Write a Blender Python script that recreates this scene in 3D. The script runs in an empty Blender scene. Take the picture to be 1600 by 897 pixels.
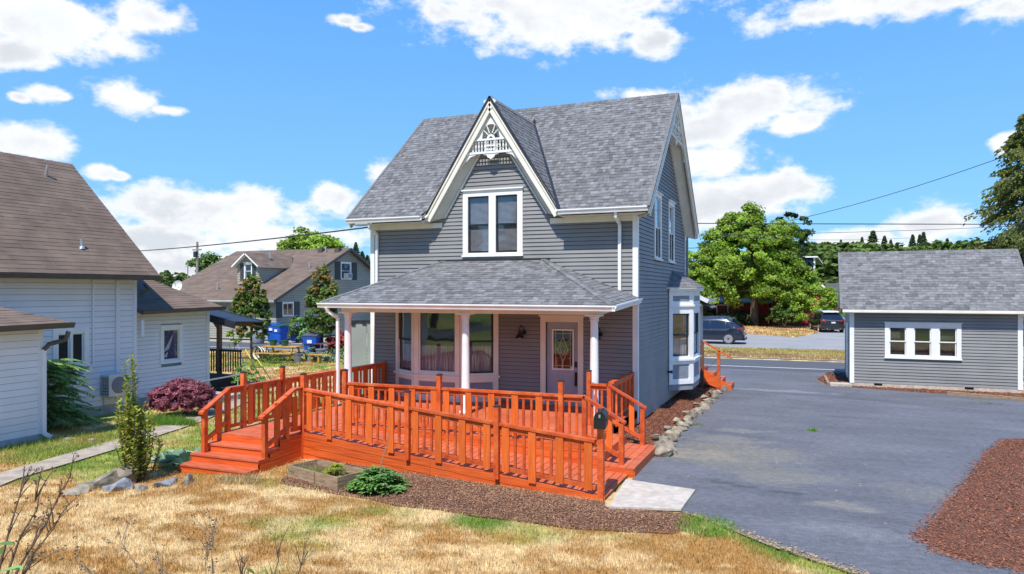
import bpy, math, random
import numpy as np
from mathutils import Vector, noise as mnoise
random.seed(7); rng = np.random.default_rng(7)
R = math.radians
SC = bpy.context.scene
COL = SC.collection

# ------------------------------------------------------------------ camera
CAM = Vector((3.886, -17.43, 3.35))
HEAD = R(22.4)
FWD = Vector((-math.sin(HEAD), math.cos(HEAD), 0)); RGT = Vector((math.cos(HEAD), math.sin(HEAD), 0))
cd = bpy.data.cameras.new("camera"); cam = bpy.data.objects.new("camera", cd); COL.objects.link(cam)
cam.location = CAM; cam.rotation_euler = (R(90), 0, HEAD)
cd.sensor_width = 36; cd.lens = 1130/1600*36; cd.shift_y = 8.5/1600
cd.clip_start = 0.1; cd.clip_end = 6000
SC.camera = cam
SC.view_settings.view_transform = 'Standard'; SC.view_settings.look = 'None'
SC.view_settings.exposure = 0.28; SC.view_settings.gamma = 1
SC.cycles.max_bounces = 6; SC.cycles.transparent_max_bounces = 24

# ------------------------------------------------------------------ sun
EL = R(58.5)
sl = bpy.data.lights.new("sun", 'SUN'); sl.energy = 4.8; sl.angle = R(.5); sl.color = (1, .955, .88)
so = bpy.data.objects.new("sun", sl); COL.objects.link(so)
so.rotation_euler = (R(90)-EL, 0, R(2.0)); so.location = (0, -20, 30)

# ------------------------------------------------------------------ sky
w = bpy.data.worlds.new("World"); SC.world = w; w.use_nodes = True
nt = w.node_tree; nt.nodes.clear()
def N(t, **k):
    n = nt.nodes.new(t)
    for a, b in k.items():
        if a == 'ins':
            for i, x in b.items():
                if hasattr(x, 'is_output') or isinstance(x, bpy.types.NodeSocket): nt.links.new(x, n.inputs[i])
                else: n.inputs[i].default_value = x
        else: setattr(n, a, b)
    return n
def MA(op, a, b=0.0, c=0.0):
    n = N('ShaderNodeMath', operation=op)
    for i, x in enumerate((a, b, c)):
        if isinstance(x, bpy.types.NodeSocket): nt.links.new(x, n.inputs[i])
        else: n.inputs[i].default_value = x
    return n.outputs[0]
def MR(x, a, b, c=0., d=1., smooth=True):
    n = N('ShaderNodeMapRange'); n.interpolation_type = 'SMOOTHSTEP' if smooth else 'LINEAR'
    nt.links.new(x, n.inputs[0]); n.inputs[1].default_value = a; n.inputs[2].default_value = b
    n.inputs[3].default_value = c; n.inputs[4].default_value = d
    return n.outputs[0]
def MC(f, a, b, bt='MIX'):
    n = N('ShaderNodeMix', data_type='RGBA', blend_type=bt)
    for i, x in ((0, f), (6, a), (7, b)):
        if isinstance(x, bpy.types.NodeSocket): nt.links.new(x, n.inputs[i])
        elif i: n.inputs[i].default_value = (*x, 1)
        else: n.inputs[i].default_value = x
    return n.outputs[2]
sky = N('ShaderNodeTexSky'); sky.sky_type = 'NISHITA'; sky.sun_disc = False
sky.sun_elevation = EL; sky.sun_rotation = R(180); sky.altitude = 50; sky.air_density = 1.0; sky.dust_density = .35; sky.ozone_density = 2.2
tc = N('ShaderNodeTexCoord')
sep = N('ShaderNodeSeparateXYZ', ins={0: tc.outputs['Generated']})
X_, Y_, Z_ = sep.outputs
el_ = MA('ARCSINE', Z_)
# azimuth measured from +Y clockwise (radians)
az_ = MA('ARCTAN2', X_, Y_)
def nz(scale, det, off=0., rough=.55):
    mp = N('ShaderNodeMapping', ins={0: tc.outputs['Generated']}); mp.inputs['Location'].default_value = (off, off*.7, off*1.3)
    mp.inputs['Scale'].default_value = (1, 1, 1.7)
    return N('ShaderNodeTexNoise', ins={0: mp.outputs[0], 'Scale': scale, 'Detail': det, 'Roughness': rough}).outputs[0]
n1 = nz(8., 9., 3.1, .6); n2 = nz(4.2, 6., 9.4, .5); n3 = nz(19., 8., 1.7, .62)
def pix(u, v):
    return math.atan((u-800)/1130)-HEAD, math.atan((457-v)/math.hypot(1130, u-800))
CL = [(90, 35, 170, 55), (215, 30, 75, 36), (180, 72, 70, 28), (30, 85, 70, 30), (66, 146, 40, 17), (32, 152, 26, 9), (92, 150, 22, 9), (195, 150, 72, 28), (262, 172, 36, 9),
      (42, 220, 82, 30), (158, 268, 26, 13), (186, 275, 20, 8), (380, 325, 210, 34), (515, 312, 62, 34), (300, 335, 130, 40), (230, 375, 120, 34), (430, 372, 170, 34),
      (604, 268, 44, 24), (870, 22, 215, 52), (770, 8, 120, 36), (1015, 62, 66, 30), (960, 40, 120, 36), (1400, 6, 240, 34), (1300, 22, 90, 16), (1560, 14, 80, 26),
      (1175, 168, 120, 44), (1100, 200, 90, 40), (1235, 190, 66, 24), (1000, 152, 66, 13), (1140, 250, 95, 36), (1190, 298, 95, 42), (1110, 320, 110, 50),
      (1455, 350, 82, 38), (1340, 374, 90, 17), (1400, 395, 140, 20), (1572, 226, 26, 18), (538, 33, 26, 9), (562, 42, 18, 7), (330, 415, 200, 24)]
blobs = []
for u, v, rx, ry in CL:
    a, e = pix(u, v); blobs.append((a, e, 1.12*rx/1130*math.cos(a+HEAD)**2, 1.12*ry/1130*math.cos(a+HEAD)))
for k in range(20):      # same kind of sky all round; unseen clouds added for white ambient light
    a = HEAD*-1+R(48)+k*R(264)/20+random.uniform(-.06, .06)
    blobs.append((a if a < math.pi else a-2*math.pi, random.uniform(.04, .55), random.uniform(.1, .2), random.uniform(.03, .055)))
best = None
for a, e, ra, re in blobs:
    da = MA('MULTIPLY', MA('SUBTRACT', az_, a), 1/ra)
    de = MA('MULTIPLY', MA('SUBTRACT', el_, e), 1/re)
    q = MA('ADD', MA('MULTIPLY', da, da), MA('MULTIPLY', de, de))
    best = q if best is None else MA('SMOOTH_MIN', best, q, .25)
dens = MA('ADD', MA('SUBTRACT', 1.0, MA('SQRT', MA('MAXIMUM', best, 0.))), MA('ADD', MA('MULTIPLY', MA('SUBTRACT', n1, .5), 2.1), MA('MULTIPLY', MA('SUBTRACT', n3, .5), 1.9)))
alpha = MR(dens, -.05, .58)
alpha = MA('MULTIPLY', alpha, MR(n2, .22, .45, .72, 1.))
core = MR(dens, .25, 1.0)
shade = MA('MULTIPLY', core, MR(MA('ADD', MA('MULTIPLY', n2, .6), MA('MULTIPLY', n1, .4)), .40, .60))
ccol = MC(MA('MULTIPLY', shade, .85), (8.7, 8.8, 9.0), (5.6, 6.0, 6.6))
skc = MC(1.0, sky.outputs[0], (1.0, 1.62, 1.95), 'MULTIPLY')
grad = MC(MR(el_, -.02, .55, 0., 1., False), (2.5, 5.4, 8.6), (.72, 3.0, 8.5))
skc = MC(.84, skc, grad)
col = MC(alpha, skc, ccol)
bg = N('ShaderNodeBackground', ins={0: col, 1: .10})
N('ShaderNodeOutputWorld', ins={0: bg.outputs[0]})
SC.world.cycles.sampling_method = 'MANUAL'; SC.world.cycles.sample_map_resolution = 512

# ------------------------------------------------------------------ materials
MATS = {}
def mat(name, c1, c2=None, rough=.7, scale=6., det=4., stretch=(1, 1, 1), bump=0., bscale=None, bstretch=None, tint=0., rnd=0., metal=0., spec=.4,
        lo=.35, hi=.65, attr=None, c3=None, s3=1.2, lo3=.5, hi3=.7, transl=0., emit=0., coat=0.):
    m = bpy.data.materials.new(name); m.use_nodes = True; t = m.node_tree; t.nodes.clear()
    L = t.links.new
    out = t.nodes.new('ShaderNodeOutputMaterial'); b = t.nodes.new('ShaderNodeBsdfPrincipled'); L(b.outputs[0], out.inputs[0])
    b.inputs['Roughness'].default_value = rough; b.inputs['Metallic'].default_value = metal; b.inputs['Specular IOR Level'].default_value = spec
    if coat: b.inputs['Coat Weight'].default_value = coat; b.inputs['Coat Roughness'].default_value = .04
    co = t.nodes.new('ShaderNodeTexCoord')
    def noi(sc, de, st):
        mp = t.nodes.new('ShaderNodeMapping'); mp.inputs['Scale'].default_value = st; L(co.outputs['Object'], mp.inputs[0])
        n = t.nodes.new('ShaderNodeTexNoise'); n.inputs['Scale'].default_value = sc; n.inputs['Detail'].default_value = de; L(mp.outputs[0], n.inputs[0]); return n.outputs[0]
    def mr(x, a, bb, c=0., d=1.):
        n = t.nodes.new('ShaderNodeMapRange'); L(x, n.inputs[0])
        for i, q in enumerate((a, bb, c, d)): n.inputs[i+1].default_value = q
        return n.outputs[0]
    def mix(f, a, bb):
        n = t.nodes.new('ShaderNodeMix'); n.data_type = 'RGBA'; L(f, n.inputs[0])
        for i, q in ((6, a), (7, bb)):
            if isinstance(q, bpy.types.NodeSocket): L(q, n.inputs[i])
            else: n.inputs[i].default_value = (*q, 1)
        return n.outputs[2]
    if attr:
        a = t.nodes.new('ShaderNodeAttribute'); a.attribute_name = attr; c = a.outputs['Color']
        f1 = mr(noi(scale, det, stretch), .3, .7, .76, 1.2); f2 = mr(noi(scale*.22, 8., (1, 1.6, 1)), .3, .7, .78, 1.2)
        mm_ = t.nodes.new('ShaderNodeMath'); mm_.operation = 'MULTIPLY'; L(f1, mm_.inputs[0]); L(f2, mm_.inputs[1]); f = mm_.outputs[0]
        n = t.nodes.new('ShaderNodeHueSaturation'); L(c, n.inputs['Color']); L(f, n.inputs['Value']); c = n.outputs[0]
    else:
        c2 = c2 or tuple(x*.85 for x in c1)
        c = mix(mr(noi(scale, det, stretch), lo, hi), c1, c2)
    if c3: c = mix(mr(noi(s3, 5., (1, 1, 1)), lo3, hi3), c, c3)
    if tint or rnd:
        h = t.nodes.new('ShaderNodeHueSaturation'); L(c, h.inputs['Color'])
        v = None
        if tint:
            a = t.nodes.new('ShaderNodeAttribute'); a.attribute_name = 'tint'; v = mr(a.outputs['Fac'], 0, 1, 1-tint, 1+tint)
        if rnd:
            oi = t.nodes.new('ShaderNodeObjectInfo'); v2 = mr(oi.outputs['Random'], 0, 1, 1-rnd, 1+rnd)
            if v is None: v = v2
            else:
                mm = t.nodes.new('ShaderNodeMath'); mm.operation = 'MULTIPLY'; L(v, mm.inputs[0]); L(v2, mm.inputs[1]); v = mm.outputs[0]
        L(v, h.inputs['Value']); c = h.outputs[0]
    L(c, b.inputs['Base Color'])
    if bump:
        bp = t.nodes.new('ShaderNodeBump'); bp.inputs['Strength'].default_value = 1; bp.inputs['Distance'].default_value = bump
        L(noi(bscale or scale*4, 5., bstretch or stretch), bp.inputs['Height']); L(bp.outputs[0], b.inputs['Normal'])
    if transl:
        tr = t.nodes.new('ShaderNodeBsdfTranslucent'); L(c, tr.inputs[0]); ms = t.nodes.new('ShaderNodeMixShader'); ms.inputs[0].default_value = transl
        L(b.outputs[0], ms.inputs[1]); L(tr.outputs[0], ms.inputs[2]); L(ms.outputs[0], out.inputs[0])
    MATS[name] = m
    return m
def glassmat(name, dark=(.02, .025, .03), trans=.85, ref=1.5):
    m = bpy.data.materials.new(name); m.use_nodes = True; t = m.node_tree; t.nodes.clear(); L = t.links.new
    out = t.nodes.new('ShaderNodeOutputMaterial'); gl = t.nodes.new('ShaderNodeBsdfGlossy'); gl.inputs['Roughness'].default_value = .03
    gl.inputs[0].default_value = (.9, .95, 1, 1)
    df = t.nodes.new('ShaderNodeBsdfDiffuse'); df.inputs[0].default_value = (*dark, 1)
    tp = t.nodes.new('ShaderNodeBsdfTransparent'); m1 = t.nodes.new('ShaderNodeMixShader'); m1.inputs[0].default_value = trans
    L(df.outputs[0], m1.inputs[1]); L(tp.outputs[0], m1.inputs[2])
    fr = t.nodes.new('ShaderNodeFresnel'); fr.inputs[0].default_value = ref
    co = t.nodes.new('ShaderNodeTexCoord'); n = t.nodes.new('ShaderNodeTexNoise'); n.inputs['Scale'].default_value = 2.2; L(co.outputs['Object'], n.inputs[0])
    bp = t.nodes.new('ShaderNodeBump'); bp.inputs['Distance'].default_value = .0012; L(n.outputs[0], bp.inputs['Height']); L(bp.outputs[0], gl.inputs['Normal'])
    m2 = t.nodes.new('ShaderNodeMixShader'); mu = t.nodes.new('ShaderNodeMath'); mu.operation = 'MULTIPLY_ADD'; mu.inputs[1].default_value = 1.6; mu.inputs[2].default_value = .05
    ge = t.nodes.new('ShaderNodeNewGeometry'); mb = t.nodes.new('ShaderNodeMix'); mb.inputs[3].default_value = .1
    L(fr.outputs[0], mu.inputs[0]); L(ge.outputs['Backfacing'], mb.inputs[0]); L(mu.outputs[0], mb.inputs[2]); L(mb.outputs[0], m2.inputs[0]); L(m1.outputs[0], m2.inputs[1]); L(gl.outputs[0], m2.inputs[2]); L(m2.outputs[0], out.inputs[0])
    MATS[name] = m; return m
glassmat('glass')
glassmat('car_glass', (.01, .012, .016), .15, 1.22)
mat('siding', (.245, .242, .240), (.215, .213, .212), rough=.55, scale=1.3, det=5, bump=.002, bscale=30, bstretch=(.3, .3, 3), rnd=.05)
mat('siding_back', (.012, .013, .016), rough=.9)
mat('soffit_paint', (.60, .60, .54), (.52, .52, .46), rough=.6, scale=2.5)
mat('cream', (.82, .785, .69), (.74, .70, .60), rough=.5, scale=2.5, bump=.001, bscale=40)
mat('white_paint', (.84, .84, .82), (.76, .76, .74), rough=.45, scale=3, bump=.001, bscale=40)
mat('gray_paint', (.24, .26, .30), (.2, .22, .26), rough=.5)
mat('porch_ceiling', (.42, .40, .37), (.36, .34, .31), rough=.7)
mat('shingle_gray', (.192, .190, .192), (.135, .134, .138), rough=.95, scale=9, tint=.36, bump=.004, bscale=160)
mat('shingle_brown', (.190, .135, .100), (.140, .098, .074), rough=.95, scale=1.6, det=6, stretch=(1, 1, 1), tint=.12, bump=.004, bscale=160)
mat('dark_metal', (.02, .022, .03), (.03, .03, .035), rough=.5)
mat('black_paint', (.012, .013, .016), (.02, .02, .022), rough=.35)
mat('orange_stain', (.66, .115, .022), (.47, .065, .014), rough=.5, scale=2.2, det=8, stretch=(4, 4, 4), bump=.003, bscale=24, bstretch=(1, 1, 1), rnd=.16, c3=(.70, .19, .05), s3=3.2, lo3=.52, hi3=.75)
mat('orange_skirt', (.74, .14, .025), (.52, .075, .014), rough=.5, scale=1.6, det=9, stretch=(1.1, 1.1, 26), bump=.003, bscale=8, bstretch=(1, 1, 14), rnd=.12, c3=(.42, .10, .04), s3=2.3, lo3=.58, hi3=.85)
mat('orange_board', (.73, .155, .027), (.60, .105, .018), rough=.42, scale=3, det=7, stretch=(14, 14, 1), bump=.002, bscale=9, rnd=.13)
mat('deck_floor', (.60, .150, .065), (.47, .090, .032), rough=.55, scale=1.8, det=9, stretch=(2, 9, 1), bump=.002, bscale=20, rnd=.10, c3=(.50, .17, .10), s3=1.7, lo3=.5, hi3=.8)
mat('wood_brown', (.2, .09, .045), (.13, .055, .03), rough=.6, scale=4, stretch=(8, 8, 1))
mat('bark', (.19, .13, .09), (.10, .07, .05), rough=.9, scale=8, stretch=(3, 3, .7), bump=.02, bscale=20)
mat('old_wood', (.40, .28, .17), (.24, .165, .10), rough=.85, scale=5, det=7, stretch=(1, 1, 6), bump=.004, bscale=20, rnd=.15)
mat('foundation', (.46, .45, .43), (.34, .33, .31), rough=.9, scale=4, bump=.006, bscale=30)
mat('concrete', (.58, .50, .42), (.44, .38, .31), rough=.9, scale=9, det=9, bump=.006, bscale=70, c3=(.38, .33, .27), s3=3, lo3=.5, hi3=.8)
mat('path_concrete', (.44, .36, .28), (.30, .245, .19), rough=.9, scale=4, det=7, bump=.006, bscale=60)
mat('asphalt', (.155, .165, .200), (.125, .134, .165), rough=.82, scale=.9, det=8, stretch=(1, 1.6, 1), bump=.003, bscale=130, c3=(.20, .19, .18), s3=.45, lo3=.55, hi3=.78)
mat('asphalt_stain', (.22, .20, .175), (.17, .16, .155), rough=.9, scale=3, det=8, bump=.003, bscale=130)
mat('asphalt_dark', (.075, .078, .092), (.10, .105, .12), rough=.85, scale=3, det=8, bump=.003, bscale=130)
mat('road_asphalt', (.10, .10, .11), (.078, .08, .088), rough=.88, scale=1.4, det=7, stretch=(.3, 2, 1), bump=.003, bscale=100)
mat('street_asphalt', (.31, .30, .295), (.25, .245, .24), rough=.9, scale=.7, det=7, stretch=(.4, 1.5, 1), bump=.003, bscale=60)
mat('gravel_mat', (.40, .37, .32), (.28, .25, .21), rough=.95, scale=18, det=6, bump=.01, bscale=50)
mat('road_paint', (.82, .82, .80), (.70, .70, .68), rough=.6, scale=6, det=6)
mat('mulch_base', (.19, .082, .045), (.12, .048, .027), rough=.95, scale=22, det=6, bump=.02, bscale=60)
mat('mulch_chip', (.30, .115, .060), (.20, .066, .034), rough=.9, scale=30, tint=.5)
mat('mulch_chip_pale', (.36, .205, .115), (.21, .105, .058), rough=.9, scale=30, tint=.6)
mat('ground_mat', (.4, .3, .15), rough=.95, attr='lawn', scale=22, det=6, bump=.02, bscale=45)
mat('blade', (.4, .3, .15), rough=.75, attr='lawn', scale=30, transl=.25, spec=.2)
mat('far_ground', (.22, .20, .08), (.33, .27, .13), rough=.95, scale=.15, det=6)
mat('rock', (.36, .30, .22), (.13, .11, .085), rough=.9, scale=6, det=9, bump=.035, bscale=9, rnd=.25, c3=(.22, .235, .17), s3=4)
mat('rock_blue', (.32, .34, .37), (.19, .20, .22), rough=.85, scale=6, det=8, bump=.03, bscale=9, rnd=.2)
mat('leaf_bright', (.20, .33, .028), (.30, .42, .05), rough=.5, scale=.6, tint=.5, transl=.35, spec=.3)
mat('leaf_mid', (.085, .16, .028), (.14, .22, .04), rough=.5, scale=.6, tint=.5, transl=.3, spec=.3)
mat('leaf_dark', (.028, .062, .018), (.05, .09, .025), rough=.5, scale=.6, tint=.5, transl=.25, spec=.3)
mat('leaf_forest', (.085, .145, .030), (.145, .19, .040), rough=.6, scale=.08, tint=.5, transl=.25, spec=.2)
mat('leaf_needle', (.050, .085, .035), (.085, .12, .040), rough=.6, scale=.2, tint=.5, transl=.2, spec=.2)
mat('leaf_conifer', (.11, .15, .034), (.18, .20, .048), rough=.6, scale=.5, tint=.55, transl=.25, spec=.2)
mat('leaf_yellow', (.42, .44, .06), (.27, .36, .05), rough=.5, scale=3, tint=.4, transl=.35, spec=.3)
mat('leaf_bronze', (.20, .24, .04), (.30, .17, .05), rough=.5, scale=1.4, tint=.45, transl=.3, spec=.3)
mat('leaf_purple', (.27, .07, .10), (.36, .12, .15), rough=.5, scale=5, tint=.5, transl=.25, spec=.3)
mat('leaf_red', (.55, .05, .03), (.4, .035, .03), rough=.5, scale=5, tint=.4, transl=.2)
mat('leaf_cabbage', (.15, .30, .14), (.30, .42, .28), rough=.5, scale=5, tint=.3, transl=.2, spec=.4)
mat('leaf_shade', (.17, .32, .09), (.26, .40, .12), rough=.5, scale=3, tint=.45, transl=.3, spec=.3)
mat('leaf_plant', (.13, .29, .07), (.22, .38, .10), rough=.5, scale=5, tint=.45, transl=.25, spec=.3)
mat('flower_blue', (.14, .15, .52), (.22, .22, .6), rough=.6, scale=5, tint=.4, transl=.2)
mat('twig', (.16, .11, .075), (.09, .06, .045), rough=.85, scale=20)
mat('dry_stalk', (.42, .31, .19), (.3, .2, .12), rough=.85, scale=20)
mat('white_siding', (.80, .80, .83), (.72, .72, .75), rough=.55, scale=.9, det=6, bump=.002, bscale=30, bstretch=(.3, .3, 3), rnd=.03)
mat('white_back', (.07, .075, .085), rough=.9)
mat('gutter_brown', (.10, .085, .08), (.08, .07, .065), rough=.5)
mat('bin_blue', (.015, .10, .50), (.012, .08, .42), rough=.4)
mat('bin_gray', (.25, .28, .31), (.2, .22, .25), rough=.5)
mat('lid_gray', (.10, .11, .13), rough=.5)
mat('green_plastic', (.02, .11, .07), rough=.45)
mat('yellow_wood', (.55, .33, .06), (.42, .24, .05), rough=.6, scale=6, rnd=.1)
mat('yellow_paint', (.75, .58, .06), rough=.5)
mat('red_brown', (.20, .06, .035), (.14, .04, .03), rough=.7, rnd=.15)
mat('taupe_siding', (.34, .33, .27), (.30, .29, .235), rough=.6, scale=.6, det=5, rnd=.05)
mat('shutter', (.045, .05, .055), rough=.6)
mat('red_siding', (.32, .035, .028), (.22, .025, .02), rough=.7, scale=2, rnd=.08)
mat('blue_siding', (.035, .055, .14), (.03, .045, .11), rough=.6, scale=1, rnd=.05)
mat('beige', (.62, .47, .30), (.55, .4, .26), rough=.7)
mat('fence_panel', (.36, .39, .37), (.30, .33, .31), rough=.6, scale=1.2, rnd=.04)
mat('galvanised', (.50, .52, .54), (.4, .42, .44), rough=.4, metal=.6)
mat('ac_metal', (.66, .66, .64), (.58, .58, .56), rough=.4)
mat('car_navy', (.012, .020, .045), (.010, .017, .04), rough=.25, coat=1.)
mat('car_gray', (.12, .13, .13), rough=.3, coat=1.)
mat('car_black', (.012, .012, .014), rough=.22, coat=1.)
mat('tyre', (.02, .02, .02), rough=.85)
mat('alloy', (.62, .62, .64), rough=.3, metal=.8)
mat('tail_red', (.55, .01, .015), rough=.2, coat=1.)
mat('plate_white', (.75, .76, .8), rough=.4)
mat('chrome', (.6, .6, .62), rough=.15, metal=1.)
mat('trim_black', (.025, .026, .028), rough=.6)
mat('blind', (.30, .30, .33), (.24, .24, .27), rough=.7)
mat('curtain', (.36, .38, .46), (.16, .17, .22), rough=.8, scale=4, stretch=(9, 9, .5))
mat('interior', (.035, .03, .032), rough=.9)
mat('interior_warm', (.22, .06, .02), (.06, .02, .012), rough=.8, scale=2)
mat('blue_cloth', (.03, .03, .11), (.05, .05, .16), rough=.9)
mat('white_cloth', (.65, .65, .72), rough=.9)
mat('pot_gray', (.22, .23, .26), rough=.6)
mat('wire', (.03, .03, .035), rough=.6)
mat('pole_wood', (.30, .27, .24), (.22, .2, .18), rough=.9)
mat('door_paint', (.40, .42, .47), (.36, .38, .43), rough=.5)
mat('lead', (.55, .5, .36), rough=.35, metal=.4)
mat('lamp_white', (.8, .76, .65), rough=.4)

# ------------------------------------------------------------------ geometry collector
W0 = {}
class G:
    def __init__(s): s.v = []; s.f = []; s.t = []
    def add(s, vs, fs, t=.5):
        o = len(s.v); s.v.extend([tuple(p) for p in vs]); s.f.extend([tuple(i+o for i in f) for f in fs]); s.t.extend([t]*len(fs)); return s
    def box(s, x0, x1, y0, y1, z0, z1, t=.5):
        return s.add([(x0, y0, z0), (x1, y0, z0), (x1, y1, z0), (x0, y1, z0), (x0, y0, z1), (x1, y0, z1), (x1, y1, z1), (x0, y1, z1)],
                     [(0, 3, 2, 1), (4, 5, 6, 7), (0, 1, 5, 4), (1, 2, 6, 5), (2, 3, 7, 6), (3, 0, 4, 7)], t)
    def poly(s, pts, t=.5): return s.add(pts, [tuple(range(len(pts)))], t)
    def slab(s, pts, off, t=.5):
        n = len(pts); off = Vector(off); a = [Vector(p) for p in pts]; b = [p+off for p in a]
        return s.add(a+b, [tuple(range(n)), tuple(range(2*n-1, n-1, -1))]+[(i, i+n, (i+1) % n+n, (i+1) % n) for i in range(n)], t)
    def beam(s, p0, p1, w, h, up=(0, 0, 1), t=.5):
        p0 = Vector(p0); p1 = Vector(p1); d = (p1-p0).normalized(); up = Vector(up); sd = d.cross(up)
        if sd.length < 1e-4: sd = d.cross(Vector((0, 1, 0)))
        sd.normalize(); u = sd.cross(d).normalized(); a = sd*w/2; b = u*h/2
        return s.add([p0-a-b, p0+a-b, p0+a+b, p0-a+b, p1-a-b, p1+a-b, p1+a+b, p1-a+b],
                     [(0, 1, 2, 3), (7, 6, 5, 4), (0, 4, 5, 1), (1, 5, 6, 2), (2, 6, 7, 3), (3, 7, 4, 0)], t)
    def vbeam(s, p0, p1, w, h, t=.5):     # beam whose ends are cut vertically (h measured along z)
        p0 = Vector(p0); p1 = Vector(p1); d = (p1-p0); d.z = 0; d.normalize(); a = Vector((d.y, -d.x, 0))*w/2; b = Vector((0, 0, h/2))
        return s.add([p0-a-b, p0+a-b, p0+a+b, p0-a+b, p1-a-b, p1+a-b, p1+a+b, p1-a+b],
                     [(0, 1, 2, 3), (7, 6, 5, 4), (0, 4, 5, 1), (1, 5, 6, 2), (2, 6, 7, 3), (3, 7, 4, 0)], t)
    def tube(s, pts, r, n=6, t=.5):
        pts = [Vector(p) for p in pts]; rs = r if isinstance(r, (list, tuple)) else [r]*len(pts); o = []; k = len(pts)
        pu = None
        for i, p in enumerate(pts):
            d = (pts[min(i+1, k-1)]-pts[max(i-1, 0)]).normalized()
            if pu is None: pu = d.orthogonal().normalized()
            pu = (pu-d*pu.dot(d)); pu = pu.normalized() if pu.length > 1e-6 else d.orthogonal().normalized()
            b = d.cross(pu)
            for j in range(n):
                a = 2*math.pi*j/n; o.append(p+(pu*math.cos(a)+b*math.sin(a))*rs[i])
        fs = [(i*n+j, i*n+(j+1) % n, (i+1)*n+(j+1) % n, (i+1)*n+j) for i in range(k-1) for j in range(n)]
        fs += [tuple(range(n-1, -1, -1)), tuple(range((k-1)*n, k*n))]
        return s.add(o, fs, t)
    def lathe(s, prof, c=(0, 0, 0), n=16, t=.5, axis='z'):
        o = []
        for r, z in prof:
            for j in range(n):
                a = 2*math.pi*j/n; x, y = r*math.cos(a), r*math.sin(a)
                q = (x, y, z) if axis == 'z' else ((x, z, y) if axis == 'y' else (z, x, y))
                o.append((c[0]+q[0], c[1]+q[1], c[2]+q[2]))
        k = len(prof)
        fs = [(i*n+j, i*n+(j+1) % n, (i+1)*n+(j+1) % n, (i+1)*n+j) for i in range(k-1) for j in range(n)]
        fs += [tuple(range(n-1, -1, -1)), tuple(range((k-1)*n, k*n))]
        return s.add(o, fs, t)
    def fbox(s, fr, s0, s1, z0, z1, d0, d1, t=.5):
        P = fr.p
        return s.add([P(s0, z0, d1), P(s1, z0, d1), P(s1, z0, d0), P(s0, z0, d0), P(s0, z1, d1), P(s1, z1, d1), P(s1, z1, d0), P(s0, z1, d0)],
                     [(0, 3, 2, 1), (4, 5, 6, 7), (0, 1, 5, 4), (1, 2, 6, 5), (2, 3, 7, 6), (3, 0, 4, 7)], t)
    def fpoly(s, fr, pts, d0, d1, t=.5):    # prism of a 2-D outline (s,z) between depths d0 (back) and d1 (front)
        n = len(pts); a = [fr.p(x, z, d1) for x, z in pts]; b = [fr.p(x, z, d0) for x, z in pts]
        return s.add(a+b, [tuple(range(n)), tuple(range(2*n-1, n-1, -1))]+[(i, i+n, (i+1) % n+n, (i+1) % n) for i in range(n)], t)
    def build(s, name, m, parent=None, smooth=False, **props):
        me = bpy.data.meshes.new(name)
        off = W0[parent.name] if parent is not None else None
        if off is None:
            a = np.array(s.v); off = Vector(((a[:, 0].min()+a[:, 0].max())/2, (a[:, 1].min()+a[:, 1].max())/2, a[:, 2].min()))
            if props.get('kind') == 'structure' or props.pop('world', False): off = Vector((0, 0, 0))
        me.from_pydata([(p[0]-off[0], p[1]-off[1], p[2]-off[2]) for p in s.v], [], s.f)
        at = me.attributes.new('tint', 'FLOAT', 'FACE'); at.data.foreach_set('value', s.t)
        if smooth: me.polygons.foreach_set('use_smooth', [True]*len(me.polygons))
        me.materials.append(MATS[m]); me.update()
        o = bpy.data.objects.new(name, me); COL.objects.link(o)
        if parent is not None: o.parent = parent
        else: o.location = off
        W0[o.name] = Vector(off)
        for k, v in props.items(): o[k] = v
        return o
def arr_obj(name, m, v, f, parent=None, tint=None, color=None, smooth=False, **props):
    """fast mesh from numpy arrays; f is (M,3) or (M,4)"""
    me = bpy.data.meshes.new(name); v = np.asarray(v, np.float32); f = np.asarray(f, np.int32)
    off = W0[parent.name] if parent is not None else Vector((0, 0, 0))
    if parent is None and props.get('kind') != 'structure' and not props.pop('world', False):
        off = Vector(((v[:, 0].min()+v[:, 0].max())/2, (v[:, 1].min()+v[:, 1].max())/2, v[:, 2].min()))
    v = v-np.array(off, np.float32)
    k = f.shape[1]; me.vertices.add(len(v)); me.vertices.foreach_set('co', v.ravel())
    me.loops.add(f.size); me.loops.foreach_set('vertex_index', f.ravel())
    me.polygons.add(len(f)); me.polygons.foreach_set('loop_start', np.arange(0, f.size, k, dtype=np.int32))
    me.polygons.foreach_set('loop_total', np.full(len(f), k, np.int32))
    if smooth: me.polygons.foreach_set('use_smooth', np.ones(len(f), bool))
    if tint is not None:
        a = me.attributes.new('tint', 'FLOAT', 'FACE'); a.data.foreach_set('value', np.asarray(tint, np.float32))
    if color is not None:
        dom = 'POINT' if len(color) == len(v) else 'FACE'
        a = me.attributes.new('lawn', 'FLOAT_COLOR', dom); c = np.ones((len(color), 4), np.float32); c[:, :3] = color; a.data.foreach_set('color', c.ravel())
    me.materials.append(MATS[m]); me.update(); me.validate()
    o = bpy.data.objects.new(name, me); COL.objects.link(o)
    if parent is not None: o.parent = parent
    else: o.location = off
    W0[o.name] = Vector(off)
    for kk, vv in props.items(): o[kk] = vv
    return o
def thing(name, label, cat, loc=(0, 0, 0), group=None, local=False):
    o = bpy.data.objects.new(name, None); COL.objects.link(o); o.location = loc; o.empty_display_size = .2
    o['label'] = label; o['category'] = cat
    if group: o['group'] = group
    W0[o.name] = Vector((0, 0, 0)) if local else Vector(loc)
    return o
def copy_tree(o, parent=None):
    c = o.copy(); COL.objects.link(c); W0[c.name] = W0[o.name]
    if parent is not None: c.parent = parent
    for ch in o.children: copy_tree(ch, c)
    return c
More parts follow.
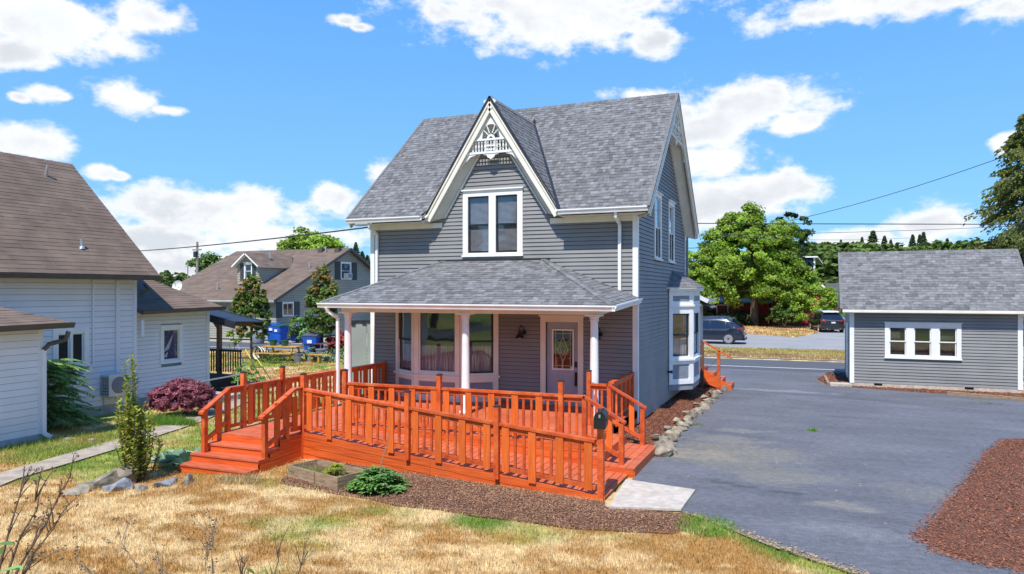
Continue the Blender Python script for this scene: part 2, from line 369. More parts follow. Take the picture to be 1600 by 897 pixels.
class Fr:
    """a vertical wall frame: s along the wall (left to right seen from outside), z up, d outward"""
    def __init__(s, ox, oy, ux, uy):
        l = math.hypot(ux, uy); s.o = (ox, oy); s.u = (ux/l, uy/l); s.n = (uy/l, -ux/l)
    def p(s, a, z, d=0.): return (s.o[0]+s.u[0]*a+s.n[0]*d, s.o[1]+s.u[1]*a+s.n[1]*d, z)
def rows(ext, z0, z1, expo, holes):
    """clapboard rows: list of (za, zb, [(sa0, sb0, sa1, sb1)]) with window holes cut out"""
    out = []; z = z0
    while z < z1-.02:
        zb = min(z+expo, z1); a0, b0 = ext(z); a1, b1 = ext(zb); zc = (z+zb)/2
        if b0-a0 > .04:
            if b1 < a1: a1 = b1 = (a1+b1)/2
            cuts = sorted([(h[0], h[1]) for h in holes if h[2] < zc < h[3]])
            segs = []; l0, l1 = a0, a1
            for c0, c1 in cuts:
                if c0 > max(l0, l1)+.02: segs.append((l0, c0, l1, c0))
                l0 = l1 = max(c1, l0)
            if b0 > l0+.02: segs.append((l0, b0, min(l1, b1), b1))
            out.append((z, zb, segs))
        z = zb
    return out
def siding(fr, parent, ext, z0, z1, expo, holes=(), m='siding', back='siding_back', wall='wall', cut=None, tk=.024, gap=.016):
    rs = rows(ext, z0, z1, expo, holes)
    b = G()
    for za, zb, segs in rs:
        for s0, e0, s1, e1 in segs: b.add([fr.p(s0, za), fr.p(e0, za), fr.p(e1, zb), fr.p(s1, zb)], [(0, 1, 2, 3)])
    wo = b.build(wall, back, parent)
    for za, zb, segs in rs:
        for s0, e0, s1, e1 in segs:
            parts = [(s0, e0, s1, e1)]
            if cut and e0-s0 > cut:      # long rows are laid from several boards
                q = s0+cut*random.uniform(.35, .85); parts = [(s0, q-.0015, s1, q-.0015), (q+.0015, e0, q+.0015, e1)]
            for a, c, a1, c1 in parts:
                if min(a1, c1) < min(a, c)-9: continue
                g = G()
                g.add([fr.p(a, za-.006, tk), fr.p(c, za-.006, tk), fr.p(c1, zb-gap, .004), fr.p(a1, zb-gap, .004), fr.p(a, za-.006, .001), fr.p(c, za-.006, .001)],
                      [(0, 1, 2, 3), (4, 5, 1, 0), (5, 2, 1), (4, 0, 3)])
                g.build('siding_board', m, wo)
    return wo
TAB = {}
def clip(poly, a, b, c):      # keep a*x+b*y<=c
    out = []; n = len(poly)
    for i in range(n):
        p, q = poly[i], poly[(i+1) % n]; dp = a*p[0]+b*p[1]-c; dq = a*q[0]+b*q[1]-c
        if dp <= 0: out.append(p)
        if (dp < 0 < dq) or (dq < 0 < dp):
            k = dp/(dp-dq); out.append((p[0]+(q[0]-p[0])*k, p[1]+(q[1]-p[1])*k))
    return out
def shingle_plane(key, o, uvec, vvec, poly, course=.14, wmin=.07, wmax=.18, lift=.013, edge=.0):
    """collect shingle tabs over a convex outline (u,v) of a roof plane"""
    o = Vector(o); u = Vector(uvec).normalized(); v = Vector(vvec).normalized(); n = u.cross(v).normalized()
    if n.z < 0: n = -n
    area = sum(poly[i][0]*poly[(i+1) % len(poly)][1]-poly[(i+1) % len(poly)][0]*poly[i][1] for i in range(len(poly)))
    if area < 0: poly = poly[::-1]
    hs = []
    for i in range(len(poly)):
        (x0, y0), (x1, y1) = poly[i], poly[(i+1) % len(poly)]; a, b = y1-y0, x0-x1; hs.append((a, b, a*x0+b*y0))
    u0 = min(p[0] for p in poly); u1 = max(p[0] for p in poly); v0 = min(p[1] for p in poly); v1 = max(p[1] for p in poly)
    L = TAB.setdefault(key, []); vv = v0; row = 0
    while vv < v1:
        uu = u0-random.uniform(0, wmax)
        rt = random.uniform(-.06, .06)
        while uu < u1:
            wd = random.uniform(wmin, wmax)
            q = [(uu, vv), (uu+wd-.003, vv), (uu+wd-.003, vv+course+.02), (uu, vv+course+.02)]
            for h in hs:
                q = clip(q, *h)
                if len(q) < 3: break
            if len(q) >= 3:
                t = min(1, max(0, random.choice((.12, .3, .42, .55, .62, .82))+random.uniform(-.1, .1)+rt)); lf = lift*random.choice((.55, 1., 1.))
                top = [o+u*x+v*y+n*(lf*(1-.8*(y-vv)/(course+.02))+.001) for x, y in q]; bot = [o+u*x+v*y for x, y in q]
                L.append((top, bot, t))
            uu += wd
        vv += course; row += 1
def shingles_build(key, m, parent, top=300):
    L = TAB[key]
    def near(e):
        c = e[0][0]; d = c-CAM; z = d.dot(FWD); x = d.dot(RGT)/max(z, .1)
        return (z if (z > 0 and abs(x) < .7) else 1e4)/max(1e-3, (e[0][1]-e[0][0]).length)**.5
    L.sort(key=near)
    def geo(g, e):
        a, b, t = e; n = len(a); g.add(a+b, [tuple(range(n))]+[(i, i+n, (i+1) % n+n, (i+1) % n) for i in range(n)], t)
    for e in L[:top]:
        g = G(); geo(g, e); g.build('shingle', m, parent)
    g = G()
    for e in L[top:]: geo(g, e)
    if g.v: g.build('shingle_field', m, parent, kind='stuff')
def window(fr, s0, s1, z0, z1, parent, trim=.11, cols=1, split=True, tm='white_paint', sash='white_paint', back='interior', head=True, mull=.18, blinds=True,
           d=.035, sill=True, slide=False, name='window', bm='blind', inset=.05):
    """s0..z1 is the glass opening; trim runs round it"""
    g = G(); t = trim
    g.fbox(fr, s0-t, s0, z0-t*.4, z1+t, 0, d).fbox(fr, s1, s1+t, z0-t*.4, z1+t, 0, d).fbox(fr, s0, s1, z1, z1+t, 0, d).fbox(fr, s0, s1, z0-t*.4, z0, 0, d)
    cw = (s1-s0-mull*(cols-1))/cols
    for k in range(cols-1):
        a = s0+cw*(k+1)+mull*k; g.fbox(fr, a, a+mull, z0, z1, 0, d)
    if head: g.fbox(fr, s0-t-.03, s1+t+.03, z1+t, z1+t+.035, 0, d+.045)
    w = g.build(name, tm, parent)
    if sill: G().fbox(fr, s0-t-.02, s1+t+.02, z0-t*.4-.045, z0-t*.4, 0, d+.04).build('sill', tm, w)
    for k in range(cols):
        a = s0+(cw+mull)*k; b = a+cw; zm = (z0+z1)/2
        f = .035
        if slide:
            xm = (a+b)/2
            g = G()
            for p, q, dd in ((a, xm+.02, -.01), (xm-.02, b, -.03)):
                g.fbox(fr, p, p+f, z0, z1, dd-.03, dd).fbox(fr, q-f, q, z0, z1, dd-.03, dd).fbox(fr, p+f, q-f, z0, z0+f, dd-.03, dd).fbox(fr, p+f, q-f, z1-f, z1, dd-.03, dd)
            g.build('sash', sash, w)
        else:
            for p, q, dd in (((zm-.015, z1, -.005), (z0, zm+.015, -.035)) if split else ((z0, z1, -.005),)):
                g = G().fbox(fr, a, a+f, p, q, dd-.03, dd).fbox(fr, b-f, b, p, q, dd-.03, dd).fbox(fr, a+f, b-f, p, p+f, dd-.03, dd).fbox(fr, a+f, b-f, q-f, q, dd-.03, dd)
                g.build('sash', sash, w)
        if split and not slide:
            G().add([fr.p(a+f, zm, -.018), fr.p(b-f, zm, -.018), fr.p(b-f, z1-f, -.018), fr.p(a+f, z1-f, -.018)], [(0, 1, 2, 3)]).build('pane', 'glass', w)
            G().add([fr.p(a+f, z0+f, -.048), fr.p(b-f, z0+f, -.048), fr.p(b-f, zm, -.048), fr.p(a+f, zm, -.048)], [(0, 1, 2, 3)]).build('pane', 'glass', w)
        else:
            G().add([fr.p(a, z0, -.022), fr.p(b, z0, -.022), fr.p(b, z1, -.022), fr.p(a, z1, -.022)], [(0, 1, 2, 3)]).build('pane', 'glass', w)
        if blinds:
            g = G(); z = z0+.06
            while z < z1-.02:
                g.add([fr.p(a+.02, z, -.068), fr.p(b-.02, z, -.068), fr.p(b-.02, z+.022, -.085), fr.p(a+.02, z+.022, -.085)], [(0, 1, 2, 3)]); z += .03
            g.build('blind', bm, w, kind='stuff')
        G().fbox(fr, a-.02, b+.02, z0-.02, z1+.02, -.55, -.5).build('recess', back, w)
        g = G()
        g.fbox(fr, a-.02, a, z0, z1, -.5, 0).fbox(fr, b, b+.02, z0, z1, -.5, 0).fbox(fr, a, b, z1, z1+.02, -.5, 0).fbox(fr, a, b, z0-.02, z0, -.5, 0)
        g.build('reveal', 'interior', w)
    return w
# ------------------------------------------------------------------ value noise for numpy
def vnoise(x, y, s, seed=0):
    x = np.asarray(x)/s; y = np.asarray(y)/s; xi = np.floor(x).astype(int); yi = np.floor(y).astype(int); fx = x-xi; fy = y-yi
    fx = fx*fx*(3-2*fx); fy = fy*fy*(3-2*fy)
    def h(a, b):
        q = (a*374761393+b*668265263+seed*974711) & 0xffffffff; q = ((q ^ (q >> 13))*1274126177) & 0xffffffff; return ((q ^ (q >> 16)) & 0xffff)/65535.
    return (h(xi, yi)*(1-fx)+h(xi+1, yi)*fx)*(1-fy)+(h(xi, yi+1)*(1-fx)+h(xi+1, yi+1)*fx)*fy
def fbm(x, y, s, seed=0, o=4):
    t = 0; a = .5; n = 0
    for k in range(o): t = t+a*vnoise(x, y, s/2**k, seed+k*17); n += a; a *= .5
    return t/n
def sm(x, a, b):
    t = np.clip((np.asarray(x, float)-a)/(b-a), 0, 1); return t*t*(3-2*t)
def gz(x, y):
    """height of the lawn"""
    d = -.15*sm(-np.asarray(x, float), 5., 8.5)*(1-sm(np.asarray(y, float), 3., 12.))
    return d-.02+.03*(fbm(x, y, 1.6, 5)-.5)*sm(-np.asarray(x, float), -3., 1.)
def in_poly(x, y, P):
    x = np.asarray(x); y = np.asarray(y); r = np.zeros(x.shape, bool); n = len(P)
    for i in range(n):
        (x0, y0), (x1, y1) = P[i], P[(i+1) % n]
        c = ((y0 > y) != (y1 > y)); c &= x < (x1-x0)*(y-y0)/((y1-y0) or 1e-9)+x0; r ^= c
    return r
def edge_dist(x, y, P, closed=True):
    x = np.asarray(x, float); y = np.asarray(y, float); d = np.full(x.shape, 1e9)
    for i in range(len(P) if closed else len(P)-1):
        (x0, y0), (x1, y1) = P[i], P[(i+1) % len(P)]; L = (x1-x0)**2+(y1-y0)**2
        t = np.clip(((x-x0)*(x1-x0)+(y-y0)*(y1-y0))/L, 0, 1); d = np.minimum(d, np.hypot(x-x0-t*(x1-x0), y-y0-t*(y1-y0)))
    return d
import bmesh
# ================================================================== GROUND
DW = [(.0, -2.2), (.78, -2.7), (.95, -4.75), (2.1, -5.02), (2.06, -6.25), (2.54, -6.55), (3.37, -7.28), (4.34, -7.92), (5.2, -8.7), (7., -10.6), (9., -10.6), (7.6, -8.2), (6.3, -7.05), (5.52, -6.8),
      (5.26, -6.12), (5.75, -4.7), (6.24, -3.17), (6.85, -1.2), (7.36, .45), (8.03, 2.16), (8.6, 2.35), (12, 2.9), (24, 4.5), (24, 9.2), (12.2, 8.9), (10.6, 9.15), (8.0, 10.05), (5.2, 10.75), (4.45, 11.0), (4.1, 12.8), (4.6, 15.7), (-.3, 15.7),
      (.0, 10.2), (.95, 9.9), (.95, 8.2), (.88, 3.7), (.8, 1.0), (.78, -2.0)]
BR = [(8.03, 2.16), (7.36, .45), (6.85, -1.2), (6.24, -3.17), (5.75, -4.7), (5.26, -6.12), (5.52, -6.8), (6.3, -7.05), (9, -7.7), (18, -8.6), (18, 3.7), (12, 2.9), (8.6, 2.35)]
BF = [(.85, -6.15), (.9, -6.4), (2.08, -6.3), (2.24, -6.45), (2.3, -6.95), (2.1, -7.28), (1.5, -7.43), (.73, -7.6), (.03, -7.55), (-.74, -7.62), (-1.4, -7.52), (-2.14, -7.6), (-2.74, -7.45), (-3.47, -7.42), (-4.14, -7.30), (-4.6, -7.25), (-4.95, -6.95), (-5.05, -6.3), (-5.3, -5.44)]
BS = [(-.02, -2.2), (.8, -2.75), (.82, 1.0), (.9, 3.7), (.97, 8.4), (.3, 10.), (-.02, 10.)]
BG = [(5.2, 10.75), (8.0, 10.05), (10.6, 9.15), (10.7, 11.2), (5.25, 11.2), (5.2, 15.4), (4.55, 15.4), (4.15, 12.9), (4.5, 11.)]
DECK = [(-7.3, 0), (-7.3, -7.0), (-5.65, -7.0), (-5.65, -5.4), (.85, -6.1), (.95, -2.3), (0, -2.3), (0, 0)]
PC = [(-9.4, -10.2), (-10.2, -8.45), (-10.65, -6.4), (-11.1, -4.6), (-11.7, -2.6), (-12.4, -.8), (-13.2, 1.)]
wob = lambda x, y, P, a=.06: edge_dist(x, y, P)+a*(fbm(x, y, .35, 77)-.5)*2
def lawn(x, y):
    x = np.asarray(x, float); y = np.asarray(y, float)
    g = (fbm(x, y, 2.6, 1)-.5)*1.45+(fbm(x, y, .7, 2)-.5)*1.0-.13
    left = sm(-x, 6.3, 8.6)*sm(y+.25*x, -10.9, -9.6)
    g += .62*left*(.5+fbm(x, y, 3., 8))
    dw = edge_dist(x, y, DW); g += 1.0*np.exp(-(dw/.55)**2)*sm(-y, 4, 6)*(x > 1.5)*(x < 5.)
    g += .28*np.exp(-((edge_dist(x, y, BF)-.28)/.30)**2)*(y < -6.9)
    back = sm(y, 3, 6)*(x < -7); g -= .18*back
    g += .75*sm(-y, 15., 20.); far = sm(y, 56, 90); g += .7*far
    g = np.clip(sm(g, .02, .62), 0, 1)[..., None]
    b = sm(fbm(x*.7, y*1.3, .9, 11)*.5+fbm(x*.8, y*1.2, .26, 12)*.5, .40, .60)[..., None]
    straw = np.array([.82, .61, .31]); brown = np.array([.52, .29, .09]); green = np.array([.17, .27, .035]); yg = np.array([.40, .42, .085])
    k = sm(fbm(x, y, .5, 21), .35, .65)[..., None]
    c = straw*(1-b)+brown*b; gg = yg*(1-k)+green*k
    return c*(1-g)+gg*g
def axis(a, b, st, far):
    f = np.arange(a, b+st/2, st); o = [b]; s = st
    while o[-1] < far: s *= 1.35; o.append(o[-1]+s)
    p = [a]; s = st
    while p[-1] > -far: s *= 1.35; p.append(p[-1]-s)
    return np.array(p[:0:-1]+list(f)+o[1:])
gx = axis(-18, 8, .13, 2600.); gy = axis(-13, 16, .13, 2600.)
XX, YY = np.meshgrid(gx, gy); ZZ = gz(XX, YY); ZZ = np.where(in_poly(XX, YY, DW) & (edge_dist(XX, YY, DW) > .1), -.06, ZZ)
ZZ = np.where(YY > 15.2, -.03, ZZ); ZZ = np.where((np.abs(XX) > 60) | (YY > 80), -.03, ZZ)
nx = len(gx); idx = np.arange(XX.size).reshape(XX.shape)
ff = np.stack([idx[:-1, :-1], idx[:-1, 1:], idx[1:, 1:], idx[1:, :-1]], -1).reshape(-1, 4)
arr_obj('ground', 'ground_mat', np.stack([XX, YY, ZZ], -1).reshape(-1, 3), ff, color=lawn(XX, YY).reshape(-1, 3)*.8, smooth=True, kind='structure')

def sheet(name, poly, zf, m, step, colf=None, depth=0., **props):
    bm = bmesh.new(); bm.faces.new([bm.verts.new((x, y, 0)) for x, y in poly])
    xs = [p[0] for p in poly]; ys = [p[1] for p in poly]
    for ax, lo, hi in ((0, min(xs), max(xs)), (1, min(ys), max(ys))):
        c = lo+step
        while c < hi:
            co = (c, 0, 0) if ax == 0 else (0, c, 0); no = (1, 0, 0) if ax == 0 else (0, 1, 0)
            bmesh.ops.bisect_plane(bm, geom=bm.verts[:]+bm.edges[:]+bm.faces[:], plane_co=co, plane_no=no); c += step
    bmesh.ops.triangulate(bm, faces=bm.faces[:])
    v = np.array([q.co[:] for q in bm.verts]); bm.verts.index_update(); f = np.array([[q.index for q in t.verts] for t in bm.faces])
    if depth:
        be = [(e.verts[0].index, e.verts[1].index) for e in bm.edges if len(e.link_faces) == 1]
    bm.free(); v[:, 2] = zf(v[:, 0], v[:, 1]); col = colf(v[:, 0], v[:, 1]) if colf else None
    if depth:
        n = len(v); v2 = v.copy(); v2[:, 2] -= depth; v = np.concatenate([v, v2]); f = np.concatenate([f, [[a, b, b+n] for a, b in be], [[a, b+n, a+n] for a, b in be]])
        if col is not None: col = np.concatenate([col, col])
    return arr_obj(name, m, v, f, color=col, smooth=not depth, **props)
def asphalt_col(x, y):
    base = np.array([.125, .126, .140])*(np.ones(np.shape(x))[..., None])
    n = (fbm(x, y, 1.7, 31)*.6+fbm(x*.45, y*1.3, .5, 32)*.4)[..., None]
    m_ = (fbm(x*.6+y*.25, y*1.5, .55, 36))[..., None]; c = base*(.52+.60*n+.40*m_)
    def patch(cx, cy, rx, ry, rot, colr, amt, seed):
        ca, sa = math.cos(rot), math.sin(rot); u = ((x-cx)*ca+(y-cy)*sa)/rx; v = (-(x-cx)*sa+(y-cy)*ca)/ry
        d = 1-np.sqrt(u*u+v*v)+(fbm(x*.8, y*1.4, .34, seed)-.5)*1.9+.1; k = (sm(d, .0, .5)*amt)[..., None]; return c*(1-k)+np.array(colr)*k
    c = patch(1.9, -2.2, 1.1, .75, .15, (.25, .215, .165), .9, 41); c = patch(2.7, -1.5, 1.3, .8, -.2, (.19, .175, .145), .8, 42); c = patch(2.2, -.4, .9, .5, -.2, (.22, .20, .17), .6, 52); c = patch(2.9, -2.9, 1.4, .6, -.2, (.165, .16, .14), .8, 53); c = patch(4.5, -6.2, 1.0, .3, 0, (.19, .19, .20), .5, 54); c = patch(5.6, -3.6, .6, .7, 0, (.18, .17, .15), .5, 55)
    c = patch(3.3, -3.6, 1.1, .5, .5, (.20, .19, .155), .55, 43); c = patch(4.4, -5.0, .9, .25, .0, (.25, .22, .18), .6, 44)
    c = patch(2.6, -4.3, .5, .09, -.3, (.06, .06, .07), .8, 45); c = patch(3.45, -4.5, .35, .12, 0, (.055, .055, .065), .8, 46)
    c = patch(2.2, .9, .9, .25, .1, (.24, .225, .20), .5, 47); c = patch(3.0, 8.8, 1.6, .35, -.1, (.27, .27, .29), .55, 48)
    c = patch(5.2, 5.2, 1.4, .18, -.3, (.10, .10, .115), .55, 49); c = patch(4.6, 2.2, .8, .12, .1, (.09, .09, .10), .6, 50); c = patch(5.6, -1.2, .9, .12, .2, (.09, .09, .10), .5, 51)
    return c
mat('asphalt_grid', (.15, .16, .2), rough=.8, attr='lawn', scale=34, det=9, bump=.004, bscale=120)
sheet('driveway', DW, lambda x, y: x*0., 'asphalt_grid', .13, asphalt_col, kind='structure')
# straight scrape mark and small cracks in the asphalt, as thin raised seams
def ribbon(name, pts, wd, z, m, **props):
    g = G(); n = len(pts)
    for i in range(n-1):
        a, b = Vector((*pts[i], z)), Vector((*pts[i+1], z)); d = (b-a).normalized(); s = Vector((-d.y, d.x, 0))*wd/2
        g.add([a-s, b-s, b+s, a+s], [(0, 1, 2, 3)])
    return g.build(name, m, **props)
ribbon('driveway_scrape', [(3.2, -.85), (3.22, -1.6), (3.3, -2.45)], .05, .004, 'asphalt_stain', kind='structure')
def crack(a, b, seed):
    rr = random.Random(seed); k = 14; return [(a[0]+(b[0]-a[0])*i/k+rr.uniform(-.05, .05), a[1]+(b[1]-a[1])*i/k+rr.uniform(-.05, .05)) for i in range(k+1)]
ribbon('driveway_crack', crack((2.1, 8.3), (5.6, 7.6), 1), .03, .004, 'asphalt_dark', kind='structure')
ribbon('driveway_crack', crack((5.6, 7.6), (9.4, 6.2), 2), .025, .004, 'asphalt_dark', kind='structure')
ribbon('driveway_crack', crack((5.5, 9.9), (4.9, 8.2), 3), .025, .004, 'asphalt_dark', kind='structure')

sheet('road', [(-140, 15.6), (90, 15.6), (90, 20.5), (-140, 20.5)], lambda x, y: x*0+.006, 'road_asphalt', 20., kind='structure')
G().poly([(-140, 16.69, .012), (90, 16.69, .012), (90, 16.83, .012), (-140, 16.83, .012)]).build('road_edge_line', 'road_paint', kind='structure')
sheet('road_shoulder', [(-140, 20.5), (-11, 20.5), (-11, 21.6), (60, 21.2), (60, 20.5), (90, 20.5), (90, 20.7), (61, 21.9), (-10, 22.2), (-14, 25.5), (-60, 25.5), (-140, 25.5)], lambda x, y: x*0+.002, 'gravel_mat', 20., kind='structure')
sheet('side_street', [(-30, 27.7), (1.6, 27.7), (6, 27.4), (40, 26.), (40, 55), (8, 56), (4.9, 56), (4.4, 47), (2.9, 40.6), (1., 42.), (-1.6, 44.6), (-30, 46.)], lambda x, y: x*0+.004, 'street_asphalt', 10., kind='structure')
sheet('garden_path', [(x-.37, y) for x, y in PC]+[(x+.37, y) for x, y in PC[::-1]], lambda x, y: gz(x, y)+.035, 'path_concrete', .3, kind='structure')
def bed(x, y, P, h, base): return base+h*sm(edge_dist(x, y, P), 0, .5)+.03*(fbm(x, y, .25, 61)-.5)*sm(edge_dist(x, y, P), 0, .15)
zBR = lambda x, y: bed(x, y, BR, .06, .002); zBF = lambda x, y: bed(x, y, BF, .05, -.005); zBG = lambda x, y: bed(x, y, BG, .03, .004)
zBS = lambda x, y: .02+.13*sm(.95-x, 0, .9)*sm(9.-y, 0, 2.)+.03*(fbm(x, y, .3, 62)-.5)
for nm, P, zf in (('mulch_bed', BR, zBR), ('mulch_bed', BF, zBF), ('mulch_bed', BS, zBS), ('mulch_bed', BG, zBG)):
    sheet(nm, P, zf, 'mulch_base', .12, kind='structure')
def chips(name, P, zf, n, m, smin, smax, ox=0.):
    xs = [p[0] for p in P]; ys = [p[1] for p in P]; x = rng.uniform(min(xs)-.04, max(xs)+.04, n*3); y = rng.uniform(min(ys)-.04, max(ys)+.04, n*3)
    k = in_poly(x+rng.normal(0, .03, x.size), y+rng.normal(0, .03, x.size), P) & (x < 12); x = x[k][:n]; y = y[k][:n]; n = len(x)
    z = zf(x, y)+rng.uniform(.0, .018, n); a = rng.uniform(0, 6.28, n); L = rng.uniform(smin, smax, n); wd = L*rng.uniform(.25, .55, n); ti = rng.normal(0, .35, n); tj = rng.normal(0, .35, n)
    u = np.stack([np.cos(a)*np.cos(ti), np.sin(a)*np.cos(ti), np.sin(ti)], -1)*L[:, None]/2; v = np.stack([-np.sin(a)*np.cos(tj), np.cos(a)*np.cos(tj), np.sin(tj)], -1)*wd[:, None]/2
    c = np.stack([x, y, z], -1); V = np.stack([c-u-v, c+u-v*.6, c+u*.8+v, c-u*.9+v], 1).reshape(-1, 3); F = np.arange(4*n).reshape(-1, 4)
    return arr_obj(name, m, V, F, tint=rng.uniform(0, 1, n), kind='stuff', world=True)
def lab(o, l, c): o['label'] = l; o['category'] = c; return o
lab(chips('bark_mulch', BR, zBR, 80000, 'mulch_chip', .012, .042), 'reddish brown bark chips covering the large bed along the far side of the driveway', 'mulch')
lab(chips('bark_mulch', BF, zBF, 60000, 'mulch_chip_pale', .010, .032), 'faded brown bark chips in front of the orange ramp', 'mulch')
lab(chips('bark_mulch', BS, zBS, 22000, 'mulch_chip', .012, .045), 'fresh red-brown bark chips between the grey house wall and the rock border', 'mulch')
lab(chips('bark_mulch', BG, zBG, 5000, 'mulch_chip', .03, .07), 'thin strip of bark chips along the foot of the grey garage', 'mulch')

sheet('front_street', [(-90, -40), (90, -40), (90, -31), (-90, -31)], lambda x, y: x*0+.002, 'road_asphalt', 20., kind='structure')
# loose chips and grit that have strayed on to the paving
def stray(P, n, zf, m, d0, name, label):
    k = rng.integers(0, len(P)-1, n*3); t = rng.uniform(0, 1, n*3); A = np.array(P)[k]; B = np.array(P)[k+1]; q = A+(B-A)*t[:, None]+rng.normal(0, d0, (n*3, 2)); ok = in_poly(q[:, 0], q[:, 1], DW) & (q[:, 0] < 12); q = q[ok][:n]
    n = len(q); s = rng.uniform(.006, .02, n)[:, None]; a = rng.uniform(0, 6.28, n); u = np.stack([np.cos(a), np.sin(a), a*0], -1)*s; v = np.stack([-np.sin(a), np.cos(a), a*0+.3], -1)*s*.6; c = np.concatenate([q, np.full((n, 1), .008)], 1)
    V = np.stack([c-u-v, c+u-v, c+u+v, c-u+v], 1).reshape(-1, 3); return arr_obj(name, m, V, np.arange(4*n).reshape(-1, 4), tint=rng.uniform(0, 1, n), kind='stuff', world=True, label=label, category='chips')
stray(BR[:8], 1300, None, 'mulch_chip', .07, 'stray_chips', 'bark chips strayed from the large bed on to the driveway edge')
stray([(.95, -2.8), (1., 1), (1.1, 4), (1.2, 8)], 500, None, 'mulch_chip', .12, 'stray_chips', 'bark chips strayed past the rock border on to the driveway')
stray([(2.1, -6.3), (3.37, -7.28), (4.34, -7.92), (5.2, -8.7)], 1400, None, 'dry_stalk', .10, 'grit', 'pale dry grass clippings along the lawn edge of the driveway')
stray([(1.5, -4), (7, 8), (3, 10), (5, -5), (1.5, 6), (6, 2)], 260, None, 'dry_stalk', 1.2, 'grit', 'scattered pale grit on the driveway asphalt')
# concrete pads
g = G(); g.slab([(.86, -4.78, .0), (2.1, -5.0, .0), (2.06, -6.2, .0), (1.0, -6.5, .0)][::-1], (0, 0, .035)); g.build('concrete_pad', 'concrete', kind='structure')
g = G(); g.box(4.55, 5.25, 10.85, 11.35, 0, .09); g.build('concrete_step', 'concrete', kind='structure')

# ------------------------------------------------------------------ grass blades
def blades(name, n, x0, x1, y0, y1, hmin, hmax, wd, keep, label, dref=None, lift=0., zf=gz, colf=lawn, lean=.5):
    x = rng.uniform(x0, x1, n); y = rng.uniform(y0, y1, n)
    dx = x-CAM.x; dy = y-CAM.y; D = dx*FWD.x+dy*FWD.y; r = dx*RGT.x+dy*RGT.y
    k = (D > 2) & (np.abs(r/D) < .76)
    if dref: k &= rng.uniform(0, 1, n) < (dref/np.maximum(D, .1))**2
    k &= keep(x, y); x = x[k]; y = y[k]; D = D[k]; n = len(x)
    a = rng.uniform(0, 6.28, n); h = rng.uniform(hmin, hmax, n); ww = wd*rng.uniform(.6, 1.3, n)*np.maximum(1, D/12)
    z = zf(x, y); ux = np.cos(a)*ww/2; uy = np.sin(a)*ww/2; la = rng.uniform(0, 6.28, n); ll = rng.uniform(0, lean, n)*h*1.6
    V = np.stack([np.stack([x-ux, y-uy, z-.01], -1), np.stack([x+ux, y+uy, z-.01], -1), np.stack([x+np.cos(la)*ll, y+np.sin(la)*ll, z+h], -1)], 1).reshape(-1, 3)
    c = colf(x, y)*rng.uniform(.5, 1.5, n)[:, None]
    return arr_obj(name, 'blade', V, np.arange(3*n).reshape(-1, 3), color=np.repeat(c, 3, 0), kind='stuff', world=True, label=label, category='grass')
offp = lambda x, y: ~(edge_dist(x, y, PC, False) < .35+.05*(fbm(x, y, .3, 9)-.5)) & ~in_poly(x, y, DECK) & ~(in_poly(x, y, BF) & (edge_dist(x, y, BF) > .09*rng.uniform(-.3, 1.4, x.size)))
nearok = lambda x, y: offp(x, y) & ~(in_poly(x, y, DW) & (edge_dist(x, y, DW) > .05*rng.uniform(0, 1.8, x.size))) & ~((x > .8) & (x < 2.12) & (y > -6.5)) & ~((x > 5.) & (y > -7.2)) & (x > -14.9) & ~((x < -12.9) & (y < -5.7))
blades('dry_lawn', 760000, -14, 7, -14.5, -2.5, .018, .075, .011, nearok, 'short sun-bleached lawn in front of the orange ramp, dry straw with green patches', dref=8.5)
blades('yard_grass', 90000, -30, -7.6, -2.5, 15.4, .03, .09, .014, lambda x, y: offp(x, y) & ~((x < -14.8) & (y < 5)), 'dry yellow side yard grass between the two houses')
blades('verge_grass', 80000, -12, 14, 21.3, 27.7, .05, .14, .016, lambda x, y: y > 21.5+.6*fbm(x, y, 1., 3), 'strip of half-dry verge grass between the road and the side street', zf=lambda x, y: x*0,
       colf=lambda x, y: lawn(x, y)*.5+np.array([.19, .20, .055])*(sm(y+2.2*(fbm(x, y, 2.5, 4)-.5), 22.6, 25.)[:, None])+np.array([.30, .22, .12])*(1-sm(y, 22, 25))[:, None]*.6)
blades('far_grass', 30000, -12, 6, 40, 56, .05, .16, .018, lambda x, y: in_poly(x, y, [(-1.6, 44.6), (2.9, 40.6), (4.4, 47), (4.9, 56), (-12, 56), (-12, 46)]), 'patch of straw coloured grass under the big street tree', zf=lambda x, y: x*0)
# weeds and ground cover: clumps of longer green grass
def tuft(cx, cy, r, n, h, zf=lambda x, y: gz(x, y)):
    a = rng.uniform(0, 6.28, n); q = r*np.sqrt(rng.uniform(0, 1, n)); return cx+np.cos(a)*q, cy+np.sin(a)*q
def clump(name, cx, cy, r, n, h, col, label, z=None, ry=None, cat='grass', w_=.012):
    a = rng.uniform(0, 6.28, n); q = np.sqrt(rng.uniform(0, 1, n)); x = cx+np.cos(a)*q*r; y = cy+np.sin(a)*q*(ry or r); zz = gz(x, y) if z is None else x*0+z
    b = rng.uniform(0, 6.28, n); hh = h*rng.uniform(.5, 1.1, n); la = rng.uniform(0, 6.28, n); ll = rng.uniform(.2, .9, n)*hh
    V = np.stack([np.stack([x-np.cos(b)*w_/2, y-np.sin(b)*w_/2, zz], -1), np.stack([x+np.cos(b)*w_/2, y+np.sin(b)*w_/2, zz], -1), np.stack([x+np.cos(la)*ll, y+np.sin(la)*ll, zz+hh], -1)], 1).reshape(-1, 3)
    c = np.array(col)*rng.uniform(.6, 1.35, n)[:, None]
    return arr_obj(name, 'blade', V, np.arange(3*n).reshape(-1, 3), color=np.repeat(c, 3, 0), kind='stuff', world=True, label=label, category=cat)
clump('grass_clump', -12.2, -3.0, 1.1, 3500, .22, (.16, .30, .04), 'bright green uncut grass in front of the purple maple', ry=.35)
